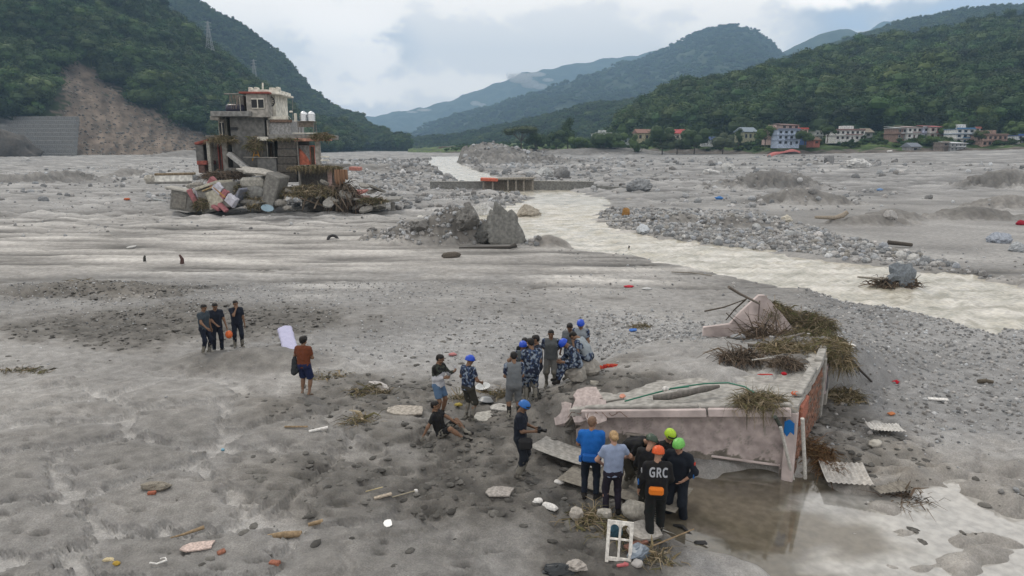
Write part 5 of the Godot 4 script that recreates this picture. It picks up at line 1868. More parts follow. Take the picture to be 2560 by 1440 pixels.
func slab_mesh(top: Array, thick: float, chip := 0.0) -> ArrayMesh:
	# a flat slab over an outline given by its upper corners; the rim is broken into short uneven runs
	var rim := []
	for i in top.size():
		var a: Vector3 = top[i]
		var b: Vector3 = top[(i + 1) % top.size()]
		var n := maxi(1, int(a.distance_to(b) / 0.3)) if chip > 0.0 else 1
		var inward := (b - a).cross(Vector3.UP).normalized()
		for k in n:
			rim.append(a.lerp(b, k / float(n)) + inward * (rng.randf_range(-chip, chip) if k > 0 else 0.0) + Vector3(0, rng.randf_range(-chip, chip) * 0.3, 0))
	var c := Vector3.ZERO
	for p in rim:
		c += p / rim.size()
	var st := st_new()
	st.set_smooth_group(-1)
	var down := Vector3(0, -thick, 0)
	for i in rim.size():
		var a: Vector3 = rim[i]
		var b: Vector3 = rim[(i + 1) % rim.size()]
		for p in [c, b, a]:
			st.add_vertex(p)
		for p in [c + down, a + down, b + down]:
			st.add_vertex(p)
		quad(st, a, b, b + down, a + down)
	return done(st)


func plaster_tone(c: Vector3) -> Color:
	# pink plaster; caked mud with a ragged edge along the foot, thinner splashes above
	var n1: float = noise.edge.get_noise_2d(c.x * 2.5 + 30.0, c.y * 1.5)
	var n2: float = noise.clod.get_noise_2d(c.x * 2.0, c.y * 0.9 + 9.0)
	var n3: float = noise.clod.get_noise_2d(c.x * 5.0 + 3.0, c.y * 5.0)
	var tone := Color(0.52, 0.445, 0.43) * (1.0 + 0.12 * n1)
	if c.y < 0.1 + n1 * 0.45 + n2 * 0.12 + n3 * 0.08:
		return Color(0.21, 0.19, 0.165) * (1.0 + n3 * 0.4)
	if n2 * 0.7 + n3 * 0.6 > 0.36:
		return Color(0.37, 0.335, 0.31) * (1.0 + n3 * 0.2)
	return tone


func build_house() -> void:
	var fl := ROOF_FL
	var fr := ROOF_FR
	var v := Vector3(ROOF_V.x, 0, ROOF_V.y)
	var br := fr + v * 5.4
	var bl := fl + v * 5.4
	var base := Vector3(fr.x, -0.3, fr.z)
	house = thing("buried_house", "pink house buried to its flat roof in mud, brick side wall exposed", "house", base)
	var pink := wall_mat(Color(0.5, 0.43, 0.415), 4.5)
	var conc := wall_mat(Color(0.31, 0.3, 0.28), 1.4)
	var uu := (fr - fl).normalized()
	var out := Vector3(-v.x, 0, -v.z)
	part("roof_slab", slab_mesh([fl - v * 0.05 - base, fr - v * 0.05 - base, br - base, bl - base], 0.17, 0.02), conc, house)
	# front rim of the roof, a broken raised lip in two runs, and a pink fascia
	var f := wall_frame(fl, fr)
	var len_ := Vector2(fr.x - fl.x, fr.z - fl.z).length()
	var rise := (fr.y - fl.y) / len_
	var tilt := rad_to_deg(atan(rise))
	var inv := Transform3D(Basis.IDENTITY, -base)
	var ff := inv * f * frame(Vector3.ZERO, Vector3(0, 0, tilt))
	part("roof_lip", box_mesh(Vector3(len_ * 0.52, 0.07, 0.16), 0.02), conc, house, ff * frame(Vector3(len_ * 0.33, 0.035, -0.02)))
	part("roof_lip", box_mesh(Vector3(len_ * 0.38, 0.06, 0.15), 0.02), conc, house, ff * frame(Vector3(len_ * 0.79, 0.03, -0.02), Vector3(0, 0.5, 0)))
	part("fascia", box_mesh(Vector3(len_ * 0.57, 0.19, 0.1), 0.02), pink, house, ff * frame(Vector3(len_ * 0.34, -0.1, 0.09)))
	part("fascia", box_mesh(Vector3(len_ * 0.345, 0.2, 0.1), 0.02), pink, house, ff * frame(Vector3(len_ * 0.805, -0.1, 0.085), Vector3(0, 0, -0.6)))
	# front wall with a small opening; its foot stands clear of the water on the right
	var wy := -0.55
	var wall_z := -0.3
	var spans := [[0.02, 0.27, -0.55, 0.0], [0.27, 0.37, 0.42, 0.0], [0.37, 0.66, -0.55, 0.0], [0.66, 0.95, 0.06, 0.0], [0.95, 0.995, -0.55, 0.0]]
	for s in spans:
		var x0: float = s[0] * len_
		var x1: float = s[1] * len_
		var top := fl.y + rise * (x0 + x1) * 0.5 - 0.12
		part("front_wall", box_mesh(Vector3(x1 - x0, top - s[2], 0.2), 0.0), pink, house, inv * f * frame(Vector3((x0 + x1) * 0.5, (top + s[2]) * 0.5 - fl.y, wall_z)))
		# the plaster skin, splashed and caked with mud along its foot and in runs under the roof
		var sk := st_new()
		var nx := maxi(2, int((x1 - x0) / 0.03))
		var ny := maxi(2, int((top - s[2]) / 0.03))
		for i in nx:
			for j in ny:
				var q := []
				for e in [[0, 0], [0, 1], [1, 1], [1, 0]]:
					q.append(Vector3(x0 + (x1 - x0) * (i + e[0]) / nx, s[2] + (top - s[2]) * (j + e[1]) / ny, 0))
				for v3 in [q[0], q[1], q[2], q[0], q[2], q[3]]:
					sk.set_color(plaster_tone(v3))
					sk.add_vertex(v3)
		part("plaster", done(sk), mats.plaster, house, inv * f * frame(Vector3(0, -fl.y, wall_z + 0.106)))
	for k in 7:
		var rb := Vector3(fl.x, fl.y - 0.06, fl.z) + uu * (0.1 + 0.16 * k) - base + Vector3(0, 0, 0.1)
		part("rebar", tube_mesh([rb, rb + Vector3(-0.1 + 0.03 * k, 0.1 - 0.05 * (k % 3), 0.22), rb + Vector3(-0.2 + 0.07 * k, 0.02 + 0.1 * (k % 2), 0.36)], [0.009], 5), wall_mat(Color(0.13, 0.08, 0.06), 0.3), house)
	part("plinth_band", box_mesh(Vector3(len_ * 0.3, 0.06, 0.24), 0.015), pink, house, inv * f * frame(Vector3(len_ * 0.805, 0.1 - fl.y, wall_z), Vector3(0, 0, -0.8)))
	part("opening_frame", box_mesh(Vector3(0.06, 0.95, 0.12), 0.01), wall_mat(Color(0.3, 0.27, 0.24)), house, inv * f * frame(Vector3(len_ * 0.275, -0.06 - fl.y, wall_z + 0.1)))
	part("opening_frame", box_mesh(Vector3(0.6, 0.06, 0.12), 0.01), wall_mat(Color(0.3, 0.27, 0.24)), house, inv * f * frame(Vector3(len_ * 0.32, 0.42 - fl.y, wall_z + 0.1)))
	# right wall: brickwork between concrete posts
	var g := wall_frame(fr, br)
	var gf := inv * g
	part("wall_core", box_mesh(Vector3(5.3, 2.0, 0.16)), wall_mat(Color(0.12, 0.095, 0.08)), house, gf * frame(Vector3(2.7, -1.1, -0.12)))
	var bricks := [wall_mat(Color(0.2, 0.095, 0.062), 0.7), wall_mat(Color(0.15, 0.085, 0.062), 0.6), wall_mat(Color(0.24, 0.125, 0.085), 0.7), wall_mat(Color(0.14, 0.11, 0.09), 0.5)]
	var bm := box_mesh(Vector3(0.225, 0.07, 0.1), 0.012)
	var r := RandomNumberGenerator.new()
	r.seed = 91
	for row in 18:
		for k in 16:
			var x := 0.24 + k * 0.24 + (0.12 if row % 2 else 0.0)
			if x > 4.05 or r.randf() < 0.03:
				continue
			var y := -1.78 + row * 0.086
			part("brick", bm, bricks[r.randi() % 4], house, gf * frame(Vector3(x, y, -0.05 + r.randf_range(-0.012, 0.012)), Vector3(r.randf_range(-2, 2), r.randf_range(-2, 2), r.randf_range(-1.5, 1.5))))
	part("corner_plaster", box_mesh(Vector3(0.16, 1.75, 0.24), 0.02), pink, house, gf * frame(Vector3(0.02, -1.02, -0.1), Vector3(0, 0, 1)))
	part("concrete_post", box_mesh(Vector3(0.2, 1.9, 0.2), 0.02), conc, house, gf * frame(Vector3(4.2, -1.0, -0.05)))
	part("concrete_post", box_mesh(Vector3(0.22, 1.9, 0.2), 0.02), conc, house, gf * frame(Vector3(5.2, -1.0, -0.05)))
	part("side_lip", box_mesh(Vector3(2.3, 0.09, 0.2), 0.02), conc, house, gf * frame(Vector3(1.75, 0.04, -0.12)))
	part("side_lip", box_mesh(Vector3(1.5, 0.09, 0.2), 0.02), conc, house, gf * frame(Vector3(4.4, 0.03, -0.12), Vector3(0, 2, 1)))
	part("red_plaster", box_mesh(Vector3(0.9, 0.45, 0.1), 0.03), wall_mat(Color(0.33, 0.12, 0.08), 0.6), house, gf * frame(Vector3(0.7, -0.32, 0.015)))
	var wn := part("side_window", box_mesh(Vector3(0.5, 0.8, 0.12), 0.02), wall_mat(Color(0.4, 0.34, 0.34)), house, gf * frame(Vector3(4.7, -0.75, 0.0)))
	part("pane", box_mesh(Vector3(0.36, 0.64, 0.05)), gloss(Color(0.1, 0.1, 0.11)), wn, frame(Vector3(0, 0, 0.05)))
	# broken eave at the left: tilted pink pieces
	var eave := [[Vector3(1.63, 0.85, -15.438), Vector3(0.42, 0.12, 0.75), Vector3(34, -8, 12)], [Vector3(1.981, 0.95, -15.189), Vector3(0.55, 0.12, 0.8), Vector3(36, -4, 6)], [Vector3(1.262, 0.62, -15.855), Vector3(0.5, 0.12, 0.7), Vector3(40, -14, 20)], [Vector3(1.887, 1, -16.061), Vector3(0.7, 0.14, 0.6), Vector3(18, 10, 14)]]
	for e in eave:
		part("broken_eave", slab_piece(e[1]), wall_mat(Color(0.41, 0.35, 0.335), 0.8), house, frame(e[0] - base, e[2]))
	# the gable standing behind, half sunk
	var gt := st_new()
	var ga := Vector3(6.52, 0.85, -22.548)
	add_prism(gt, PackedVector2Array([Vector2(0, -0.6), Vector2(0, 0.22), Vector2(0.85, 0.36), Vector2(1.2, 0.8), Vector2(1.75, 1.38), Vector2(1.95, 1.38), Vector2(2.55, 0.75), Vector2(3.0, 0.2), Vector2(3.0, -0.6)]), 0.16)
	var gable := thing("gable_wall", "pink gable wall standing up out of the mud behind the roof", "wall", ga, deg_to_rad(-6))
	part("plaster_wall", done(gt), pink, gable)
	part("crack_strip", box_mesh(Vector3(0.03, 0.7, 0.02)), wall_mat(Color(0.16, 0.13, 0.12)), gable, frame(Vector3(1.78, 0.85, 0.085)))
	var blk := wall_mat(Color(0.06, 0.05, 0.045))
	# pipes and strips fixed to or leaning on the wall
	var pipe := wall_mat(Color(0.5, 0.49, 0.46), 0.5)
	solo("drain_pipe", tube_mesh([Vector3(5.698, 1.25, -13.719) + Vector3(0, 0, 0.12), Vector3(5.894, 0.7, -13.758) + Vector3(0, 0, 0.05), Vector3(6.262, -0.2, -14.014)], [0.035], 8), pipe, "white pipe leaning against the front wall", "pipe")
	solo("corner_pipe", tube_mesh([Vector3(6.172, 1.42, -13.66), Vector3(6.477, -0.1, -13.931)], [0.04], 8), pipe, "pale pipe running down the house corner", "pipe")
	solo("steel_rod", tube_mesh([Vector3(5.547, 1.5, -13.553), Vector3(5.765, 1.2, -13.794)], [0.045], 6), wall_mat(Color(0.06, 0.07, 0.06)), "short dark rod under the roof edge", "rod")
	var rag := st_new()
	add_prism(rag, PackedVector2Array([Vector2(-0.1, 0.14), Vector2(0.0, 0.2), Vector2(0.1, 0.12), Vector2(0.11, -0.14), Vector2(0.03, -0.08), Vector2(-0.03, -0.2), Vector2(-0.1, -0.1)]), 0.03)
	solo("blue_rag", done(rag), cloth_of(Color(0.01, 0.14, 0.42)), "bright blue rag hanging under the roof edge", "rag", frame(Vector3(5.954, 1.15, -13.869) + Vector3(0, 0, 0.1), Vector3(4, -18, 0)))
	# roof clutter
	var hose := []
	for p in [Vector3(2.67, 1.15, -15.291), Vector3(3.247, 1.25, -15.451), Vector3(3.963, 1.35, -15.673), Vector3(4.594, 1.5, -15.538), Vector3(5.017, 1.68, -15.089), Vector3(5.278, 1.72, -14.708), Vector3(5.393, 1.68, -14.431)]:
		hose.append(p + Vector3(0, 0.03, 0))
	solo("green_hose", tube_mesh(hose, [0.019], 7), gloss(Color(0.02, 0.16, 0.1)), "green hose curving over the roof", "hose")
	solo("hose_piece", tube_mesh([Vector3(3.784, 1.4, -15.536), Vector3(4.217, 1.48, -15.482)], [0.022], 6), gloss(Color(0.02, 0.16, 0.1)), "short straight length of green hose on the roof", "hose")
	var log := []
	for p in [Vector3(3.277, 1.36, -15.053), Vector3(3.615, 1.42, -14.998), Vector3(4.088, 1.48, -15.047), Vector3(4.503, 1.54, -15.151), Vector3(4.871, 1.56, -15.259)]:
		log.append(p)
	solo("log", tube_mesh(log, [0.05, 0.085, 0.07, 0.075, 0.035], 9, 0.25), wall_mat(Color(0.14, 0.13, 0.12), 0.5), "grey mud-caked log lying on the roof", "log")
	heap("straw heap on the front corner of the roof", Vector3(5.516, 1.62, -14.267), Vector3(1.25, 0.5, 0.8), 1500, 0.42, STRAW, 31, 0.3, 0.0044)
	heap("grass mat on the back left of the roof", Vector3(7.652, 1.6, -18.349), Vector3(1.5, 0.5, 1.2), 1400, 0.45, STRAW, 41, 0.5, 0.0066)
	heap("straw mat on the back edge of the roof", Vector3(8.795, 1.65, -18.416), Vector3(1.5, 0.55, 1.4), 1600, 0.32, STRAW, 42, 0.3, 0.0066)
	heap("grass mat draped over the back of the roof", Vector3(8.986, 1.5, -19.602), Vector3(1.8, 0.7, 1.6), 5200, 0.36, GREENISH, 32, 0.3, 0.0066)
	heap("grass hanging over the back corner of the brick wall", Vector3(8.958, 1.45, -17.934), Vector3(0.6, 0.9, 0.9), 700, 0.36, STRAW, 33, 0.8, 0.0060)
	heap("green weeds heaped behind the gable", Vector3(10.173, 1.098, -23.4), Vector3(2.6, 1.3, 2.0), 3000, 0.5, GREENISH, 34, 0.5, 0.0072)
	heap("weeds along the slope of the gable", Vector3(8.807, 1.727, -22.7), Vector3(1.4, 0.8, 0.9), 1400, 0.45, GREENISH, 35, 0.5, 0.0072)
	heap("bundle of dark roots against the gable", Vector3(8.156, 1.15, -20.654), Vector3(1.7, 0.6, 0.9), 760, 1.3, ROOTS, 36, 0.2, 0.0110)
	heap("roots on the mud behind the roof", Vector3(6.076, 1.62, -17.461), Vector3(1.2, 0.35, 0.5), 520, 0.6, ROOTS, 37, 0.3, 0.0077)
	heap("root clump on the right of the roof", Vector3(6.966, 1.72, -16.628), Vector3(0.7, 0.4, 0.5), 640, 0.4, ROOTS, 38, 0.3, 0.0066)
	heap("straw at the foot of the brick wall", Vector3(7.141, 0.1, -14.841), Vector3(0.6, 0.6, 2.4), 1200, 0.5, [Color(0.16, 0.09, 0.05), Color(0.12, 0.08, 0.05), Color(0.2, 0.14, 0.08)], 39, 0.5, 0.0050)
	heap("brown straw below the hanging grass", Vector3(9.575, 0.1, -18.676), Vector3(1.0, 0.4, 1.0), 1000, 0.45, STRAW, 40, 0.4, 0.0055)
	var bough := [[[Vector3(6.598, 2.9, -20.361), Vector3(7.094, 2.6, -20.774), Vector3(7.708, 2.3, -20.69)], 0.05, "bare branch sticking up over the gable peak"], [[Vector3(6.572, 1.6, -22.643), Vector3(7.001, 1.9, -21.961), Vector3(7.425, 2.35, -21.153)], 0.03, "long thin branch reaching left from the gable peak"], [[Vector3(7.425, 2.35, -21.153), Vector3(7.484, 1.7, -22.4), Vector3(7.43, 1.2, -23)], 0.03, "forked branch propped on the left of the gable"], [[Vector3(7.224, 1.6, -22.412), Vector3(7.556, 1.3, -22.333), Vector3(7.888, 1, -22.256)], 0.018, "thin stick leaning across the gable face"], [[Vector3(7.483, 1.6, -18.789), Vector3(7.916, 1.75, -18.761), Vector3(8.329, 1.9, -18.772)], 0.045, "pale broken branch lying on the grass mat"], [[Vector3(6.794, 1.5, -18.927), Vector3(7.622, 1.5, -18.686), Vector3(8.076, 1.6, -18.427)], 0.05, "dark sodden beam under the grass mat"], [[Vector3(9.152, 1.5, -17.847), Vector3(10.001, 0.8, -18.75), Vector3(10.986, 0.05, -19.74)], 0.045, "black pole leaning from the back corner to the gravel"]]
	for b in bough:
		solo("branch", tube_mesh(b[0], [b[1], b[1] * 0.85, b[1] * 0.6], 7, 0.1), wall_mat(Color(0.1, 0.085, 0.07) if b[1] < 0.045 else Color(0.15, 0.13, 0.11), 0.4) if b[2] != "black pole leaning from the back corner to the gravel" else blk, b[2], "branch")
	solo("tarpaulin", lump_mesh(141, Vector3(0.5, 0.22, 0.34), 0.5, 8, 12, 0.8), cloth_of(Color(0.32, 0.33, 0.34)), "crumpled grey plastic under the root bundle", "plastic sheet", frame(Vector3(7.039, 1.3, -20.49)))
	# planks and splinters under the left eave
	var k := 0
	for q in [[Vector3(1.086, 0, -16.069), Vector3(1.458, 0.7, -15.407)], [Vector3(1.216, 0, -15.923), Vector3(1.524, 0.8, -15.311)], [Vector3(1.491, 0, -15.875), Vector3(1.64, 0.7, -15.309)], [Vector3(1.872, 0.1, -15.745), Vector3(1.545, 0.6, -15.5)], [Vector3(2.102, 0, -15.828), Vector3(1.722, 0.55, -15.521)], [Vector3(1.176, 0.5, -15.74), Vector3(1.606, 0.45, -15.612)]]:
		var t := along(q[0], q[1])
		var l: float = q[0].distance_to(q[1])
		solo("splintered_board", box_mesh(Vector3(0.12, l, 0.03), 0.006), wall_mat(Color(0.16, 0.145, 0.125), 0.5), "splintered grey board wedged under the broken eave", "board", Transform3D(t.basis, (q[0] + q[1]) * 0.5), "splintered boards under the broken eave")
		k += 1
	solo("orange_bag", lump_mesh(142, Vector3(0.2, 0.1, 0.14), 0.6), cloth_of(Color(0.6, 0.12, 0.04)), "orange plastic on the roof corner above the brick wall", "plastic", frame(Vector3(6.386, 1.64, -14.564)))
	solo("red_strip", lump_mesh(143, Vector3(0.4, 0.03, 0.07), 0.4), cloth_of(Color(0.45, 0.05, 0.04)), "red cloth strip lying flat on the roof", "cloth", frame(Vector3(6.189, 1.62, -15.951)))
	solo("red_lump", lump_mesh(144, Vector3(0.14, 0.08, 0.11), 0.5), cloth_of(Color(0.42, 0.012, 0.025)), "small crimson bundle on the roof", "cloth", frame(Vector3(6.634, 1.66, -15.894)))
	solo("bone_stick", tube_mesh([Vector3(6.229, 1.66, -16.985), Vector3(6.892, 1.7, -17.099)], [0.02], 6), pipe, "thin white stick on the roof behind", "stick")
	solo("pink_shard", slab_piece(Vector3(0.16, 0.03, 0.12)), wall_mat(Color(0.6, 0.28, 0.2)), "salmon tile shard on the mud near the roof's left end", "tile", frame(Vector3(2.681, 1.15, -15.717), Vector3(20, 30, 10)))
	solo("board", box_mesh(Vector3(0.6, 0.04, 0.08), 0.01), wall_mat(Color(0.26, 0.25, 0.23)), "grey board on the mud left of the roof", "board", frame(Vector3(2.418, 1.08, -15.632), Vector3(0, 14, 4)))
	solo("white_stone", lump_mesh(145, Vector3(0.16, 0.13, 0.13), 0.2), wall_mat(Color(0.6, 0.59, 0.57), 0.5), "small white stone on the roof beside the log", "stone", frame(Vector3(3.666, 1.42, -15.481)))
	solo("concrete_lump", lump_mesh(146, Vector3(0.85, 0.6, 0.6), 0.35, 10, 14, 0.7), wall_mat(Color(0.3, 0.285, 0.25), 0.9), "pale concrete lump beside the sitting men", "rubble", frame(Vector3(2.339, 0.75, -17.231), Vector3(0, 20, 0)))
	for q in [[Vector3(1.739, 0, -17.498), Vector3(0.62, 0.62, 0.55), 147, "rubble block under the sitting man in the blue helmet"], [Vector3(2.098, 0, -17.997), Vector3(0.66, 0.6, 0.6), 148, "rubble block under the sitting man in the pale grey shirt"]]:
		solo("rubble_block", lump_mesh(q[2], q[1], 0.3, 12, 16, 0.9), wall_mat(Color(0.27, 0.255, 0.23), 0.8), q[3], "rubble", frame(on_ground(q[0], 0.17)))
	# red jacket thrown over the rubble
	var j := field_arrays([[Vector3(-0.3, 0.05, 0), Vector3(0.25, 0.1, 0.02), 0.1, 0.11], [Vector3(-0.3, 0.05, 0), Vector3(-0.52, 0.0, 0.1), 0.07, 0.05], [Vector3(0.25, 0.08, 0.05), Vector3(0.36, -0.1, 0.16), 0.07, 0.05], [Vector3(-0.05, 0.13, 0), Vector3(0.2, 0.14, -0.02), 0.07, 0.06]], 0.02, 0.05, 0.035, 9.0)
	var jp := func(p: Vector3, _l: Vector3, _o) -> Color:
		return Color(0.5, 0.09, 0.025) if noise.fold.get_noise_3dv(p * 5.0) > 0.1 else Color(0.36, 0.03, 0.02)
	solo("red_jacket", arrays_mesh([[j[0], j[1], Transform3D.IDENTITY, false, null]], jp), mats.cloth, "red and orange jacket thrown over the rubble", "jacket", frame(Vector3(2.699, 0.85, -18.493)))


func slab_piece(size: Vector3) -> ArrayMesh:
	# a broken plate with an irregular outline
	var pts := PackedVector2Array()
	var n := 9
	for i in n:
		var a := TAU * i / n
		var k := 1.0 / maxf(absf(cos(a)), absf(sin(a)))
		k = minf(k, 1.25) * rng.randf_range(0.82, 1.0)
		pts.append(Vector2(cos(a) * size.x, sin(a) * size.z) * 0.5 * k)
	var st := st_new()
	add_prism(st, pts, size.y, Transform3D(Basis(Vector3.RIGHT, PI * 0.5), Vector3.ZERO))
	return done(st)

# ---------------------------------------------------------------- stones

func stone_tint(r: RandomNumberGenerator) -> Color:
	var t := r.randf_range(0.17, 0.46)
	if r.randf() < 0.14:
		t = r.randf_range(0.42, 0.66)
	var w := r.randf_range(-0.05, 0.04)
	return Color(t * (1.0 + w), t, t * (1.0 - w))


func build_stones() -> void:
	var r := RandomNumberGenerator.new()
	r.seed = 21
	var shapes := []
	for i in 5:
		shapes.append(lump_mesh(200 + i, Vector3(1.0, r.randf_range(0.55, 0.8), r.randf_range(0.7, 0.95)), 0.4, 6, 9, 0.55))
	# single boulders that stand out
	boulder("white angular boulder at the river's near bend", Vector3(-3.287, 0, -75.964), Vector3(2.6, 2.4, 2.2), Color(0.5, 0.5, 0.49), 301, 0.85)
	boulder("square brown-stained boulder standing in the river", Vector3(1.668, 0, -75.02), Vector3(2.9, 2.2, 2.4), Color(0.32, 0.29, 0.24), 302, 0.9)
	boulder("tall pointed slab of grey rock beside the mud heap", Vector3(-0.242, 0, -51.245), Vector3(3.6, 3.9, 2.6), Color(0.18, 0.18, 0.17), 327, 1.0, 0.4, -0.7)
	boulder("rough grey block at the right end of the gravel heap", Vector3(-3.322, 0, -52.145), Vector3(2.4, 2.2, 1.8), Color(0.18, 0.175, 0.165), 304, 0.9)
	boulder("angular rock at the left foot of the gravel heap", Vector3(-7.074, 0, -52.145), Vector3(1.8, 1.3, 1.4), Color(0.2, 0.195, 0.185), 319, 0.9)
	boulder("low rock joining the pointed slab and the grey heap", Vector3(-2.074, 0, -51.691), Vector3(2.0, 1.6, 1.6), Color(0.1, 0.1, 0.095), 305, 0.8)
	boulder("sloping grey boulder on the far bank above the river bend", Vector3(21.323, 0, -114.668), Vector3(4.2, 2.6, 3.0), Color(0.25, 0.26, 0.27), 306, 0.9)
	boulder("big white boulder far right on the plain", Vector3(99.825, 0, -200.817), Vector3(8.0, 3.4, 5.0), Color(0.55, 0.55, 0.54), 307, 0.8)
	boulder("grey pyramid rock beside the big white boulder", Vector3(105.551, 0, -230.782), Vector3(5.0, 4.0, 4.0), Color(0.22, 0.22, 0.22), 308, 0.9)
	boulder("pale blocky boulder in the middle distance", Vector3(56.938, 0, -182.97), Vector3(5.0, 3.2, 4.0), Color(0.48, 0.48, 0.47), 309, 0.9)
	boulder("flat white boulder left of the pale blocky one", Vector3(50.891, 0, -177.701), Vector3(5.2, 1.8, 4.0), Color(0.5, 0.5, 0.49), 310, 0.8)
	boulder("white boulder on the bar beyond the low wall", Vector3(7.86, 0, -163.558), Vector3(4.2, 3.0, 3.0), Color(0.42, 0.43, 0.43), 311, 0.8)
	boulder("dark round boulder on the bar beyond the low wall", Vector3(11.441, 0, -159.327), Vector3(4.0, 3.6, 3.2), Color(0.2, 0.2, 0.2), 312, 0.6)
	boulder("cream rounded stone at the head of the cobble bank", Vector3(26.543, 0, -65.975), Vector3(1.3, 0.95, 1.0), Color(0.5, 0.47, 0.4), 313, 0.2)
	boulder("pale flat stone at the water's edge", Vector3(11.349, 0, -58.844), Vector3(2.2, 0.9, 1.3), Color(0.42, 0.45, 0.48), 314, 0.7)
	boulder("pale triangular stone among the cobbles", Vector3(35.309, 0, -63.868), Vector3(1.2, 1.0, 1.0), Color(0.38, 0.37, 0.36), 315, 0.9)
	boulder("bluish slab stone near the right edge of the cobble bank", Vector3(37.203, 0, -51.691), Vector3(1.7, 1.1, 1.2), Color(0.3, 0.33, 0.38), 316, 0.9)
	boulder("round grey stone at the right edge of the cobble bank", Vector3(35.202, 0, -47.16), Vector3(1.0, 0.9, 0.9), Color(0.36, 0.38, 0.4), 317, 0.2)
	boulder("small white stone lying alone on the left plain", Vector3(-208.018, 0, -297.133), Vector3(3.4, 2.2, 2.4), Color(0.5, 0.5, 0.49), 318, 0.7)
	# cobbles of the far bank, one by one
	var made := 0
	while made < 290:
		var x := r.randf_range(6.0, 52.0)
		var z := -r.randf_range(40.0, 74.0)
		var rd := river_distance(x, z)
		if rd < 0.3 or absf(x / z) > 0.86 or far_side(x, z) < 0.0:
			continue
		if r.randf() > exp(-rd / 8.0) + 0.12:
			continue
		var s := r.randf_range(0.32, 0.6) * (1.5 if r.randf() < 0.16 else 1.0)
		var o := MeshInstance3D.new()
		o.name = numbered("river_stone")
		o.mesh = shapes[made % 5]
		o.material_override = stone_mat(made % 6)
		o.transform = Transform3D(Basis.from_euler(Vector3(r.randf_range(-0.3, 0.3), r.randf() * TAU, r.randf_range(-0.3, 0.3))) * Basis.from_scale(Vector3.ONE * s), Vector3(x, ground_y(x, z) + s * 0.12, z))
		add_child(o)
		tag(o, "water-worn grey stone among the cobbles of the far bank", "stone", "cobbles on the far river bank")
		made += 1
	# gravel of both banks and the debris fields beyond: uncountable
	var jobs := [
		# [x0, x1, z0, z1, tries, smallest, largest, kind]
		[3.0, 34.0, -50.0, -12.5, 60000, 0.025, 0.16, "gravel"],
		[6.0, 60.0, -80.0, -30.0, 20000, 0.1, 0.45, "far"],
		[-26.0, 8.0, -36.0, -17.0, 26000, 0.02, 0.1, "gravel"],
		[-30.0, 60.0, -170.0, -78.0, 10000, 0.2, 0.95, "rocky"],
		[-90.0, 140.0, -330.0, -150.0, 11000, 0.4, 1.8, "rocky"],
		[-60.0, 0.0, -110.0, -55.0, 2500, 0.08, 0.3, "sparse"],
		[-12.0, 2.0, -58.0, -47.0, 3500, 0.08, 0.4, "heap"],
		[-140.0, -5.0, -330.0, -80.0, 9000, 0.2, 1.0, "sparse"],
	]
	var places := [[], [], [], [], []]
	var tints := [PackedColorArray(), PackedColorArray(), PackedColorArray(), PackedColorArray(), PackedColorArray()]
	for j in jobs:
		for n in int(j[4]):
			var x := r.randf_range(j[0], j[1])
			var z := r.randf_range(j[2], j[3])
			if absf(x / z) > 0.9:
				continue
			var keep := 1.0
			var near := smoothstep(-12.0, -50.0, z)
			match j[7]:
				"gravel":
					keep = ground_zones(x, z)[1] * 0.9 + 0.03
				"far":
					keep = 0.45 + exp(-absf(river_distance(x, z)) / 7.0) if far_side(x, z) > 0.0 else 0.0
				"rocky":
					keep = (0.85 if x < 8.0 or (z < -170.0 and x < -z * 0.16) else 0.22) * (0.5 + noise.edge.get_noise_2d(x * 0.12, z * 0.12) * 1.4)
				"sparse":
					keep = 0.3
				"heap":
					keep = heap_at(x, z, heaps).y
			if r.randf() > keep:
				continue
			if z < -34.0 and river_distance(x, z) < 0.4:
				continue
			var q := roof_st(x, z)
			if q.x > -0.05 and q.x < 1.05 and q.y > -0.3 and q.y < 6.0:
				continue
			var s := lerpf(j[5], j[6], pow(r.randf(), 3.5)) * (1.0 + near * 0.4)
			var k := r.randi() % 5
			places[k].append(Transform3D(Basis.from_euler(Vector3(r.randf_range(-0.4, 0.4), r.randf() * TAU, r.randf_range(-0.4, 0.4))) * Basis.from_scale(Vector3.ONE * s), Vector3(x, ground_y(x, z) + s * 0.1, z)))
			tints[k].append(stone_tint(r))
	for k in 5:
		scatter("gravel", shapes[k], mats.stone, places[k], tints[k], "grey river gravel and cobbles strewn over the plain")
	# clods of dark trodden mud
	var clod_p := []
	var clod_c := PackedColorArray()
	for n in 34000:
		var x := r.randf_range(-24.0, 14.0)
		var z := r.randf_range(-36.0, -10.0)
		if absf(x / z) > 0.9:
			continue
		var w: float = ground_zones(x, z)[0]
		var track := exp(-pow((x + 3.2 + (z + 16.0) * 0.2 + noise.edge.get_noise_2d(x, z)) / 1.6, 2.0)) * 0.1
		if r.randf() > w * w * 0.6 + track + 0.002 + (0.05 if x > 5.5 and z > -14.5 else 0.0):
			continue
		var s := 0.04 + 0.17 * pow(r.randf(), 2.2)
		clod_p.append(Transform3D(Basis.from_euler(Vector3(r.randf_range(-0.3, 0.3), r.randf() * TAU, 0)) * Basis.from_scale(Vector3(s * 1.5, s * 0.5, s)), Vector3(x, ground_y(x, z), z)))
		var t := r.randf_range(0.05, 0.16)
		clod_c.append(Color(t * 1.04, t, t * 0.92))
	scatter("mud_clods", shapes[1], mats.stone, clod_p, clod_c, "clods of dark trodden mud around the people")


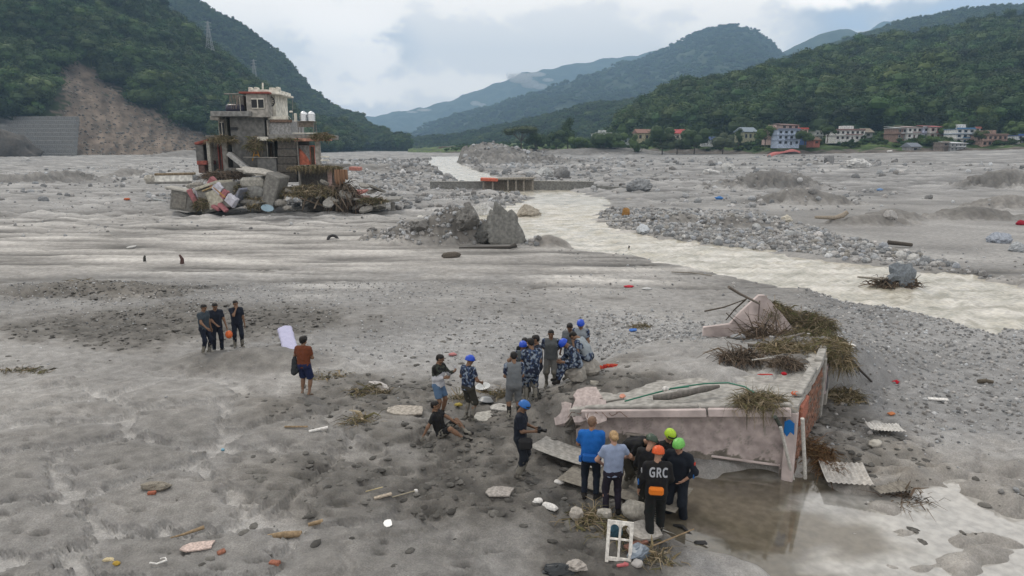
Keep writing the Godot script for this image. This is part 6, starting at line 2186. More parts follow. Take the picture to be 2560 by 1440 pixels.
func slip_stones(slip: PackedVector2Array, slope: Dictionary) -> void:
	# loose blocks lying on the bare scar
	var r := RandomNumberGenerator.new()
	r.seed = 63
	var places := []
	var tints := PackedColorArray()
	var verts: PackedVector3Array = slope.verts
	var cols: int = slope.cols
	for n in 26000:
		var i: int = r.randi() % (int(slope.rows) - 1)
		var j := r.randi() % (cols - 1)
		var p := verts[i * cols + j].lerp(verts[(i + 1) * cols + j + 1], r.randf()).lerp(verts[i * cols + j + 1], r.randf() * 0.5)
		if not in_poly(p, slip):
			continue
		var s := 0.5 + 2.2 * pow(r.randf(), 4.0)
		places.append(Transform3D(Basis.from_euler(Vector3(r.randf() * 6.0, r.randf() * 6.0, 0)) * Basis.from_scale(Vector3.ONE * s), p))
		var t := r.randf_range(0.08, 0.24)
		tints.append(Color(t * 1.08, t, t * 0.88))
	scatter("loose_stones", lump_mesh(210, Vector3(1, 0.7, 0.9), 0.4, 5, 7, 0.7), mats.stone, places, tints, "loose stones strewn over the brown landslip scar")


func far_side(x: float, z: float) -> float:
	# positive beyond the river as seen from the houses
	for i in range(6, river.size() / 2 - 1):
		var a: Vector3 = river[i * 2]
		var b: Vector3 = river[i * 2 + 2]
		if x >= a.x and x <= b.x:
			return lerpf(a.z, b.z, (x - a.x) / (b.x - a.x)) - z
	return -1.0


func stone_mat(i: int) -> StandardMaterial3D:
	var c: Color = [Color(0.2, 0.21, 0.22), Color(0.28, 0.29, 0.3), Color(0.36, 0.37, 0.37), Color(0.24, 0.23, 0.21), Color(0.45, 0.45, 0.44), Color(0.3, 0.32, 0.35)][i]
	return wall_mat(c, 0.8)


func boulder(label: String, at: Vector3, size: Vector3, c: Color, seed_: int, sharp: float, taper := 0.0, shift := 0.0) -> void:
	var p := on_ground(at, size.y * 0.22)
	solo("boulder", lump_mesh(seed_, size, 0.45, 30, 44, sharp, 5, taper, shift), wall_mat(c, maxf(1.0, size.x * 0.6)), label, "boulder", frame(p, Vector3(0, 0.0 if taper > 0.0 else seed_ * 37 % 360, 0)))


# ---------------------------------------------------------------- debris on the mud

func corrugated(w: float, l: float, wave := 0.076, amp := 0.012, bend := 0.0) -> ArrayMesh:
	var st := st_new()
	st.set_smooth_group(1)
	var n := int(w / wave * 4.0)
	var rows := 6
	var grid := []
	for i in rows + 1:
		var row := []
		for j in n + 1:
			var x := j / float(n) * w - w * 0.5
			var z := i / float(rows) * l - l * 0.5
			row.append(Vector3(x, amp * sin(x / wave * TAU) + bend * pow(absf(z) / l * 2.0, 2.0) + bend * 0.5 * pow(absf(x) / w * 2.0, 3.0), z))
		grid.append(row)
	for i in rows:
		for j in n:
			quad(st, grid[i][j], grid[i][j + 1], grid[i + 1][j + 1], grid[i + 1][j])
			var e := Vector3(0, -0.003, 0)
			quad(st, grid[i + 1][j] + e, grid[i + 1][j + 1] + e, grid[i][j + 1] + e, grid[i][j] + e)
	return done(st)


func item(called: String, label: String, category: String, m: Mesh, mat: Material, px: Vector3, lift := 0.0, turn := Vector3.ZERO, group := "") -> MeshInstance3D:
	return solo(called, m, mat, label, category, frame(on_ground(px, lift), turn, Vector3.ONE * (0.8 if px.z > -30.0 and called != "corrugated_sheet" else 1.0)), group)


func build_debris() -> void:
	var wood := wall_mat(Color(0.26, 0.19, 0.115), 0.5)
	var greywood := wall_mat(Color(0.24, 0.22, 0.19), 0.5)
	var white := wall_mat(Color(0.66, 0.65, 0.63), 0.5)
	var tin := wall_mat(Color(0.3, 0.29, 0.27), 0.9)
	var tin2 := wall_mat(Color(0.2, 0.185, 0.16), 0.8)
	# corrugated sheets
	item("corrugated_sheet", "grey corrugated sheet left of the man in the blue T-shirt", "metal sheet", corrugated(0.95, 1.7, 0.076, 0.012, 0.04), tin, Vector3(1.338, 0, -14.632), 0.16, Vector3(6, 62, -8))
	item("corrugated_sheet", "long muddy corrugated sheet under the rescuers' feet", "metal sheet", corrugated(1.1, 2.6, 0.076, 0.012, 0.02), tin2, Vector3(2.365, 0, -13.273), 0.1, Vector3(0, 58, 0))
	item("corrugated_sheet", "bent corrugated sheet beside the orange-helmeted rescuer", "metal sheet", corrugated(1.0, 1.7, 0.076, 0.014, 0.06), tin, Vector3(3.225, 0, -12.26), 0.1, Vector3(4, 52, -4))
	item("corrugated_sheet", "pale corrugated sheet lying in the wet mud right of the house", "metal sheet", corrugated(0.92, 0.98, 0.1, 0.016, 0.03), wall_mat(Color(0.46, 0.44, 0.41), 0.8), Vector3(7.249, 0, -13.736), 0.07, Vector3(2, -14, 3))
	item("corrugated_sheet", "small flooded corrugated sheet beyond the pale one", "metal sheet", corrugated(0.8, 0.5, 0.08, 0.014, 0.04), wall_mat(Color(0.5, 0.49, 0.47), 0.8), Vector3(9.447, 0, -16.217), 0.1, Vector3(0, -8, 0))
	item("corrugated_sheet", "corrugated sheet sunk in mud beside the twig pile", "metal sheet", corrugated(0.9, 0.5, 0.08, 0.012, 0.0), tin2, Vector3(8.048, 0, -13.395), 0.05, Vector3(0, 12, 0))
	# white window frame standing in the rubble
	var wf := thing("window_frame", "white wooden window frame with arched lights stuck upright in the rubble", "window frame", on_ground(Vector3(1.848, 0, -10.706), -0.05))
	wf.rotation_degrees = Vector3(-16, -6, -3)
	wf.scale = Vector3.ONE * 0.66
	var wp := wall_mat(Color(0.66, 0.64, 0.6), 0.6)
	for x in [-0.3, 0.3]:
		part("stile", box_mesh(Vector3(0.09, 1.1, 0.06), 0.008), wp, wf, frame(Vector3(x, 0.55, 0)))
	part("mullion", box_mesh(Vector3(0.06, 0.92, 0.05), 0.006), wp, wf, frame(Vector3(0, 0.6, 0)))
	part("top_rail", box_mesh(Vector3(0.51, 0.1, 0.056), 0.006), wp, wf, frame(Vector3(0, 1.05, 0)))
	part("cross_bar", box_mesh(Vector3(0.51, 0.05, 0.048), 0.006), wp, wf, frame(Vector3(0, 0.62, 0)))
	part("bottom_rail", box_mesh(Vector3(0.51, 0.1, 0.056), 0.006), wp, wf, frame(Vector3(0, 0.1, 0)))
	for q in [-1, 1]:
		for e in [-1, 1]:
			var st := st_new()
			var pts := PackedVector2Array([Vector2(0.115 * e, 0.06)])
			for i in 6:
				var a := PI * 0.5 * i / 5.0
				pts.append(Vector2(0.115 * e * sin(a), 0.05 - 0.115 * (1.0 - cos(a))))
			add_prism(st, pts, 0.04)
			part("arch_spandrel", done(st), wp, wf, frame(Vector3(0.148 * q, 0.95, 0)))
	# rubble, sacks and brush round the rescuers
	item("concrete_chunk", "rounded concrete chunk in front of the orange-helmeted rescuer", "rubble", lump_mesh(401, Vector3(0.66, 0.5, 0.5), 0.3, 12, 18, 0.5), wall_mat(Color(0.36, 0.34, 0.3), 0.5), Vector3(2.373, 0, -12.068), 0.16)
	item("concrete_chunk", "pale chunk at the woman's feet", "rubble", lump_mesh(402, Vector3(0.42, 0.36, 0.34), 0.35, 10, 14, 0.7), wall_mat(Color(0.4, 0.38, 0.34), 0.5), Vector3(1.795, 0, -12.039), 0.1)
	item("concrete_chunk", "upright pale chunk left of the brush by the woman", "rubble", lump_mesh(403, Vector3(0.34, 0.4, 0.26), 0.35, 10, 14, 0.8), wall_mat(Color(0.4, 0.37, 0.33), 0.5), Vector3(1.249, 0, -12.068), 0.1)
	item("white_rock", "white oblong rock on the dark mud left of the brush", "rock", lump_mesh(404, Vector3(0.5, 0.2, 0.24), 0.3, 9, 12, 0.7), white, Vector3(0.752, 0, -12.488), 0.06, Vector3(0, -40, 0))
	item("white_rock", "white rock pair behind the oblong rock", "rock", lump_mesh(405, Vector3(0.28, 0.2, 0.22), 0.3, 9, 12, 0.8), white, Vector3(0.535, 0, -12.676), 0.06)
	item("white_rock", "smooth white stone in the mud left of the rescuers", "rock", lump_mesh(406, Vector3(0.3, 0.14, 0.2), 0.2, 9, 12, 0.2), white, Vector3(1.013, 0, -13.519), 0.03)
	item("plaster_slab", "pale plaster slab leaning behind the window frame", "slab", slab_piece(Vector3(0.85, 0.08, 0.6)), wall_mat(Color(0.36, 0.34, 0.31), 0.6), Vector3(2.436, 0, -11.416), 0.1, Vector3(16, 20, -6))
	item("brick_slab", "brown slab edge behind the window frame", "slab", box_mesh(Vector3(0.55, 0.08, 0.2), 0.01), wall_mat(Color(0.2, 0.1, 0.075), 0.5), Vector3(2.235, 0, -11.12), 0.06, Vector3(0, 24, 8))
	heap("dry brush heap at the feet of the man in blue and the woman", on_ground(Vector3(1.532, 0, -12.039)), Vector3(1.1, 0.7, 0.8), 700, 0.5, STRAW, 51, 0.3, 0.008)
	heap("straw tangle right of the window frame", on_ground(Vector3(2.535, 0, -10.825)), Vector3(0.8, 0.3, 0.5), 300, 0.4, STRAW, 52, 0.3, 0.007)
	heap("straw behind the window frame", on_ground(Vector3(1.966, 0, -11.483)), Vector3(0.9, 0.4, 0.5), 300, 0.45, STRAW, 53, 0.3, 0.007)
	item("black_bag", "black plastic rubbish bag at the bottom edge", "bag", lump_mesh(407, Vector3(0.72, 0.36, 0.4), 0.7, 14, 20, 0.8), gloss(Color(0.03, 0.035, 0.04)), Vector3(0.792, 0, -10.452), 0.12)
	item("grey_cloth", "pale crumpled cloth beside the black bag", "cloth", lump_mesh(408, Vector3(0.5, 0.26, 0.34), 0.8, 14, 20, 0.8), cloth_of(Color(0.4, 0.37, 0.34)), Vector3(1.097, 0, -10.498), 0.08)
	item("blue_tarp", "grey-blue plastic sheet crumpled right of the window frame", "plastic sheet", lump_mesh(409, Vector3(0.62, 0.34, 0.4), 0.8, 14, 20, 0.9), gloss(Color(0.2, 0.24, 0.29)), Vector3(2.239, 0, -10.825), 0.1, Vector3(0, 30, 0))
	item("blue_rag", "teal rag bundle behind the window frame", "cloth", lump_mesh(410, Vector3(0.3, 0.5, 0.24), 0.6, 10, 14, 0.6), cloth_of(Color(0.04, 0.1, 0.14)), Vector3(1.909, 0, -11.351), 0.2)
	item("white_bag", "small white bag on the mud below the grey-blue sheet", "bag", lump_mesh(411, Vector3(0.28, 0.18, 0.22), 0.5, 10, 14, 0.5), cloth_of(Color(0.5, 0.48, 0.46)), Vector3(2.173, 0, -10.612), 0.05)
	item("slipper", "pink rubber slipper on the mud", "slipper", field_solid([[Vector3(-0.1, 0.02, 0), Vector3(0.1, 0.02, 0.0), 0.035, 0.042], [Vector3(0.04, 0.05, 0.03), Vector3(0.06, 0.06, -0.03), 0.014, 0.014]], 0.012), gloss(Color(0.5, 0.13, 0.14)), Vector3(1.899, 0, -10.543), 0.0, Vector3(0, 12, 0))
	var belt := [Vector3(-0.28, 0.14, -0.3), Vector3(-0.1, 0.2, -0.15), Vector3(0.02, 0.12, 0.05), Vector3(0.16, 0.05, 0.2), Vector3(0.4, 0.08, 0.26)]
	item("rubber_strap", "black rubber strap looped over the bent corrugated sheet", "strap", tube_mesh(belt, [0.05, 0.045, 0.05, 0.05, 0.04], 7, 0.2), gloss(Color(0.02, 0.02, 0.02)), Vector3(3.377, 0, -11.867), 0.05)
	item("tyre_piece", "piece of black tyre on the mud right of the bent sheet", "tyre", tube_mesh([Vector3(-0.2, 0.02, 0), Vector3(-0.1, 0.16, 0.05), Vector3(0.08, 0.17, 0.06), Vector3(0.2, 0.03, 0.02)], [0.06, 0.07, 0.07, 0.05], 8, 0.1), gloss(Color(0.025, 0.025, 0.026)), Vector3(3.516, 0, -11.536), 0.0)
	item("thin_pole", "thin pole lying across the puddle left of the strap", "pole", tube_mesh([Vector3(-0.75, 0.02, 0.5), Vector3(0.0, 0.07, 0.1), Vector3(0.75, 0.12, -0.3)], [0.018, 0.02, 0.016], 6), wood, Vector3(2.774, 0, -11.273), 0.03)
	# right: wet ground
	heap("twig pile on the wet mud at the right", on_ground(Vector3(8.287, 0, -13.17)), Vector3(1.2, 0.35, 0.8), 420, 0.7, ROOTS, 54, 0.2, 0.009)
	item("white_sack", "muddy white sack on the ground right of the house", "sack", lump_mesh(412, Vector3(0.42, 0.24, 0.32), 0.4, 12, 16, 0.3), cloth_of(Color(0.5, 0.48, 0.43)), Vector3(8.74, 0, -15.365), 0.06, Vector3(0, 30, 0))
	item("white_sack", "flat pale sack above the flooded sheet", "sack", lump_mesh(413, Vector3(0.4, 0.12, 0.26), 0.4, 12, 16, 0.3), cloth_of(Color(0.46, 0.45, 0.43)), Vector3(9.603, 0, -16.942), 0.03)
	item("white_board", "white board lying on the right gravel", "board", box_mesh(Vector3(0.62, 0.05, 0.2), 0.008), white, Vector3(12.166, 0, -18.46), 0.04, Vector3(0, -18, 3))
	item("white_board", "small white louvre near the leaning black pole", "board", box_mesh(Vector3(0.26, 0.04, 0.3), 0.008), white, Vector3(10.362, 0, -20.101), 0.05, Vector3(12, 34, 8))
	item("red_cloth", "crimson cloth bundle on the gravel right of the leaning pole", "cloth", lump_mesh(414, Vector3(0.26, 0.18, 0.2), 0.6, 10, 14, 0.6), cloth_of(Color(0.5, 0.008, 0.025)), Vector3(11.685, 0, -19.809), 0.05)
	item("orange_packet", "orange and white packet on the ground right of the brick wall", "packet", box_mesh(Vector3(0.22, 0.05, 0.16), 0.02), cloth_of(Color(0.55, 0.2, 0.08)), Vector3(10.244, 0, -17.384), 0.05, Vector3(4, 20, 6))
	item("driftwood", "dark driftwood log on the right gravel", "log", tube_mesh([Vector3(-0.26, 0.05, 0), Vector3(0, 0.08, 0.02), Vector3(0.26, 0.05, 0.04)], [0.07, 0.09, 0.06], 9, 0.15), wall_mat(Color(0.1, 0.085, 0.065), 0.4), Vector3(14.467, 0, -19.881), 0.03, Vector3(0, -10, 0))
	item("driftwood", "short brown log on the gravel near the river", "log", tube_mesh([Vector3(-0.6, 0.08, 0), Vector3(0.6, 0.08, 0.1)], [0.12, 0.1], 9, 0.12), wall_mat(Color(0.13, 0.11, 0.085), 0.4), Vector3(15.091, 0, -36.555), 0.03)
	item("driftwood", "long bleached branch on the shore upstream of the short log", "branch", tube_mesh([Vector3(-1.7, 0.06, 0), Vector3(-0.2, 0.12, 0.2), Vector3(1.6, 0.08, 0.0)], [0.06, 0.09, 0.04], 8, 0.15), greywood, Vector3(12.678, 0, -40.079), 0.03)
	item("driftwood", "thin bleached stick on the gravel left of the short log", "branch", tube_mesh([Vector3(-1.0, 0.05, -0.5), Vector3(0, 0.1, 0), Vector3(1.0, 0.04, 0.6)], [0.03, 0.045, 0.03], 7, 0.1), greywood, Vector3(10.203, 0, -38.239), 0.03)
	item("driftwood", "branchy driftwood at the water's edge on the right", "branch", tube_mesh([Vector3(-1.6, 0.1, -0.2), Vector3(-0.3, 0.12, 0.0), Vector3(0.9, 0.08, 0.4), Vector3(1.8, 0.02, 1.1)], [0.05, 0.08, 0.07, 0.04], 8, 0.15), greywood, Vector3(19.971, 0, -29.905), 0.04)
	item("stranded_wood", "pale driftwood trunk on the cobble bank", "log", tube_mesh([Vector3(-1.6, 0.2, 0), Vector3(0.2, 0.15, 0.1), Vector3(1.0, 0.35, 0), Vector3(1.4, 0.7, 0)], [0.12, 0.2, 0.24, 0.2], 9, 0.15), wall_mat(Color(0.3, 0.26, 0.21), 0.6), Vector3(30.226, 0, -64.556), 0.1)
	item("stranded_wood", "dark beam on the cobble bank by the water", "log", tube_mesh([Vector3(-0.8, 0.25, 0), Vector3(0.8, 0.1, 0.3)], [0.16, 0.13], 8, 0.1), wall_mat(Color(0.07, 0.06, 0.05), 0.6), Vector3(28.032, 0, -49.12), 0.1)
	# rock and snag stranded in the river
	var snag := thing("river_snag", "dark rock with snagged branches standing in the river", "snag", on_ground(Vector3(20.476, 0, -35.877), 0.25))
	part("rock", lump_mesh(420, Vector3(1.5, 1.6, 1.2), 0.5, 12, 16, 0.9), wall_mat(Color(0.16, 0.18, 0.2), 0.8), snag, frame(Vector3(0.3, 0.5, 0)))
	part("brush", brush(421, 380, Vector3(2.6, 0.9, 1.4), 0.9, 0.03, ROOTS, 0.3), mats.twig, snag)
	part("branch", tube_mesh([Vector3(-2.0, 0.6, 0), Vector3(-0.8, 0.5, 0.1), Vector3(0.2, 0.6, 0)], [0.05, 0.07, 0.08], 7, 0.1), greywood, snag)
	# low ruined wall and ruined roof at the river's far side
	var lw := thing("low_wall", "long low concrete wall standing at the far side of the river bend", "wall", Vector3(1.411, 0, -121.498))
	var wallm := wall_mat(Color(0.2, 0.2, 0.19), 3.0)
	part("wall_run", box_mesh(Vector3(10.5, 2.8, 0.6), 0.06), wallm, lw, frame(Vector3(-10.5, -0.15, 0.6), Vector3(0, 2, 0)))
	part("wall_run", box_mesh(Vector3(12.0, 2.8, 0.6), 0.06), wallm, lw, frame(Vector3(7.0, -0.15, -0.4), Vector3(0, -3, -0.5)))
	part("wall_run", box_mesh(Vector3(6.0, 2.2, 0.6), 0.06), wallm, lw, frame(Vector3(15.5, -0.6, 0.6), Vector3(0, -10, -3)))
	part("cap_run", box_mesh(Vector3(10.8, 0.16, 0.8), 0.04), wall_mat(Color(0.32, 0.32, 0.3)), lw, frame(Vector3(-10.5, 1.3, 0.6), Vector3(0, 2, 0)))
	part("cap_run", box_mesh(Vector3(12.2, 0.16, 0.8), 0.04), wall_mat(Color(0.32, 0.32, 0.3)), lw, frame(Vector3(7.0, 1.3, -0.4), Vector3(0, -3, -0.5)))
	var rs := thing("ruined_shelter", "ruined flat-roofed shelter with a red end beside the low wall", "shelter", Vector3(-0.692, 0, -119.134))
	var conc := wall_mat(Color(0.24, 0.22, 0.19), 2.0)
	part("roof", box_mesh(Vector3(6.8, 0.3, 3.4), 0.05), conc, rs, frame(Vector3(1.2, 1.9, 0), Vector3(0, -6, 1.5)))
	part("red_roof", box_mesh(Vector3(3.0, 0.5, 3.0), 0.06), wall_mat(Color(0.5, 0.13, 0.08), 1.5), rs, frame(Vector3(-3.2, 1.75, 0.2), Vector3(0, 0, -2)))
	for x in [-4.2, -2.6, 0.0, 1.4, 2.7, 4.2]:
		part("post", box_mesh(Vector3(0.3, 2.0, 0.3), 0.03), conc, rs, frame(Vector3(x, 0.8, 1.2)))
	part("back_wall", box_mesh(Vector3(8.6, 1.9, 0.3), 0.03), conc, rs, frame(Vector3(0.2, 0.7, -1.2)))
	# left foreground pieces
	item("log", "thick yellow-brown log on the foreground mud", "log", tube_mesh([Vector3(-0.38, 0.04, 0.05), Vector3(0, 0.07, 0), Vector3(0.38, 0.07, -0.05)], [0.06, 0.085, 0.075], 10, 0.1), wood, Vector3(-4.193, 0, -11.416), 0.02)
	item("log", "broken brown stick right of the thick log", "log", tube_mesh([Vector3(-0.16, 0.02, 0.07), Vector3(0.16, 0.05, -0.05)], [0.04, 0.06], 8, 0.15), wood, Vector3(-3.712, 0, -11.755), 0.02)
	item("plank", "pale plank lying in the middle foreground", "plank", box_mesh(Vector3(0.46, 0.05, 0.1), 0.008), wall_mat(Color(0.36, 0.31, 0.25), 0.4), Vector3(-2.627, 0, -12.772), 0.03, Vector3(0, 24, 4))
	item("plank", "thin reed beside the pale plank", "reed", tube_mesh([Vector3(-0.2, 0.02, 0.1), Vector3(0.2, 0.03, -0.12)], [0.014], 6), wall_mat(Color(0.4, 0.34, 0.2)), Vector3(-2.846, 0, -12.969), 0.02)
	item("pipe_piece", "white plastic pipe on the mud behind the brush", "pipe", tube_mesh([Vector3(-0.26, 0.04, 0.12), Vector3(0.26, 0.08, -0.12)], [0.045], 10), white, Vector3(-4.814, 0, -15.923), 0.02)
	item("stick", "brown stick lying left of the white pipe", "stick", tube_mesh([Vector3(-0.36, 0.03, 0), Vector3(0.36, 0.04, 0.02)], [0.03], 7, 0.1), wood, Vector3(-5.4, 0, -16.044), 0.02)
	item("stick", "long thin stick ending in a brown splinter at the lower left", "stick", tube_mesh([Vector3(-0.75, 0.02, 0.3), Vector3(-0.1, 0.03, 0.16), Vector3(0.2, 0.05, 0.02), Vector3(0.55, 0.07, -0.25)], [0.008, 0.012, 0.03, 0.045], 6, 0.1), wood, Vector3(-6.156, 0, -11.325), 0.01)
	item("brick_piece", "dull red brick at the bottom of the mud", "brick", box_mesh(Vector3(0.24, 0.09, 0.12), 0.015), wall_mat(Color(0.28, 0.11, 0.07), 0.3), Vector3(-4.05, 0, -10.475), 0.03, Vector3(4, -16, 6))
	item("brick_piece", "small red brick shard near the pink plaster sheet", "brick", box_mesh(Vector3(0.17, 0.08, 0.12), 0.02), wall_mat(Color(0.26, 0.11, 0.07), 0.3), Vector3(-5.075, 0, -10.753), 0.02, Vector3(10, 40, 8))
	item("plaster_sheet", "flat pink plaster sheet on the mud", "plaster", slab_piece(Vector3(0.72, 0.03, 0.34)), wall_mat(Color(0.5, 0.4, 0.36), 0.4), Vector3(-5.553, 0, -10.897), 0.03, Vector3(3, 12, 0))
	item("yellow_packet", "cream and yellow food scraps on the mud at the lower left", "packet", lump_mesh(430, Vector3(0.26, 0.1, 0.16), 0.6, 8, 12, 0.6), wall_mat(Color(0.5, 0.42, 0.26), 0.3), Vector3(-6.935, 0, -10.566), 0.03)
	item("yellow_packet", "small yellow packet below the food scraps", "packet", lump_mesh(431, Vector3(0.18, 0.08, 0.12), 0.4, 8, 12, 0.4), cloth_of(Color(0.42, 0.28, 0.05)), Vector3(-6.707, 0, -10.407), 0.02)
	item("white_hanger", "white plastic hanger on the mud at the bottom edge", "hanger", tube_mesh([Vector3(-0.16, 0.03, 0.06), Vector3(0.0, 0.03, 0.09), Vector3(0.17, 0.05, 0.0), Vector3(0.1, 0.06, -0.08), Vector3(0.0, 0.05, -0.06)], [0.022, 0.018, 0.025, 0.018, 0.012], 7), white, Vector3(-5.986, 0, -10.407), 0.02)
	item("gravel_lump", "lump of gravelly concrete with a red brick edge", "rubble", lump_mesh(432, Vector3(0.78, 0.26, 0.4), 0.5, 12, 18, 0.8), wall_mat(Color(0.22, 0.2, 0.165), 0.2), Vector3(-7.346, 0, -12.969), 0.05)
	item("brick_piece", "red brick stuck to the gravelly concrete lump", "brick", box_mesh(Vector3(0.2, 0.08, 0.1), 0.015), wall_mat(Color(0.3, 0.1, 0.06), 0.3), Vector3(-7.311, 0, -12.74), 0.03, Vector3(4, 10, 2))
	item("blue_packet", "pale blue packet on the mud of the left foreground", "packet", lump_mesh(433, Vector3(0.12, 0.1, 0.1), 0.6, 8, 10, 0.5), gloss(Color(0.2, 0.42, 0.55)), Vector3(-6.883, 0, -15.142), 0.03)
	item("paper_scrap", "torn white paper on the foreground mud", "paper", slab_piece(Vector3(0.2, 0.012, 0.3)), plain_mat(Color(0.75, 0.75, 0.74), 0.8), Vector3(-2.334, 0, -11.672), 0.025, Vector3(4, 20, 6))
	item("light_bulb_end", "white round knob at the end of a reed", "knob", lump_mesh(434, Vector3(0.12, 0.1, 0.1), 0.1), white, Vector3(-2.008, 0, -13.136), 0.04)
	item("stick", "thin reed leading to the white knob", "reed", tube_mesh([Vector3(-0.3, 0.02, 0.16), Vector3(0.25, 0.05, -0.12)], [0.016], 6), wall_mat(Color(0.3, 0.27, 0.2)), Vector3(-2.212, 0, -12.936), 0.02)
	item("plaster_sheet", "pale broken board on the dark mud left of the white rocks", "board", slab_piece(Vector3(0.75, 0.04, 0.5)), wall_mat(Color(0.3, 0.28, 0.26), 0.5), Vector3(-0.265, 0, -12.969), 0.05, Vector3(4, -12, 3))
	# mattress and what lies near the man in brown
	var mt := thing("mattress", "lilac-white foam mattress lying on the mud behind the man in brown", "mattress", on_ground(Vector3(-7.874, 0, -23.143), 0.16))
	mt.rotation_degrees = Vector3(14, 24, 6)
	var ms := field_arrays([[Vector3(-0.16, 0, -0.95), Vector3(-0.16, 0, 0.95), 0.1, 0.09], [Vector3(0.0, 0.01, -0.98), Vector3(0.0, 0.0, 0.98), 0.1, 0.09], [Vector3(0.16, 0, -0.95), Vector3(0.16, 0, 0.95), 0.1, 0.09]], 0.03, 0.1, 0.02, 4.0)
	part("foam", arrays_mesh([[ms[0], ms[1], Transform3D.IDENTITY, false, null]], func(p: Vector3, _l: Vector3, _o) -> Color: return Color(0.5, 0.5, 0.68) if p.y > -0.02 else Color(0.36, 0.35, 0.36)), mats.cloth, mt)
	item("grey_cloth", "dark grey cloth carried on the arm of the man in brown", "cloth", field_solid([[Vector3(0, 0.45, 0), Vector3(-0.02, -0.05, 0.02), 0.07, 0.13], [Vector3(0.04, 0.4, 0), Vector3(0.06, 0.0, 0.02), 0.06, 0.09]], 0.022, 0.03), cloth_of(Color(0.03, 0.035, 0.04)), Vector3(-6.245, 0, -18.781), 0.72)
	heap("dry brush on the mud right of the man in brown", on_ground(Vector3(-5.632, 0, -20.364)), Vector3(1.6, 0.25, 0.7), 156, 0.38, STRAW, 61, 0.2, 0.008)
	heap("dry brush round the white bundle", on_ground(Vector3(-4.154, 0, -18.945)), Vector3(1.3, 0.4, 0.8), 252, 0.45, STRAW, 62, 0.2, 0.009)
	heap("straw tuft in the middle of the mud", on_ground(Vector3(-3.883, 0, -16.598)), Vector3(1.1, 0.2, 0.7), 156, 0.45, STRAW, 63, 0.2, 0.008)
	heap("dry bush between the men with phone and blue helmet", on_ground(Vector3(-1.542, 0, -18.46)), Vector3(0.7, 0.6, 0.6), 276, 0.38, STRAW, 64, 0.2, 0.008)
	heap("twigs behind the man in blue helmet", on_ground(Vector3(-0.468, 0, -18.945)), Vector3(1.0, 0.4, 0.7), 180, 0.45, STRAW, 65, 0.2, 0.008)
	heap("grass tufts at the left edge", on_ground(Vector3(-15.678, 0, -20.948)), Vector3(1.8, 0.3, 0.6), 216, 0.30, GREENISH, 66, 0.2, 0.008)
	heap("straw on the mud at the far left", on_ground(Vector3(-22.726, 0, -35.222)), Vector3(2.2, 0.5, 0.8), 180, 0.52, STRAW, 67, 0.2, 0.012)
	heap("dry grass near the blue scrap", on_ground(Vector3(5.118, 0, -26.422)), Vector3(1.0, 0.35, 0.6), 216, 0.34, STRAW, 68, 0.2, 0.01)
	item("white_bundle", "long white plaster bundle on the mud", "plaster", lump_mesh(440, Vector3(1.1, 0.3, 0.36), 0.6, 12, 16, 0.8), wall_mat(Color(0.46, 0.44, 0.43), 0.4), Vector3(-3.925, 0, -19.282), 0.1, Vector3(8, -40, 0))
	item("white_basin", "white enamel basin behind the man in blue helmet", "basin", basin_mesh(), gloss(Color(0.6, 0.62, 0.62)), Vector3(-0.856, 0, -19.282), 0.06, Vector3(10, 0, 6))
	item("grey_basin", "grey upturned basin right of the man in blue helmet", "basin", basin_mesh(), gloss(Color(0.25, 0.26, 0.27)), Vector3(-0.717, 0, -18.088), 0.16, Vector3(172, 0, 6))
	item("plaster_slab", "flat cracked plaster slab behind the seated man", "slab", slab_piece(Vector3(1.1, 0.06, 0.8)), wall_mat(Color(0.4, 0.39, 0.36), 0.7), Vector3(-0.616, 0, -17.05), 0.05, Vector3(2, 20, 2))
	item("plaster_slab", "broken pale slab between the blue helmet and the standing group", "slab", slab_piece(Vector3(0.9, 0.05, 0.6)), wall_mat(Color(0.42, 0.41, 0.39), 0.7), Vector3(-0.304, 0, -17.498), 0.05, Vector3(2, -30, 4))
	item("plaster_slab", "cream plaster patch left of the seated man", "slab", slab_piece(Vector3(1.3, 0.05, 0.9)), wall_mat(Color(0.34, 0.31, 0.27), 0.7), Vector3(-2.846, 0, -17.271), 0.03)
	item("yellow_rag", "yellow rag by the dry bush", "cloth", lump_mesh(441, Vector3(0.28, 0.1, 0.2), 0.6), cloth_of(Color(0.38, 0.3, 0.07)), Vector3(-1.475, 0, -17.729), 0.04)
	item("pink_cloth", "pink cloth on the gravel behind the phone man", "cloth", lump_mesh(442, Vector3(0.36, 0.12, 0.24), 0.6), cloth_of(Color(0.48, 0.2, 0.2)), Vector3(-2.048, 0, -22.67), 0.04)
	item("blue_scrap", "bright blue scrap on the gravel behind the group", "plastic", slab_piece(Vector3(0.4, 0.05, 0.3)), cloth_of(Color(0.05, 0.16, 0.5)), Vector3(4.704, 0, -25.698), 0.05, Vector3(6, 0, 4))
	item("red_scrap", "red scrap far off on the gravel", "plastic", lump_mesh(443, Vector3(0.5, 0.15, 0.3), 0.4), cloth_of(Color(0.5, 0.03, 0.05)), Vector3(6.073, 0, -34.798), 0.05)
	item("white_scrap", "white scrap right of the red scrap", "plastic", lump_mesh(444, Vector3(0.5, 0.12, 0.3), 0.4), cloth_of(Color(0.55, 0.56, 0.56)), Vector3(6.851, 0, -33.979), 0.05)
	item("tyre", "dark tyre half buried in the streaked mud", "tyre", tyre_mesh(), gloss(Color(0.025, 0.025, 0.026)), Vector3(-14.018, 0, -53.077), -0.05, Vector3(58, 30, 12))
	item("stump", "dark stump standing in the streaked mud", "stump", tube_mesh([Vector3(0, -0.2, 0), Vector3(0.05, 0.3, 0), Vector3(-0.1, 0.55, 0)], [0.13, 0.1, 0.06], 8, 0.2), wall_mat(Color(0.08, 0.045, 0.04), 0.4), Vector3(-20.473, 0, -41.797), 0.0)
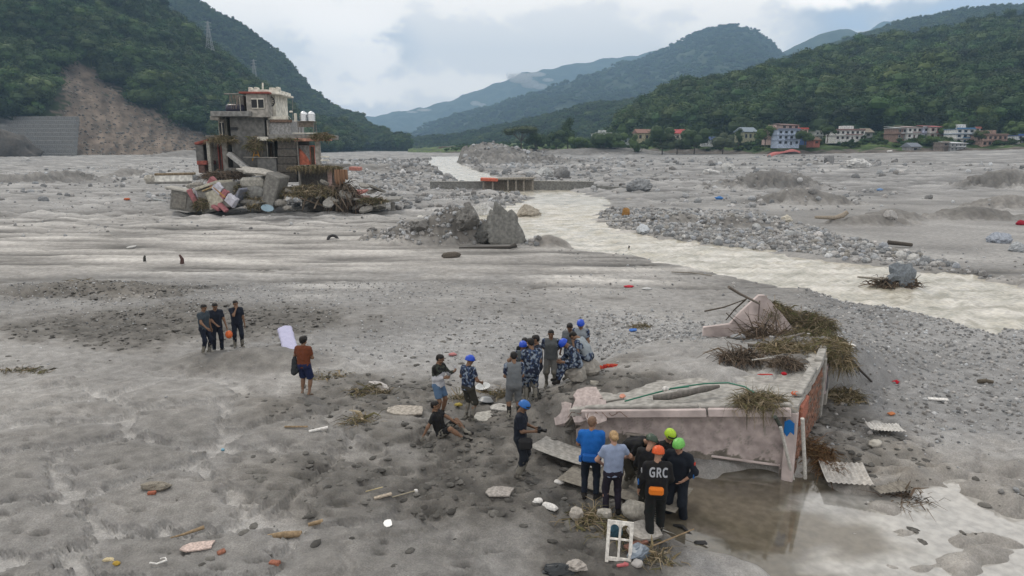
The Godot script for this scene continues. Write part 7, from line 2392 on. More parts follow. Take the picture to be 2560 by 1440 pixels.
	item("stump", "small dark stump left of the larger stump", "stump", tube_mesh([Vector3(0, -0.2, 0), Vector3(0.03, 0.24, 0), Vector3(0.08, 0.36, 0)], [0.1, 0.08, 0.05], 8, 0.2), wall_mat(Color(0.04, 0.04, 0.036), 0.4), Vector3(-23.206, 0, -42.555), 0.0)
	item("stump", "thin post standing at the river's edge", "post", tube_mesh([Vector3(0, -0.2, 0), Vector3(0.06, 0.55, 0)], [0.09, 0.06], 7, 0.1), wall_mat(Color(0.07, 0.065, 0.06), 0.4), Vector3(8.583, 0, -49.949), 0.0)
	item("dark_clump", "dark sodden clump on the streaked mud", "clump", lump_mesh(445, Vector3(1.2, 0.5, 0.7), 0.6), wall_mat(Color(0.1, 0.085, 0.07), 0.5), Vector3(-3.978, 0, -44.156), 0.1)
	item("dark_beam", "long dark beam lying on the streaked mud", "beam", tube_mesh([Vector3(-2.2, 0.05, 0.1), Vector3(1.4, 0.08, 0), Vector3(1.9, 0.25, 0)], [0.06, 0.1, 0.18], 8, 0.15), wall_mat(Color(0.06, 0.055, 0.05), 0.5), Vector3(-1.571, 0, -48.318), 0.04)
	item("orange_scrap", "orange scrap on the left plain", "plastic", lump_mesh(446, Vector3(0.9, 0.3, 0.5), 0.5), cloth_of(Color(0.5, 0.13, 0.05)), Vector3(-52.054, 0, -92.842), 0.1)
	item("ochre_scrap", "ochre debris on the gravel point beyond the river", "debris", lump_mesh(447, Vector3(0.9, 1.2, 0.6), 0.5, 10, 12, 0.7), wall_mat(Color(0.3, 0.16, 0.05), 0.5), Vector3(12.065, 0, -72.321), 0.3)
	item("blue_scrap", "blue plastic caught on the far gravel", "plastic", lump_mesh(448, Vector3(1.1, 0.5, 0.6), 0.5), cloth_of(Color(0.06, 0.2, 0.5)), Vector3(28.621, 0, -95.018), 0.15)
	item("blue_scrap", "pale blue plastic lying farther off on the plain", "plastic", lump_mesh(449, Vector3(1.0, 0.5, 0.6), 0.5), cloth_of(Color(0.2, 0.34, 0.6)), Vector3(61.238, 0, -114.668), 0.15)
	item("red_scrap", "dark red bundle at the right edge beyond the river", "cloth", lump_mesh(450, Vector3(0.8, 0.6, 0.5), 0.5), cloth_of(Color(0.35, 0.02, 0.04)), Vector3(47.64, 0, -63.868), 0.15)
	item("white_scrap", "pale plastic sheet on the left streaked plain", "plastic", slab_piece(Vector3(0.7, 0.06, 0.5)), cloth_of(Color(0.5, 0.5, 0.49)), Vector3(-27.851, 0, -49.531), 0.08, Vector3(10, 0, 8))


func field_solid(bones: Array, cell: float, fold := 0.0) -> ArrayMesh:
	var a := field_arrays(bones, cell, 0.03, fold, 9.0)
	return arrays_mesh([[a[0], a[1], Transform3D.IDENTITY, false, null]], func(_p: Vector3, _l: Vector3, _o) -> Color: return Color.WHITE)


func basin_mesh() -> ArrayMesh:
	var st := st_new()
	add_lathe(st, [Vector2(0.0, 0.0), Vector2(0.17, 0.0), Vector2(0.25, 0.12), Vector2(0.28, 0.125), Vector2(0.25, 0.11), Vector2(0.16, 0.015), Vector2(0.0, 0.012)], 20)
	return done(st)


func tyre_mesh() -> ArrayMesh:
	var st := st_new()
	var ring := []
	for i in 19:
		ring.append(Vector3(cos(TAU * i / 18.0), 0, sin(TAU * i / 18.0)) * 0.36)
	add_tube(st, PackedVector3Array(ring), PackedFloat32Array([0.12]), 9, 0.0, false)
	return done(st)

# ---------------------------------------------------------------- people

# A body is a field of tapered bones joined by a smooth minimum, meshed as surface nets.
# A bone is [a, b, radius at a, radius at b, flat end (0 none, 1 at b, 2 at a, 3 both)].

func field_arrays(bones: Array, cell: float, k: float, fold := 0.0, fold_freq := 9.0) -> Array:
	var lo := Vector3.INF
	var hi := -Vector3.INF
	for b in bones:
		var r: float = maxf(b[2], b[3]) + cell * 3.0 + k * 0.3
		for e in 2:
			var p: Vector3 = b[e]
			lo = lo.min(p - Vector3.ONE * r)
			hi = hi.max(p + Vector3.ONE * r)
	var nx := int((hi.x - lo.x) / cell) + 2
	var ny := int((hi.y - lo.y) / cell) + 2
	var nz := int((hi.z - lo.z) / cell) + 2
	var f := PackedFloat32Array()
	f.resize(nx * ny * nz)
	f.fill(1.0)
	var sx := 1
	var sy := nx
	var sz := nx * ny
	for b in bones:
		var a: Vector3 = b[0]
		var c: Vector3 = b[1]
		var ra: float = b[2]
		var rb: float = b[3]
		var flat: int = b[4] if b.size() > 4 else 0
		var ab := c - a
		var len2 := maxf(ab.length_squared(), 1e-8)
		var dir := ab / sqrt(len2)
		var pad := maxf(ra, rb) + cell * 2.2 + k * 0.5
		var l := a.min(c) - Vector3.ONE * pad
		var h := a.max(c) + Vector3.ONE * pad
		var x0 := maxi(0, int((l.x - lo.x) / cell))
		var x1 := mini(nx - 1, int((h.x - lo.x) / cell) + 1)
		var y0 := maxi(0, int((l.y - lo.y) / cell))
		var y1 := mini(ny - 1, int((h.y - lo.y) / cell) + 1)
		var z0 := maxi(0, int((l.z - lo.z) / cell))
		var z1 := mini(nz - 1, int((h.z - lo.z) / cell) + 1)
		for z in range(z0, z1 + 1):
			for y in range(y0, y1 + 1):
				var at := z * sz + y * sy + x0
				var p := Vector3(lo.x + x0 * cell, lo.y + y * cell, lo.z + z * cell)
				for x in range(x0, x1 + 1):
					var ap := p - a
					var t := clampf(ap.dot(ab) / len2, 0.0, 1.0)
					var d := (ap - ab * t).length() - lerpf(ra, rb, t)
					if flat & 1:
						d = maxf(d, (p - c).dot(dir))
					if flat & 2:
						d = maxf(d, -ap.dot(dir))
					var o := f[at]
					var w := maxf(k - absf(o - d), 0.0) / k
					f[at] = minf(o, d) - w * w * k * 0.25
					at += 1
					p.x += cell
	if fold > 0.0:
		var n: FastNoiseLite = noise.fold
		for z in nz:
			for y in ny:
				var at2 := z * sz + y * sy
				for x in nx:
					if absf(f[at2]) < cell * 2.5:
						f[at2] += fold * n.get_noise_3d((lo.x + x * cell) * fold_freq, (lo.y + y * cell) * fold_freq * 0.8, (lo.z + z * cell) * fold_freq)
					at2 += 1
	# surface nets
	var which := PackedInt32Array()
	which.resize(f.size())
	which.fill(-1)
	var verts := PackedVector3Array()
	var idx := PackedInt32Array()
	var corner := PackedInt32Array([0, sx, sy, sx + sy, sz, sz + sx, sz + sy, sz + sx + sy])
	var limit := cell * 2.0
	for z in nz - 1:
		for y in ny - 1:
			var at3 := z * sz + y * sy
			for x in nx - 1:
				var v0 := f[at3]
				if v0 < limit and v0 > -limit:
					var mask := 0
					for i in 8:
						if f[at3 + corner[i]] < 0.0:
							mask |= 1 << i
					if mask != 0 and mask != 255:
						var sum := Vector3.ZERO
						var cnt := 0
						for e in EDGES:
							var i0: int = e[0]
							var i1: int = e[1]
							if ((mask >> i0) & 1) != ((mask >> i1) & 1):
								var g0 := f[at3 + corner[i0]]
								var g1 := f[at3 + corner[i1]]
								var t2 := g0 / (g0 - g1)
								sum += Vector3(i0 & 1, (i0 >> 1) & 1, i0 >> 2).lerp(Vector3(i1 & 1, (i1 >> 1) & 1, i1 >> 2), t2)
								cnt += 1
						which[at3] = verts.size()
						verts.append(lo + (Vector3(x, y, z) + sum / cnt) * cell)
						var inside := (mask & 1) == 1
						if x > 0 and y > 0 and inside != (((mask >> 4) & 1) == 1):
							net_quad(idx, which[at3], which[at3 - sx], which[at3 - sx - sy], which[at3 - sy], inside)
						if y > 0 and z > 0 and inside != (((mask >> 1) & 1) == 1):
							net_quad(idx, which[at3], which[at3 - sy], which[at3 - sy - sz], which[at3 - sz], inside)
						if x > 0 and z > 0 and inside != (((mask >> 2) & 1) == 1):
							net_quad(idx, which[at3], which[at3 - sz], which[at3 - sz - sx], which[at3 - sx], inside)
				at3 += 1
	return [verts, idx]


const EDGES := [[0, 1], [2, 3], [4, 5], [6, 7], [0, 2], [1, 3], [4, 6], [5, 7], [0, 4], [1, 5], [2, 6], [3, 7]]


func net_quad(idx: PackedInt32Array, a: int, b: int, c: int, d: int, inside: bool) -> void:
	if a < 0 or b < 0 or c < 0 or d < 0:
		return
	if inside:
		idx.append_array(PackedInt32Array([a, b, c, a, c, d]))
	else:
		idx.append_array(PackedInt32Array([a, c, b, a, d, c]))


func smooth_normals(verts: PackedVector3Array, idx: PackedInt32Array) -> PackedVector3Array:
	var n := PackedVector3Array()
	n.resize(verts.size())
	for i in range(0, idx.size(), 3):
		var a := idx[i]
		var b := idx[i + 1]
		var c := idx[i + 2]
		var f := (verts[c] - verts[a]).cross(verts[b] - verts[a])
		n[a] += f
		n[b] += f
		n[c] += f
	for i in n.size():
		n[i] = n[i].normalized()
	return n


func arrays_mesh(pieces: Array, paint: Callable) -> ArrayMesh:
	# pieces: [verts, idx, transform, mirrored, colour override or null]
	var verts := PackedVector3Array()
	var idx := PackedInt32Array()
	var colors := PackedColorArray()
	for pc in pieces:
		var base := verts.size()
		var v: PackedVector3Array = pc[0]
		var ix: PackedInt32Array = pc[1]
		var t: Transform3D = pc[2]
		verts.append_array(t * v)
		if pc[3]:
			for i in range(0, ix.size(), 3):
				idx.append_array(PackedInt32Array([base + ix[i], base + ix[i + 2], base + ix[i + 1]]))
		else:
			for i in ix:
				idx.append(base + i)
		for i in v.size():
			colors.append(paint.call(verts[base + i], v[i], pc[4]))
	var arr := []
	arr.resize(Mesh.ARRAY_MAX)
	arr[Mesh.ARRAY_VERTEX] = verts
	arr[Mesh.ARRAY_NORMAL] = smooth_normals(verts, idx)
	arr[Mesh.ARRAY_COLOR] = colors
	arr[Mesh.ARRAY_INDEX] = idx
	var m := ArrayMesh.new()
	m.add_surface_from_arrays(Mesh.PRIMITIVE_TRIANGLES, arr)
	return m


var body_kit := {}


func make_body_kit() -> void:
	# head: origin at the base of the skull, chin forward +z, crown at y 0.2
	var hd := [
		[Vector3(0, 0.1, -0.012), Vector3(0, 0.105, 0.02), 0.082, 0.078],
		[Vector3(0, 0.06, 0.025), Vector3(0, 0.0, 0.055), 0.066, 0.038],
		[Vector3(-0.035, 0.012, 0.04), Vector3(0.035, 0.012, 0.04), 0.034, 0.034],
		[Vector3(0, 0.085, 0.098), Vector3(0, 0.055, 0.112), 0.009, 0.014],
		[Vector3(-0.035, 0.1, 0.088), Vector3(0.035, 0.1, 0.088), 0.011, 0.011],
		[Vector3(-0.018, 0.024, 0.088), Vector3(0.018, 0.024, 0.088), 0.009, 0.009],
		[Vector3(-0.083, 0.075, 0.005), Vector3(-0.087, 0.05, 0.01), 0.016, 0.011],
		[Vector3(0.083, 0.075, 0.005), Vector3(0.087, 0.05, 0.01), 0.016, 0.011],
		[Vector3(0, -0.1, -0.012), Vector3(0, 0.04, 0.0), 0.056, 0.054],
	]
	body_kit.head = field_arrays(hd, 0.0085, 0.022)
	var crop := [[Vector3(0, 0.105, -0.02), Vector3(0, 0.116, 0.012), 0.088, 0.083], [Vector3(0, 0.05, -0.045), Vector3(0, 0.1, -0.04), 0.062, 0.07]]
	body_kit.hair_short = field_arrays(crop, 0.011, 0.03, 0.006, 40.0)
	var bushy := [[Vector3(0, 0.11, -0.025), Vector3(0, 0.125, 0.02), 0.1, 0.092], [Vector3(0, 0.05, -0.055), Vector3(0, 0.1, -0.05), 0.07, 0.08], [Vector3(-0.07, 0.06, -0.01), Vector3(-0.075, 0.11, 0.0), 0.03, 0.035], [Vector3(0.07, 0.06, -0.01), Vector3(0.075, 0.11, 0.0), 0.03, 0.035]]
	body_kit.hair_bushy = field_arrays(bushy, 0.012, 0.03, 0.012, 34.0)
	var bun := [[Vector3(0, 0.105, -0.02), Vector3(0, 0.116, 0.012), 0.09, 0.084], [Vector3(0, 0.05, -0.045), Vector3(0, 0.1, -0.04), 0.06, 0.07], [Vector3(-0.03, 0.065, -0.12), Vector3(0.03, 0.07, -0.12), 0.042, 0.042], [Vector3(-0.02, 0.02, -0.1), Vector3(0.02, 0.03, -0.1), 0.025, 0.025]]
	body_kit.hair_bun = field_arrays(bun, 0.011, 0.02, 0.007, 40.0)
	# a left hand hanging down -y, palm towards -x, thumb forward +z; curled a little
	for g in 2:
		var c := 0.35 if g == 0 else 1.0
		var hand := [[Vector3(0, 0.02, 0), Vector3(0, -0.05, 0.016), 0.026, 0.017], [Vector3(0, 0.02, 0), Vector3(0, -0.05, -0.016), 0.026, 0.017]]
		var lens := [0.078, 0.086, 0.08, 0.064]
		for i in 4:
			var z := 0.031 - i * 0.02
			var p0 := Vector3(0, -0.06, z)
			var l: float = lens[i]
			var a1 := 0.35 * c + 0.05
			var p1 := p0 + Vector3(-sin(a1), -cos(a1), 0.0) * l * 0.45
			var a2 := a1 + 0.95 * c
			var p2 := p1 + Vector3(-sin(a2), -cos(a2), 0.0) * l * 0.32
			var a3 := a2 + 0.8 * c
			var p3 := p2 + Vector3(-sin(a3), -cos(a3), 0.0) * l * 0.26
			hand.append([p0, p1, 0.0098, 0.009])
			hand.append([p1, p2, 0.009, 0.0084])
			hand.append([p2, p3, 0.0084, 0.0075])
		var t1 := Vector3(-0.012, -0.045, 0.052)
		var t2 := t1 + Vector3(-0.012 - 0.012 * c, -0.03, 0.006 - 0.012 * c)
		hand.append([Vector3(-0.004, 0.0, 0.022), t1, 0.015, 0.0115])
		hand.append([t1, t2, 0.0115, 0.009])
		body_kit["hand%d" % g] = field_arrays(hand, 0.0068, 0.008)


func two_bone(root: Vector3, target: Vector3, l1: float, l2: float, pole: Vector3) -> Array:
	var d := target - root
	var dist := clampf(d.length(), 0.06, (l1 + l2) * 0.999)
	d = d.normalized()
	var a := (l1 * l1 - l2 * l2 + dist * dist) / (2.0 * dist)
	var h := sqrt(maxf(l1 * l1 - a * a, 0.0))
	var side := (pole - d * pole.dot(d)).normalized()
	return [root + d * a + side * h, root + d * dist]


const SKIN := Color(0.2, 0.115, 0.072)
const SKIN_PALE := Color(0.42, 0.25, 0.18)
const MUD := Color(0.2, 0.19, 0.165)
const NAVY := Color(0.014, 0.018, 0.03)
const BLACK := Color(0.012, 0.012, 0.014)


func camo_paint(p: Vector3) -> Color:
	var a: float = noise.blotch.get_noise_3dv(p * 9.0)
	var b: float = noise.blotch.get_noise_3dv(p * 13.0 + Vector3(7, 3, 5))
	if a > 0.22:
		return Color(0.24, 0.29, 0.36)
	if b > 0.16:
		return Color(0.05, 0.08, 0.16)
	return Color(0.016, 0.022, 0.042)


func cloth_paint(base: Color, mud: float, mud_top: float, camo := false) -> Callable:
	# mud: caked patches with ragged edges on the lower garment
	return func(p: Vector3, _local: Vector3, _over) -> Color:
		var n: float = noise.blotch.get_noise_3dv(p * 8.0)
		var c := camo_paint(p) if camo else base
		var edge := (mud_top - p.y) * 5.0 + n * 1.4
		if mud > 0.0 and edge > 0.3 + (1.0 - mud):
			return MUD * (1.0 + n * 0.3)
		return c * (1.0 + 0.12 * n)


func person(label: String, at: Vector3, turn_deg: float, o: Dictionary) -> Node3D:
	# o: height, pose (hip, lean, side, twist, hands, feet, head), clothes
	var s: float = o.get("height", 1.72) / 1.72
	var g: float = o.get("girth", 1.0)
	var root := thing("person", label, "person", at, deg_to_rad(turn_deg), o.get("group", ""))
	var hip: Vector3 = o.get("hip", Vector3(0, 0.93, 0))
	var lean := Basis.from_euler(Vector3(deg_to_rad(o.get("lean", 0.0)), deg_to_rad(o.get("twist", 0.0)), deg_to_rad(o.get("side", 0.0))))
	var curl := Basis.from_euler(Vector3(deg_to_rad(o.get("curl", 4.0)), 0, 0)) * lean
	var pel := Basis.from_euler(Vector3(deg_to_rad(o.get("lean", 0.0)) * 0.4, deg_to_rad(o.get("twist", 0.0)) * 0.4, 0))
	var waist := hip + lean * Vector3(0, 0.2, 0)
	var chest := waist + curl * Vector3(0, 0.17, 0)
	var sh_c := chest + curl * Vector3(0, 0.115, -0.005)
	var neck := sh_c + curl * Vector3(0, 0.045, 0.005)
	var hb: Vector3 = o.get("head", Vector3(8, 0, 0))
	var head_b := curl * Basis.from_euler(hb * (PI / 180.0))
	var head_at := neck + curl * Vector3(0, 0.075, 0.008) + head_b * Vector3(0, 0.025, 0.0)
	var joint := {}
	for sd in 2:
		var q := 1.0 if sd == 0 else -1.0
		var nm := "l" if sd == 0 else "r"
		joint["sh" + nm] = sh_c + curl * Vector3(q * 0.175 * g, -0.012, 0)
		var hand: Vector3 = o.get("hand_" + nm, Vector3(q * 0.27, 0.72, 0.06))
		var pole: Vector3 = o.get("elbow_" + nm, Vector3(q * 0.5, -0.2, -0.8))
		var e := two_bone(joint["sh" + nm], hand, 0.29, 0.265, pole)
		joint["el" + nm] = e[0]
		joint["wr" + nm] = e[1]
		joint["hp" + nm] = hip + pel * Vector3(q * 0.092, -0.02, 0)
		var foot: Vector3 = o.get("foot_" + nm, Vector3(q * 0.12, 0.085, 0.02 * q))
		var kp: Vector3 = o.get("knee_" + nm, Vector3(q * 0.12, 0.0, 1.0))
		var l := two_bone(joint["hp" + nm], foot, 0.435, 0.425, kp)
		joint["kn" + nm] = l[0]
		joint["an" + nm] = l[1]
		var shin: Vector3 = (l[1] - l[0]).normalized()
		var fwd: Vector3 = o.get("toe_" + nm, Vector3(q * 0.25, -0.12, 1.0))
		fwd = (fwd - shin * fwd.dot(shin) * 0.5).normalized() if not o.has("toe_" + nm) else fwd.normalized()
		joint["to" + nm] = l[1] + fwd * 0.15 + shin * 0.045
		joint["he" + nm] = l[1] - fwd * 0.04 + shin * 0.04
	# the body under the clothes
	var body := torso_bones(hip, waist, chest, sh_c, neck, pel, lean, curl, g, 0.0)
	for nm in ["l", "r"]:
		body.append([joint["sh" + nm], joint["el" + nm], 0.05 * g, 0.04])
		body.append([joint["el" + nm], joint["wr" + nm], 0.041, 0.027])
		body.append([joint["hp" + nm], joint["kn" + nm], 0.086 * g, 0.056])
		body.append([joint["kn" + nm], joint["an" + nm], 0.056, 0.038])
		body.append([joint["kn" + nm].lerp(joint["an" + nm], 0.25), joint["kn" + nm].lerp(joint["an" + nm], 0.45), 0.056, 0.052])
		body.append([joint["he" + nm], joint["to" + nm], 0.036, 0.028])
	body.append([neck - curl * Vector3(0, 0.03, 0), head_at + head_b * Vector3(0, 0.02, 0), 0.056, 0.052])
	var fa := field_arrays(body, 0.022, 0.045)
	var skin: Color = o.get("skin", SKIN)
	var pieces := [[fa[0], fa[1], Transform3D.IDENTITY, false, null]]
	var ht := Transform3D(head_b, head_at)
	pieces.append([body_kit.head[0], body_kit.head[1], ht, false, "head"])
	for sd in 2:
		var nm := "l" if sd == 0 else "r"
		var fore: Vector3 = (joint["wr" + nm] - joint["el" + nm]).normalized()
		var q := 1.0 if sd == 0 else -1.0
		var palm: Vector3 = o.get("palm_" + nm, Vector3(-q, 0, 0.2))
		var y := -fore
		var x := -(palm - y * palm.dot(y)).normalized()   # the palm looks along -x
		var z := x.cross(y) * q
		var hbasis := Basis(x, y, z)
		var kind: Array = body_kit["hand%d" % int(o.get("grip_" + nm, 0))]
		pieces.append([kind[0], kind[1], Transform3D(hbasis, joint["wr" + nm] + fore * 0.012), sd == 1, null])
	var muddy: float = o.get("mud", 0.0)
	var mud_top: float = o.get("mud_top", 0.3)
	var skin_paint := func(p: Vector3, local: Vector3, over) -> Color:
		var c := skin
		if over == "head":
			var eye := minf((local - Vector3(0.032, 0.086, 0.09)).length(), (local - Vector3(-0.032, 0.086, 0.09)).length())
			if eye < 0.014:
				c = skin * 0.25
			elif (local - Vector3(0, 0.104, 0.095)).length() < 0.05 and absf(local.y - 0.103) < 0.007 and absf(local.x) > 0.012:
				c = skin * 0.3
			elif absf(local.y - 0.024) < 0.009 and absf(local.x) < 0.026 and local.z > 0.07:
				c = Color(skin.r * 0.95, skin.g * 0.62, skin.b * 0.62)
		var n: float = noise.blotch.get_noise_3dv(p * 8.0)
		if muddy > 0.0 and (mud_top - p.y) * 5.0 + n * 1.4 > 0.3 + (1.0 - muddy):
			return MUD * (1.0 + n * 0.3)
		return c * (1.0 + 0.06 * n)
	var sc := Transform3D(Basis.from_scale(Vector3.ONE * s), Vector3.ZERO)
	part("body", arrays_mesh(pieces, skin_paint), mats.skin, root, sc)
	# shirt
	var fold := 0.011
	var top: Color = o.get("top", NAVY)
	var shirt := torso_bones(hip + lean * Vector3(0, -0.02, 0), waist, chest, sh_c, neck, pel, lean, curl, g, 0.016, true)
	var sleeve: float = o.get("sleeve", 0.62)
	for nm in ["l", "r"]:
		var a: Vector3 = joint["sh" + nm]
		var e: Vector3 = joint["el" + nm]
		if sleeve <= 1.0:
			shirt.append([a, a.lerp(e, sleeve), 0.066 * g, 0.064, 1])
		else:
			shirt.append([a, e, 0.066 * g, 0.056])
			shirt.append([e, e.lerp(joint["wr" + nm], sleeve - 1.0), 0.056, 0.044, 1])
	var sa := field_arrays(shirt, 0.021, 0.05, fold, 11.0)
	var shirt_paint := cloth_paint(top, o.get("top_mud", 0.0), 1.6, o.get("top_camo", false))
	if o.has("sleeve_paint"):
		var mid: Vector3 = sh_c
		var kind2: String = o.sleeve_paint
		shirt_paint = func(p: Vector3, _l: Vector3, _o) -> Color:
			var r := curl.inverse() * (p - mid)
			var n: float = noise.blotch.get_noise_3dv(p * 8.0)
			if kind2 == "jersey":
				if r.y + n * 0.05 + absf(r.x) * 0.35 > -0.13:
					return Color(0.05, 0.055, 0.045) if n > 0.12 else BLACK
				return top * (1.0 + 0.1 * n)
			if absf(r.x) > 0.165 * g + n * 0.02 and r.y > -0.25:
				return camo_paint(p)
			return top * (1.0 + 0.12 * n)
	part("shirt", arrays_mesh([[sa[0], sa[1], Transform3D.IDENTITY, false, null]], shirt_paint), mats.cloth, root, sc)
	# trousers or shorts
	var low: Color = o.get("bottom", NAVY)
	var leg: float = o.get("leg", 1.93)
	var loose: float = o.get("loose", 0.0)
	var tr := []
	for q in [-1.0, 1.0]:
		tr.append([hip + lean * Vector3(q * 0.055, 0.1, 0), hip + pel * Vector3(q * 0.07, -0.03, -0.012), 0.112 * g, 0.122 * g, 2])
	for nm in ["l", "r"]:
		var a: Vector3 = joint["hp" + nm]
		var e: Vector3 = joint["kn" + nm]
		if leg <= 1.0:
			tr.append([a, a.lerp(e, leg), 0.1 * g, 0.088 + loose, 1])
		else:
			tr.append([a, e, 0.099 * g, 0.074 + loose])
			tr.append([e, e.lerp(joint["an" + nm], leg - 1.0), 0.074 + loose, 0.06 + loose, 1])
	var ta := field_arrays(tr, 0.021, 0.045, fold, 10.0)
	part("shorts" if leg < 1.4 else "trousers", arrays_mesh([[ta[0], ta[1], Transform3D.IDENTITY, false, null]], cloth_paint(low, muddy, mud_top, o.get("bottom_camo", false))), mats.cloth, root, sc)
	# footwear
	if o.get("shoes", true):
		for nm in ["l", "r"]:
			var bt := [[joint["he" + nm], joint["to" + nm], 0.05, 0.042]]
			var hi: float = o.get("boot", 0.25)
			bt.append([joint["an" + nm].lerp(joint["kn" + nm], hi), joint["an" + nm], 0.062 if hi > 0.4 else 0.05, 0.05, 2])
			var ba := field_arrays(bt, 0.016, 0.03)
			part("boot" if hi > 0.3 else "shoe", arrays_mesh([[ba[0], ba[1], Transform3D.IDENTITY, false, null]], cloth_paint(o.get("shoe", Color(0.02, 0.019, 0.018)), muddy * 0.9, 0.22)), mats.cloth, root, sc)
	# hair, helmet
	if o.has("hair"):
		var hr: Array = body_kit["hair_" + o.hair]
		var hc: Color = o.get("hair_color", Color(0.008, 0.007, 0.006))
		part("hair", arrays_mesh([[hr[0], hr[1], ht, false, null]], func(p: Vector3, _l: Vector3, _o) -> Color: return hc * (1.0 + 0.4 * noise.blotch.get_noise_3dv(p * 30.0))), mats.hair, root, sc)
	if o.has("helmet"):
		helmet(root, sc * ht * Transform3D(Basis.from_euler(Vector3(-0.12, 0, 0)), Vector3(0, 0.1, -0.006)).scaled_local(Vector3.ONE * 0.92), o.helmet, o.get("helmet_style", "plain"))
	o["joint"] = joint
	o["head_frame"] = sc * ht
	o["chest_frame"] = sc * Transform3D(curl, chest)
	o["hip_frame"] = sc * Transform3D(lean, hip)
	o["scale"] = s
	return root


func torso_bones(hip: Vector3, waist: Vector3, chest: Vector3, sh_c: Vector3, neck: Vector3, pel: Basis, lean: Basis, curl: Basis, g: float, grow: float, shirt := false) -> Array:
	var b := []
	for q in [-1.0, 1.0]:
		b.append([waist + lean * Vector3(q * 0.06 * g, 0.02, 0), hip + pel * Vector3(q * 0.065 * g, -0.05 if shirt else 0.0, 0), 0.1 * g + grow, 0.11 * g + grow * 1.3, 1 if shirt else 0])
		b.append([waist + lean * Vector3(q * 0.06 * g, 0, 0), chest + curl * Vector3(q * 0.078 * g, 0.0, 0.005), 0.1 * g + grow, 0.108 * g + grow])
		b.append([chest + curl * Vector3(q * 0.078 * g, 0, 0.005), sh_c + curl * Vector3(q * 0.09 * g, -0.035, -0.01), 0.108 * g + grow, 0.072 + grow])
		b.append([sh_c + curl * Vector3(q * 0.06, 0.0, -0.01), sh_c + curl * Vector3(q * 0.165 * g, -0.012, 0), 0.05 + grow, 0.054 + grow])
	b.append([sh_c + curl * Vector3(0, -0.02, -0.01), neck, 0.066 + grow * 0.6, 0.054 + grow * 0.6])
	return b


func helmet(root: Node3D, t: Transform3D, c: Color, style: String) -> void:
	var key := "helmet_" + style
	if not mats.has(key):
		# a shell with a rolled brim, deeper at the back; vents or a crest ridge on top
		var st := st_new()
		add_lathe(st, [Vector2(0.118, -0.035), Vector2(0.128, -0.03), Vector2(0.124, -0.012), Vector2(0.119, 0.03), Vector2(0.103, 0.072), Vector2(0.07, 0.1), Vector2(0.03, 0.113), Vector2(0.0, 0.116)], 20, Transform3D.IDENTITY, Vector2(0.96, 1.16))
		add_lathe(st, [Vector2(0.0, 0.1), Vector2(0.06, 0.088), Vector2(0.1, 0.05), Vector2(0.112, -0.01), Vector2(0.118, -0.035)], 20, Transform3D.IDENTITY, Vector2(0.96, 1.16))
		if style == "rescue":
			for q in [-1.0, 0.0, 1.0]:
				var path := []
				for i in 7:
					var a := lerpf(-0.9, 0.9, i / 6.0)
					path.append(Vector3(q * 0.055, 0.112 * cos(a) * (1.0 - absf(q) * 0.14) - 0.004, 0.13 * sin(a)))
				add_tube(st, PackedVector3Array(path), PackedFloat32Array([0.008, 0.014, 0.016, 0.016, 0.016, 0.014, 0.008]), 6)
		else:
			var path2 := []
			for i in 9:
				var a2 := lerpf(-1.2, 1.2, i / 8.0)
				path2.append(Vector3(0, 0.112 * cos(a2), 0.132 * sin(a2)))
			add_tube(st, PackedVector3Array(path2), PackedFloat32Array([0.006, 0.011, 0.014, 0.014, 0.014, 0.014, 0.014, 0.011, 0.006]), 6)
		mats[key] = done(st)
		# straps run from the shell to the chin
		var ss := st_new()
		for q in [-1.0, 1.0]:
			add_tube(ss, PackedVector3Array([Vector3(q * 0.1, -0.02, 0.04), Vector3(q * 0.086, -0.08, 0.045), Vector3(q * 0.04, -0.128, 0.066), Vector3(0, -0.132, 0.07)]), PackedFloat32Array([0.007, 0.007, 0.007, 0.007]), 4)
		mats.helmet_strap = done(ss)
		# dark goggle band for the rescue helmets
		var gs := st_new()
		for i in 9:
			var a3 := lerpf(-1.1, 1.1, i / 9.0)
			var b3 := lerpf(-1.1, 1.1, (i + 1) / 9.0)
			var mid := (a3 + b3) * 0.5
			add_box(gs, Vector3(0.034, 0.035, 0.022), Transform3D(Basis(Vector3.UP, mid), Vector3(sin(mid) * 0.124, 0.018, cos(mid) * 0.148)), 0.006)
		mats.goggle_band = done(gs)
	var h := part("helmet", mats[key], gloss(c), root, t)
	part("chin_strap", mats.helmet_strap, gloss(Color(0.02, 0.02, 0.022)), h)
	if style == "rescue":
		part("goggles", mats.goggle_band, gloss(Color(0.015, 0.015, 0.017)), h)


func gloss(c: Color) -> StandardMaterial3D:
	var key := "gloss%s" % c
	if not mats.has(key):
		var m := textured(c, mats.t_patch, 0.35, 0.38, 0.0, null, false)
		mats[key] = m
	return mats[key]


func cloth_of(c: Color, rough := 0.9) -> StandardMaterial3D:
	var key := "cloth%s%s" % [c, rough]
	if not mats.has(key):
		mats[key] = textured(c, mats.t_fine, 0.4, rough, 0.25, mats.t_fine, false)
	return mats[key]


func stand(px: Vector3) -> Vector3:
	return on_ground(px, -0.012)


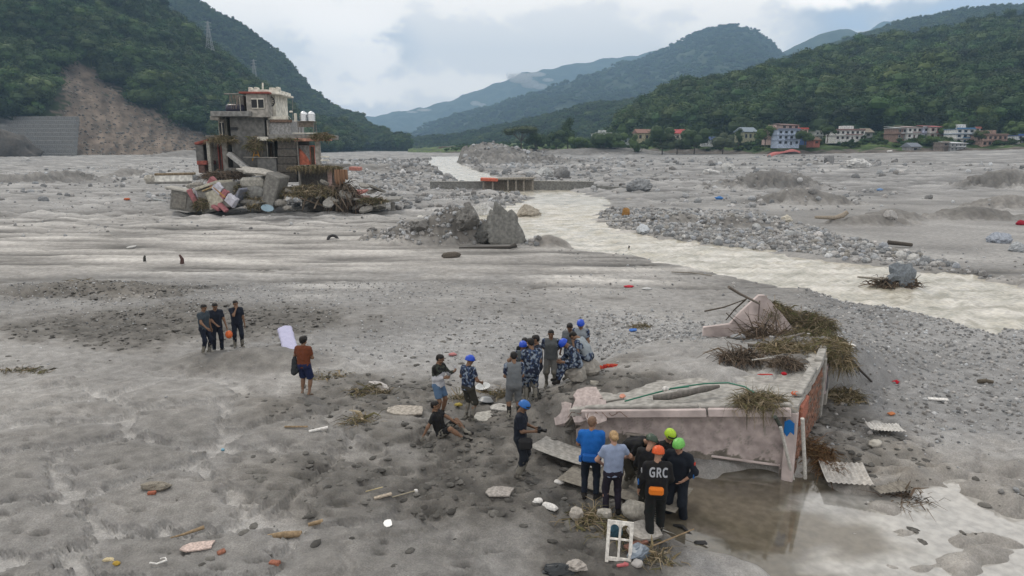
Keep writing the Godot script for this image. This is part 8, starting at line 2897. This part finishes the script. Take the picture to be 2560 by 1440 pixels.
func build_people() -> void:
	make_body_kit()
	var blue := Color(0.015, 0.07, 0.5)
	var grey_top := Color(0.16, 0.175, 0.19)
	var khaki := Color(0.09, 0.085, 0.07)
	# three men standing on the left
	person("man in grey-blue T-shirt and muddy boots, leftmost of three men", stand(Vector3(-10.499, 0, -22.532)), 70, {"top": Color(0.045, 0.06, 0.075), "bottom": Color(0.012, 0.016, 0.03), "hair": "short", "boot": 0.62, "shoe": Color(0.1, 0.1, 0.095), "mud": 0.9, "mud_top": 0.33, "hand_r": Vector3(-0.22, 0.98, 0.34), "head": Vector3(14, 0, 0)})
	var o := {"top": NAVY, "bottom": NAVY, "hair": "short", "height": 1.76, "girth": 1.06, "sleeve": 0.7, "hand_r": Vector3(-0.02, 1.02, 0.33), "palm_r": Vector3(0, 1, 0), "hand_l": Vector3(0.33, 0.78, 0.16), "grip_l": 1, "head": Vector3(20, 10, 0), "mud": 0.5, "mud_top": 0.12}
	var at := stand(Vector3(-10.358, 0, -23.143))
	person("man in dark navy uniform holding an orange helmet", at, 32, o)
	held_helmet(at, 32, Vector3(0.36, 0.62, 0.2))
	person("man in navy uniform with a hand over his mouth", stand(Vector3(-9.91, 0, -23.837)), 28, {"top": NAVY, "bottom": NAVY, "hair": "short", "sleeve": 0.75, "hand_r": Vector3(0.0, 1.47, 0.17), "palm_r": Vector3(0, 0.3, -1), "elbow_r": Vector3(-0.5, -1, 0.3), "mud": 0.9, "mud_top": 0.34, "head": Vector3(6, 10, 0)})
	# the man with the folded cloth
	at = stand(Vector3(-5.978, 0, -18.781))
	person("man in rust brown T-shirt and blue shorts seen from behind", at, 168, {"top": Color(0.15, 0.045, 0.02), "sleeve": 0.7, "bottom": Color(0.014, 0.022, 0.07), "leg": 0.97, "loose": 0.02, "hair": "bushy", "shoes": false, "mud": 0.8, "mud_top": 0.18, "girth": 1.05, "hand_l": Vector3(0.13, 1.12, 0.27), "hand_r": Vector3(-0.1, 1.16, 0.3), "elbow_l": Vector3(0.8, -0.6, -0.3), "head": Vector3(4, -22, 0)})
	# by the river gravel: man with a phone, man in blue helmet, seated man
	at = stand(Vector3(-1.932, 0, -17.05))
	person("man in black and white jersey looking at a raised phone", at, 62, {"top": Color(0.55, 0.56, 0.6), "sleeve": 1.9, "sleeve_paint": "jersey", "bottom": Color(0.1, 0.17, 0.28), "leg": 0.8, "loose": 0.012, "hair": "short", "hand_l": Vector3(0.12, 1.3, 0.42), "grip_l": 1, "palm_l": Vector3(0, 0.2, -1), "elbow_l": Vector3(0.4, -1, 0), "hand_r": Vector3(-0.04, 1.14, 0.22), "head": Vector3(14, 14, 0), "mud": 0.4, "mud_top": 0.2})
	held_phone(at, 62, Vector3(0.12, 1.39, 0.45))
	person("man in dark camouflage T-shirt and bright blue helmet seen from behind", stand(Vector3(-1.13, 0, -16.782)), 140, {"top_camo": true, "bottom": khaki * 0.5, "leg": 1.12, "loose": 0.02, "helmet": blue, "shoe": Color(0.06, 0.055, 0.05), "mud": 1.0, "mud_top": 0.5, "hand_l": Vector3(0.22, 1.02, 0.26), "hand_r": Vector3(-0.2, 1.0, 0.28), "head": Vector3(14, -25, 0)})
	person("man in black T-shirt sitting on the mud leaning back on one arm", stand(Vector3(-1.73, 0, -15.78)), 80, {"top": BLACK, "bottom": BLACK, "leg": 0.9, "hair": "short", "hip": Vector3(0, 0.12, 0), "lean": -22.0, "curl": 8.0, "hand_r": Vector3(-0.3, 0.03, -0.42), "elbow_r": Vector3(-0.6, 0.2, -0.6), "hand_l": Vector3(0.12, 0.2, 0.56), "elbow_l": Vector3(0.6, 0.4, 0.2), "foot_r": Vector3(-0.2, 0.07, 0.62), "foot_l": Vector3(0.14, 0.1, 0.58), "knee_r": Vector3(-0.6, 0.9, 0.3), "knee_l": Vector3(0.8, 0.6, 0.2), "toe_r": Vector3(-0.2, 0.25, 1), "toe_l": Vector3(-0.3, 0.2, 1), "mud": 0.9, "mud_top": 0.22, "boot": 0.18, "head": Vector3(18, 0, 0)})
	# the group standing behind
	person("man in black jacket facing the camera at the back of the group", stand(Vector3(0.373, 0, -18.846)), -8, {"top": BLACK, "sleeve": 1.85, "bottom": Color(0.02, 0.02, 0.022), "hair": "short", "head": Vector3(14, 0, 0)})
	person("man in blue helmet and grey camouflage shirt facing the camera", stand(Vector3(0.291, 0, -18.088)), 10, {"top": Color(0.1, 0.115, 0.12), "top_camo": false, "sleeve_paint": "camo", "bottom": khaki, "helmet": blue, "mud": 0.8, "mud_top": 0.6, "hand_r": Vector3(-0.26, 1.0, 0.1), "elbow_r": Vector3(-1, 0, -0.3)})
	person("bareheaded man in dark navy shirt turned to the left", stand(Vector3(0.683, 0, -17.44)), -82, {"top": NAVY * 1.2, "sleeve": 1.0, "bottom": NAVY, "hair": "short", "height": 1.74, "hand_r": Vector3(-0.15, 1.05, 0.3), "hand_l": Vector3(0.2, 0.95, 0.2), "mud": 0.7, "mud_top": 0.25, "boot": 0.6})
	person("man in grey T-shirt standing with hands behind his back", stand(Vector3(1.136, 0, -19.18)), -6, {"top": Color(0.11, 0.12, 0.125), "sleeve": 1.05, "sleeve_paint": "camo", "bottom": Color(0.17, 0.17, 0.165), "leg": 1.15, "loose": 0.022, "hair": "short", "girth": 1.08, "mud": 1.0, "mud_top": 0.62, "hand_l": Vector3(0.1, 0.98, -0.2), "hand_r": Vector3(-0.1, 0.97, -0.2), "elbow_l": Vector3(1, 0, -0.5), "elbow_r": Vector3(-1, 0, -0.5)})
	at = stand(Vector3(1.721, 0, -19.386))
	person("man in grey T-shirt looking down and carrying a white sack", at, -28, {"top": grey_top * 0.9, "bottom": Color(0.16, 0.165, 0.165), "hair": "short", "height": 1.74, "hand_r": Vector3(-0.28, 0.72, 0.14), "grip_r": 1, "head": Vector3(28, 10, 0), "mud": 0.8, "mud_top": 0.5})
	held_sack(at, -28, Vector3(-0.3, 0.3, 0.16))
	person("man in blue helmet, face mask and light grey T-shirt", stand(Vector3(1.968, 0, -18.846)), -14, {"top": Color(0.26, 0.29, 0.32), "sleeve_paint": "camo", "bottom_camo": true, "helmet": blue, "hand_l": Vector3(0.22, 0.9, 0.22), "hand_r": Vector3(-0.16, 0.92, 0.25), "head": Vector3(22, 0, 0), "mask": true})
	var seat := on_ground(Vector3(1.739, 0, -17.498), 0.0)
	person("man in blue helmet and dark camouflage sitting on the slab edge", seat, -70, {"top_camo": true, "sleeve": 1.8, "bottom_camo": true, "helmet": blue, "hip": Vector3(0, 0.53, 0), "lean": 22.0, "curl": 14.0, "hand_l": Vector3(0.12, 0.62, 0.46), "hand_r": Vector3(-0.12, 0.6, 0.46), "foot_l": Vector3(0.13, 0.12, 0.6), "foot_r": Vector3(-0.13, 0.1, 0.5), "boot": 0.55, "head": Vector3(20, 0, 0)})
	person("man in pale grey shirt sitting with his back to the camera", on_ground(Vector3(2.098, 0, -17.997), 0.06), -120, {"top": Color(0.3, 0.34, 0.37), "sleeve_paint": "camo", "bottom_camo": true, "hair": "short", "hip": Vector3(0, 0.5, 0), "lean": 26.0, "curl": 18.0, "hand_l": Vector3(0.14, 0.5, 0.42), "hand_r": Vector3(-0.14, 0.5, 0.42), "foot_l": Vector3(0.13, 0.1, 0.5), "foot_r": Vector3(-0.13, 0.1, 0.46), "head": Vector3(24, 0, 0)})
	person("man in grey T-shirt and grey trousers standing with his back turned", stand(Vector3(0.051, 0, -16.217)), 186, {"top": grey_top, "sleeve": 0.75, "sleeve_paint": "camo", "bottom": Color(0.15, 0.16, 0.17), "leg": 1.15, "loose": 0.012, "hair": "short", "girth": 1.05, "boot": 0.62, "mud": 0.9, "mud_top": 0.34, "hand_l": Vector3(0.1, 1.05, 0.28), "hand_r": Vector3(-0.1, 1.05, 0.28), "head": Vector3(18, 0, 0)})
	person("broad man in blue camouflage T-shirt standing with his back turned", stand(Vector3(0.499, 0, -16.676)), 196, {"top_camo": true, "girth": 1.12, "bottom_camo": true, "leg": 1.1, "loose": 0.02, "hair": "short", "height": 1.75, "mud": 1.0, "mud_top": 0.58, "shoe": Color(0.08, 0.075, 0.07), "hand_l": Vector3(0.12, 1.05, 0.28), "hand_r": Vector3(-0.15, 1.0, 0.28), "head": Vector3(16, 10, 0)})
	# photographer
	at = stand(Vector3(0.176, 0, -13.848))
	o = {"top": NAVY * 0.8, "sleeve": 0.85, "bottom": Color(0.014, 0.017, 0.026), "loose": 0.014, "helmet": Color(0.02, 0.13, 0.42), "helmet_style": "rescue", "mud": 0.45, "mud_top": 0.5, "boot": 0.4, "shoe": Color(0.12, 0.11, 0.1), "hand_l": Vector3(0.08, 1.1, 0.33), "hand_r": Vector3(-0.1, 1.1, 0.32), "grip_l": 1, "grip_r": 1, "head": Vector3(26, 0, 0), "skin": SKIN * 0.8}
	person("photographer in navy uniform and blue helmet with a waist bag", at, 78, o)
	held_camera(at, 78, Vector3(0.0, 1.1, 0.42))
	var bag := st_new()
	add_box(bag, Vector3(0.2, 0.24, 0.3), frame(Vector3(-0.22, 0.86, 0.16), Vector3(0, 10, 0)), 0.05)
	person_part(at, 78, "waist_bag", done(bag), cloth_of(Color(0.02, 0.02, 0.022)), "black waist bag hanging at the photographer's hip", "bag")
	# foreground group by the wall
	at = stand(Vector3(1.604, 0, -12.886))
	o = {"top": Color(0.012, 0.13, 0.46), "sleeve": 0.78, "bottom": Color(0.012, 0.017, 0.03), "hair": "short", "hair_color": Color(0.14, 0.085, 0.055), "height": 1.74, "girth": 1.1, "skin": Color(0.27, 0.15, 0.095), "hand_l": Vector3(0.1, 1.02, 0.28), "hand_r": Vector3(-0.1, 1.05, 0.28), "elbow_l": Vector3(0.9, -0.3, -0.5), "head": Vector3(10, -14, 0), "boot": 0.3}
	person("man with cropped hair in bright blue T-shirt and dark jeans", at, 172, o)
	var pk := st_new()
	add_box(pk, Vector3(0.3, 0.17, 0.11), frame(Vector3(0.02, 0.98, -0.17), Vector3(0, 0, 2)), 0.05)
	add_box(pk, Vector3(0.07, 0.14, 0.07), frame(Vector3(0.21, 0.93, -0.12)), 0.03)
	person_part(at, 172, "hip_pack", done(pk), cloth_of(Color(0.012, 0.11, 0.4)), "blue hip pack on the man in the blue T-shirt", "bag")
	person("woman with blond hair in a bun and pale blue T-shirt", stand(Vector3(1.966, 0, -12.26)), 184, {"top": Color(0.27, 0.33, 0.47), "sleeve": 0.62, "bottom": Color(0.022, 0.018, 0.03), "loose": -0.002, "hair": "bun", "hair_color": Color(0.3, 0.2, 0.1), "height": 1.69, "girth": 1.02, "skin": SKIN_PALE, "hand_l": Vector3(0.17, 0.98, 0.2), "hand_r": Vector3(-0.2, 1.06, 0.28), "elbow_l": Vector3(1, -0.2, -0.3), "elbow_r": Vector3(-1, -0.2, -0.3), "head": Vector3(10, 0, 0)})
	person("man in black with dark green helmet bending forward beside the wall", stand(Vector3(2.416, 0, -13.273)), 60, {"top": BLACK, "sleeve": 0.8, "bottom": Color(0.05, 0.046, 0.035), "loose": 0.012, "helmet": Color(0.025, 0.055, 0.022), "lean": 38.0, "curl": 30.0, "hip": Vector3(0, 0.88, -0.1), "hand_l": Vector3(0.15, 0.62, 0.45), "hand_r": Vector3(-0.12, 0.75, 0.35), "head": Vector3(-14, 0, 0), "mud": 1.0, "mud_top": 0.42, "boot": 0.5, "skin": Color(0.3, 0.17, 0.11)})
	var lime := Color(0.3, 0.52, 0.05)
	at = stand(Vector3(3.175, 0, -13.035))
	o = {"top": BLACK, "sleeve": 1.85, "bottom": BLACK, "helmet": Color(0.36, 0.55, 0.03), "helmet_style": "rescue", "height": 1.76, "skin": Color(0.32, 0.19, 0.13), "hand_l": Vector3(0.16, 1.05, 0.26), "hand_r": Vector3(-0.12, 1.06, 0.28), "head": Vector3(24, 0, 0)}
	person("rescuer in black with yellow-green helmet facing the camera", at, 22, o)
	var cp := st_new()
	add_box(cp, Vector3(0.26, 0.28, 0.13), frame(Vector3(-0.02, 1.16, 0.2), Vector3(8, 0, 0)), 0.045)
	person_part(at, 22, "chest_pack", done(cp), cloth_of(Color(0.03, 0.038, 0.025)), "olive chest pack on the rescuer in the yellow-green helmet", "bag")
	at = stand(Vector3(3.302, 0, -12.519))
	o = {"top": NAVY * 0.7, "sleeve": 1.6, "bottom": NAVY * 0.7, "loose": 0.016, "helmet": Color(0.17, 0.5, 0.11), "helmet_style": "plain", "height": 1.8, "girth": 1.06, "skin": Color(0.33, 0.19, 0.13), "hand_l": Vector3(0.15, 0.99, 0.16), "hand_r": Vector3(-0.17, 1.0, 0.18), "elbow_l": Vector3(1, 0.1, -0.4), "elbow_r": Vector3(-1, -0.4, -0.4), "head": Vector3(16, -12, 0), "foot_l": Vector3(0.16, 0.085, 0.04), "foot_r": Vector3(-0.17, 0.085, -0.02)}
	var p := person("tall rescuer in navy with light green helmet and a hand on his hip", at, -32, o)
	patches(p, o, Color(0.5, 0.05, 0.03), Color(0.02, 0.13, 0.4))
	at = stand(Vector3(2.645, 0, -12.396))
	person("rescuer in black with dark green helmet standing behind the orange helmet", at, 148, {"top": BLACK, "sleeve": 1.4, "bottom": Color(0.03, 0.03, 0.026), "helmet": Color(0.035, 0.06, 0.04), "helmet_style": "rescue", "lean": 8.0, "skin": Color(0.33, 0.19, 0.13), "hand_l": Vector3(0.15, 1.0, 0.3), "hand_r": Vector3(-0.15, 1.0, 0.3), "head": Vector3(26, -10, 0), "mud": 0.8, "mud_top": 0.35})
	at = stand(Vector3(2.647, 0, -11.509))
	o = {"top": BLACK, "sleeve": 1.9, "bottom": Color(0.012, 0.013, 0.015), "loose": 0.014, "helmet": Color(0.62, 0.09, 0.015), "helmet_style": "rescue", "height": 1.74, "girth": 1.07, "skin": Color(0.33, 0.19, 0.13), "foot_l": Vector3(0.1, 0.085, -0.16), "foot_r": Vector3(-0.12, 0.085, 0.16), "hand_l": Vector3(0.3, 0.86, 0.14), "hand_r": Vector3(-0.22, 0.95, 0.25), "head": Vector3(14, -28, 0), "mud": 0.7, "mud_top": 0.16, "boot": 0.4}
	p = person("rescuer in black with orange helmet and GRC lettered on the back", at, 176, o)
	var tm := TextMesh.new()
	var fnt := SystemFont.new()
	fnt.font_names = PackedStringArray(["Droid Sans"])
	fnt.font_weight = 900
	tm.font = fnt
	tm.text = "GRC"
	tm.font_size = 64
	tm.pixel_size = 0.0031
	tm.depth = 0.012
	var fr: Transform3D = o.chest_frame
	part("lettering", tm, cloth_of(Color(0.42, 0.44, 0.48)), p, fr * Transform3D(Basis(Vector3.UP, PI) * Basis.from_scale(Vector3(0.86, 1.25, 1.0)), Vector3(0, 0.02, -0.135)))
	patches(p, o, Color(0.3, 0.31, 0.33), Color(0.01, 0.12, 0.42))
	var op := st_new()
	add_box(op, Vector3(0.26, 0.15, 0.1), frame(Vector3(0, 0, 0)), 0.035)
	add_box(op, Vector3(0.2, 0.02, 0.02), frame(Vector3(0, 0.03, -0.05)), 0.008)
	var ops := solo("waist_pouch", done(op), cloth_of(Color(0.75, 0.2, 0.02)), "orange pouch on the belt of the GRC rescuer", "bag")
	ops.transform = Transform3D(Basis(Vector3.UP, deg_to_rad(176)), at) * (o.hip_frame as Transform3D) * frame(Vector3(0.03, 0.07, -0.17), Vector3(0, 0, 2))


func person_part(at: Vector3, turn: float, called: String, m: Mesh, mat: Material, label: String, category: String) -> MeshInstance3D:
	return solo(called, m, mat, label, category, Transform3D(Basis(Vector3.UP, deg_to_rad(turn)), at))


func patches(p: Node3D, o: Dictionary, a: Color, b: Color) -> void:
	# sleeve badge and blue cuff badge on the left arm
	var j: Dictionary = o.joint
	var s: float = o.scale
	var up: Vector3 = (j.shl.lerp(j.ell, 0.4)) * s
	var out: Vector3 = (j.shl - j.shr).normalized()
	part("sleeve_badge", box_mesh(Vector3(0.075, 0.075, 0.02), 0.006), cloth_of(a), p, Transform3D(Basis.looking_at(-out), up + out * 0.062 * s))
	var fo: Vector3 = (j.ell.lerp(j.wrl, 0.35)) * s
	part("cuff_badge", box_mesh(Vector3(0.08, 0.09, 0.02), 0.006), cloth_of(b), p, Transform3D(Basis.looking_at(-out), fo + out * 0.052 * s))


func held(at: Vector3, turn: float, local: Vector3, extra := Vector3.ZERO) -> Transform3D:
	return Transform3D(Basis(Vector3.UP, deg_to_rad(turn)), at) * frame(local, extra)


func held_helmet(at: Vector3, turn: float, local: Vector3) -> void:
	var o := thing("safety_helmet", "orange helmet held in the hand of the man in navy", "helmet")
	o.transform = held(at, turn, local, Vector3(70, 0, 20))
	helmet(o, Transform3D.IDENTITY, Color(0.62, 0.13, 0.03), "plain")


func held_phone(at: Vector3, turn: float, local: Vector3) -> void:
	var o := thing("mobile_phone", "small white phone held up by the man in the jersey", "phone")
	o.transform = held(at, turn, local, Vector3(-10, 0, 0))
	part("case", box_mesh(Vector3(0.075, 0.15, 0.009), 0.003), gloss(Color(0.6, 0.6, 0.62)), o)
	part("screen", box_mesh(Vector3(0.068, 0.138, 0.003), 0.0), gloss(Color(0.02, 0.02, 0.025)), o, frame(Vector3(0, 0, -0.0065)))


func held_sack(at: Vector3, turn: float, local: Vector3) -> void:
	var o := thing("sack", "white plastic sack carried by the man looking down", "sack")
	o.transform = held(at, turn, local)
	var a := field_arrays([[Vector3(0, 0.0, 0), Vector3(0.02, 0.12, 0), 0.16, 0.13], [Vector3(0, 0.16, 0), Vector3(0.02, 0.36, 0), 0.1, 0.025]], 0.018, 0.06, 0.03, 9.0)
	part("bag", arrays_mesh([[a[0], a[1], Transform3D.IDENTITY, false, null]], func(_p: Vector3, _l: Vector3, _o) -> Color: return Color(0.62, 0.62, 0.6)), mats.cloth, o)


func held_camera(at: Vector3, turn: float, local: Vector3) -> void:
	var o := thing("photo_camera", "black camera with lens held by the photographer", "camera")
	o.transform = held(at, turn, local)
	var blk := gloss(Color(0.012, 0.012, 0.013))
	part("camera_body", box_mesh(Vector3(0.15, 0.1, 0.075), 0.015), blk, o)
	part("viewfinder", box_mesh(Vector3(0.06, 0.035, 0.06), 0.01), blk, o, frame(Vector3(0, 0.066, 0)))
	var st := st_new()
	add_lathe(st, [Vector2(0.0, 0.0), Vector2(0.036, 0.0), Vector2(0.036, 0.07), Vector2(0.042, 0.075), Vector2(0.042, 0.13), Vector2(0.032, 0.132), Vector2(0.0, 0.125)], 16)
	part("lens", done(st), blk, o, frame(Vector3(0, 0, 0.03), Vector3(90, 0, 0)))
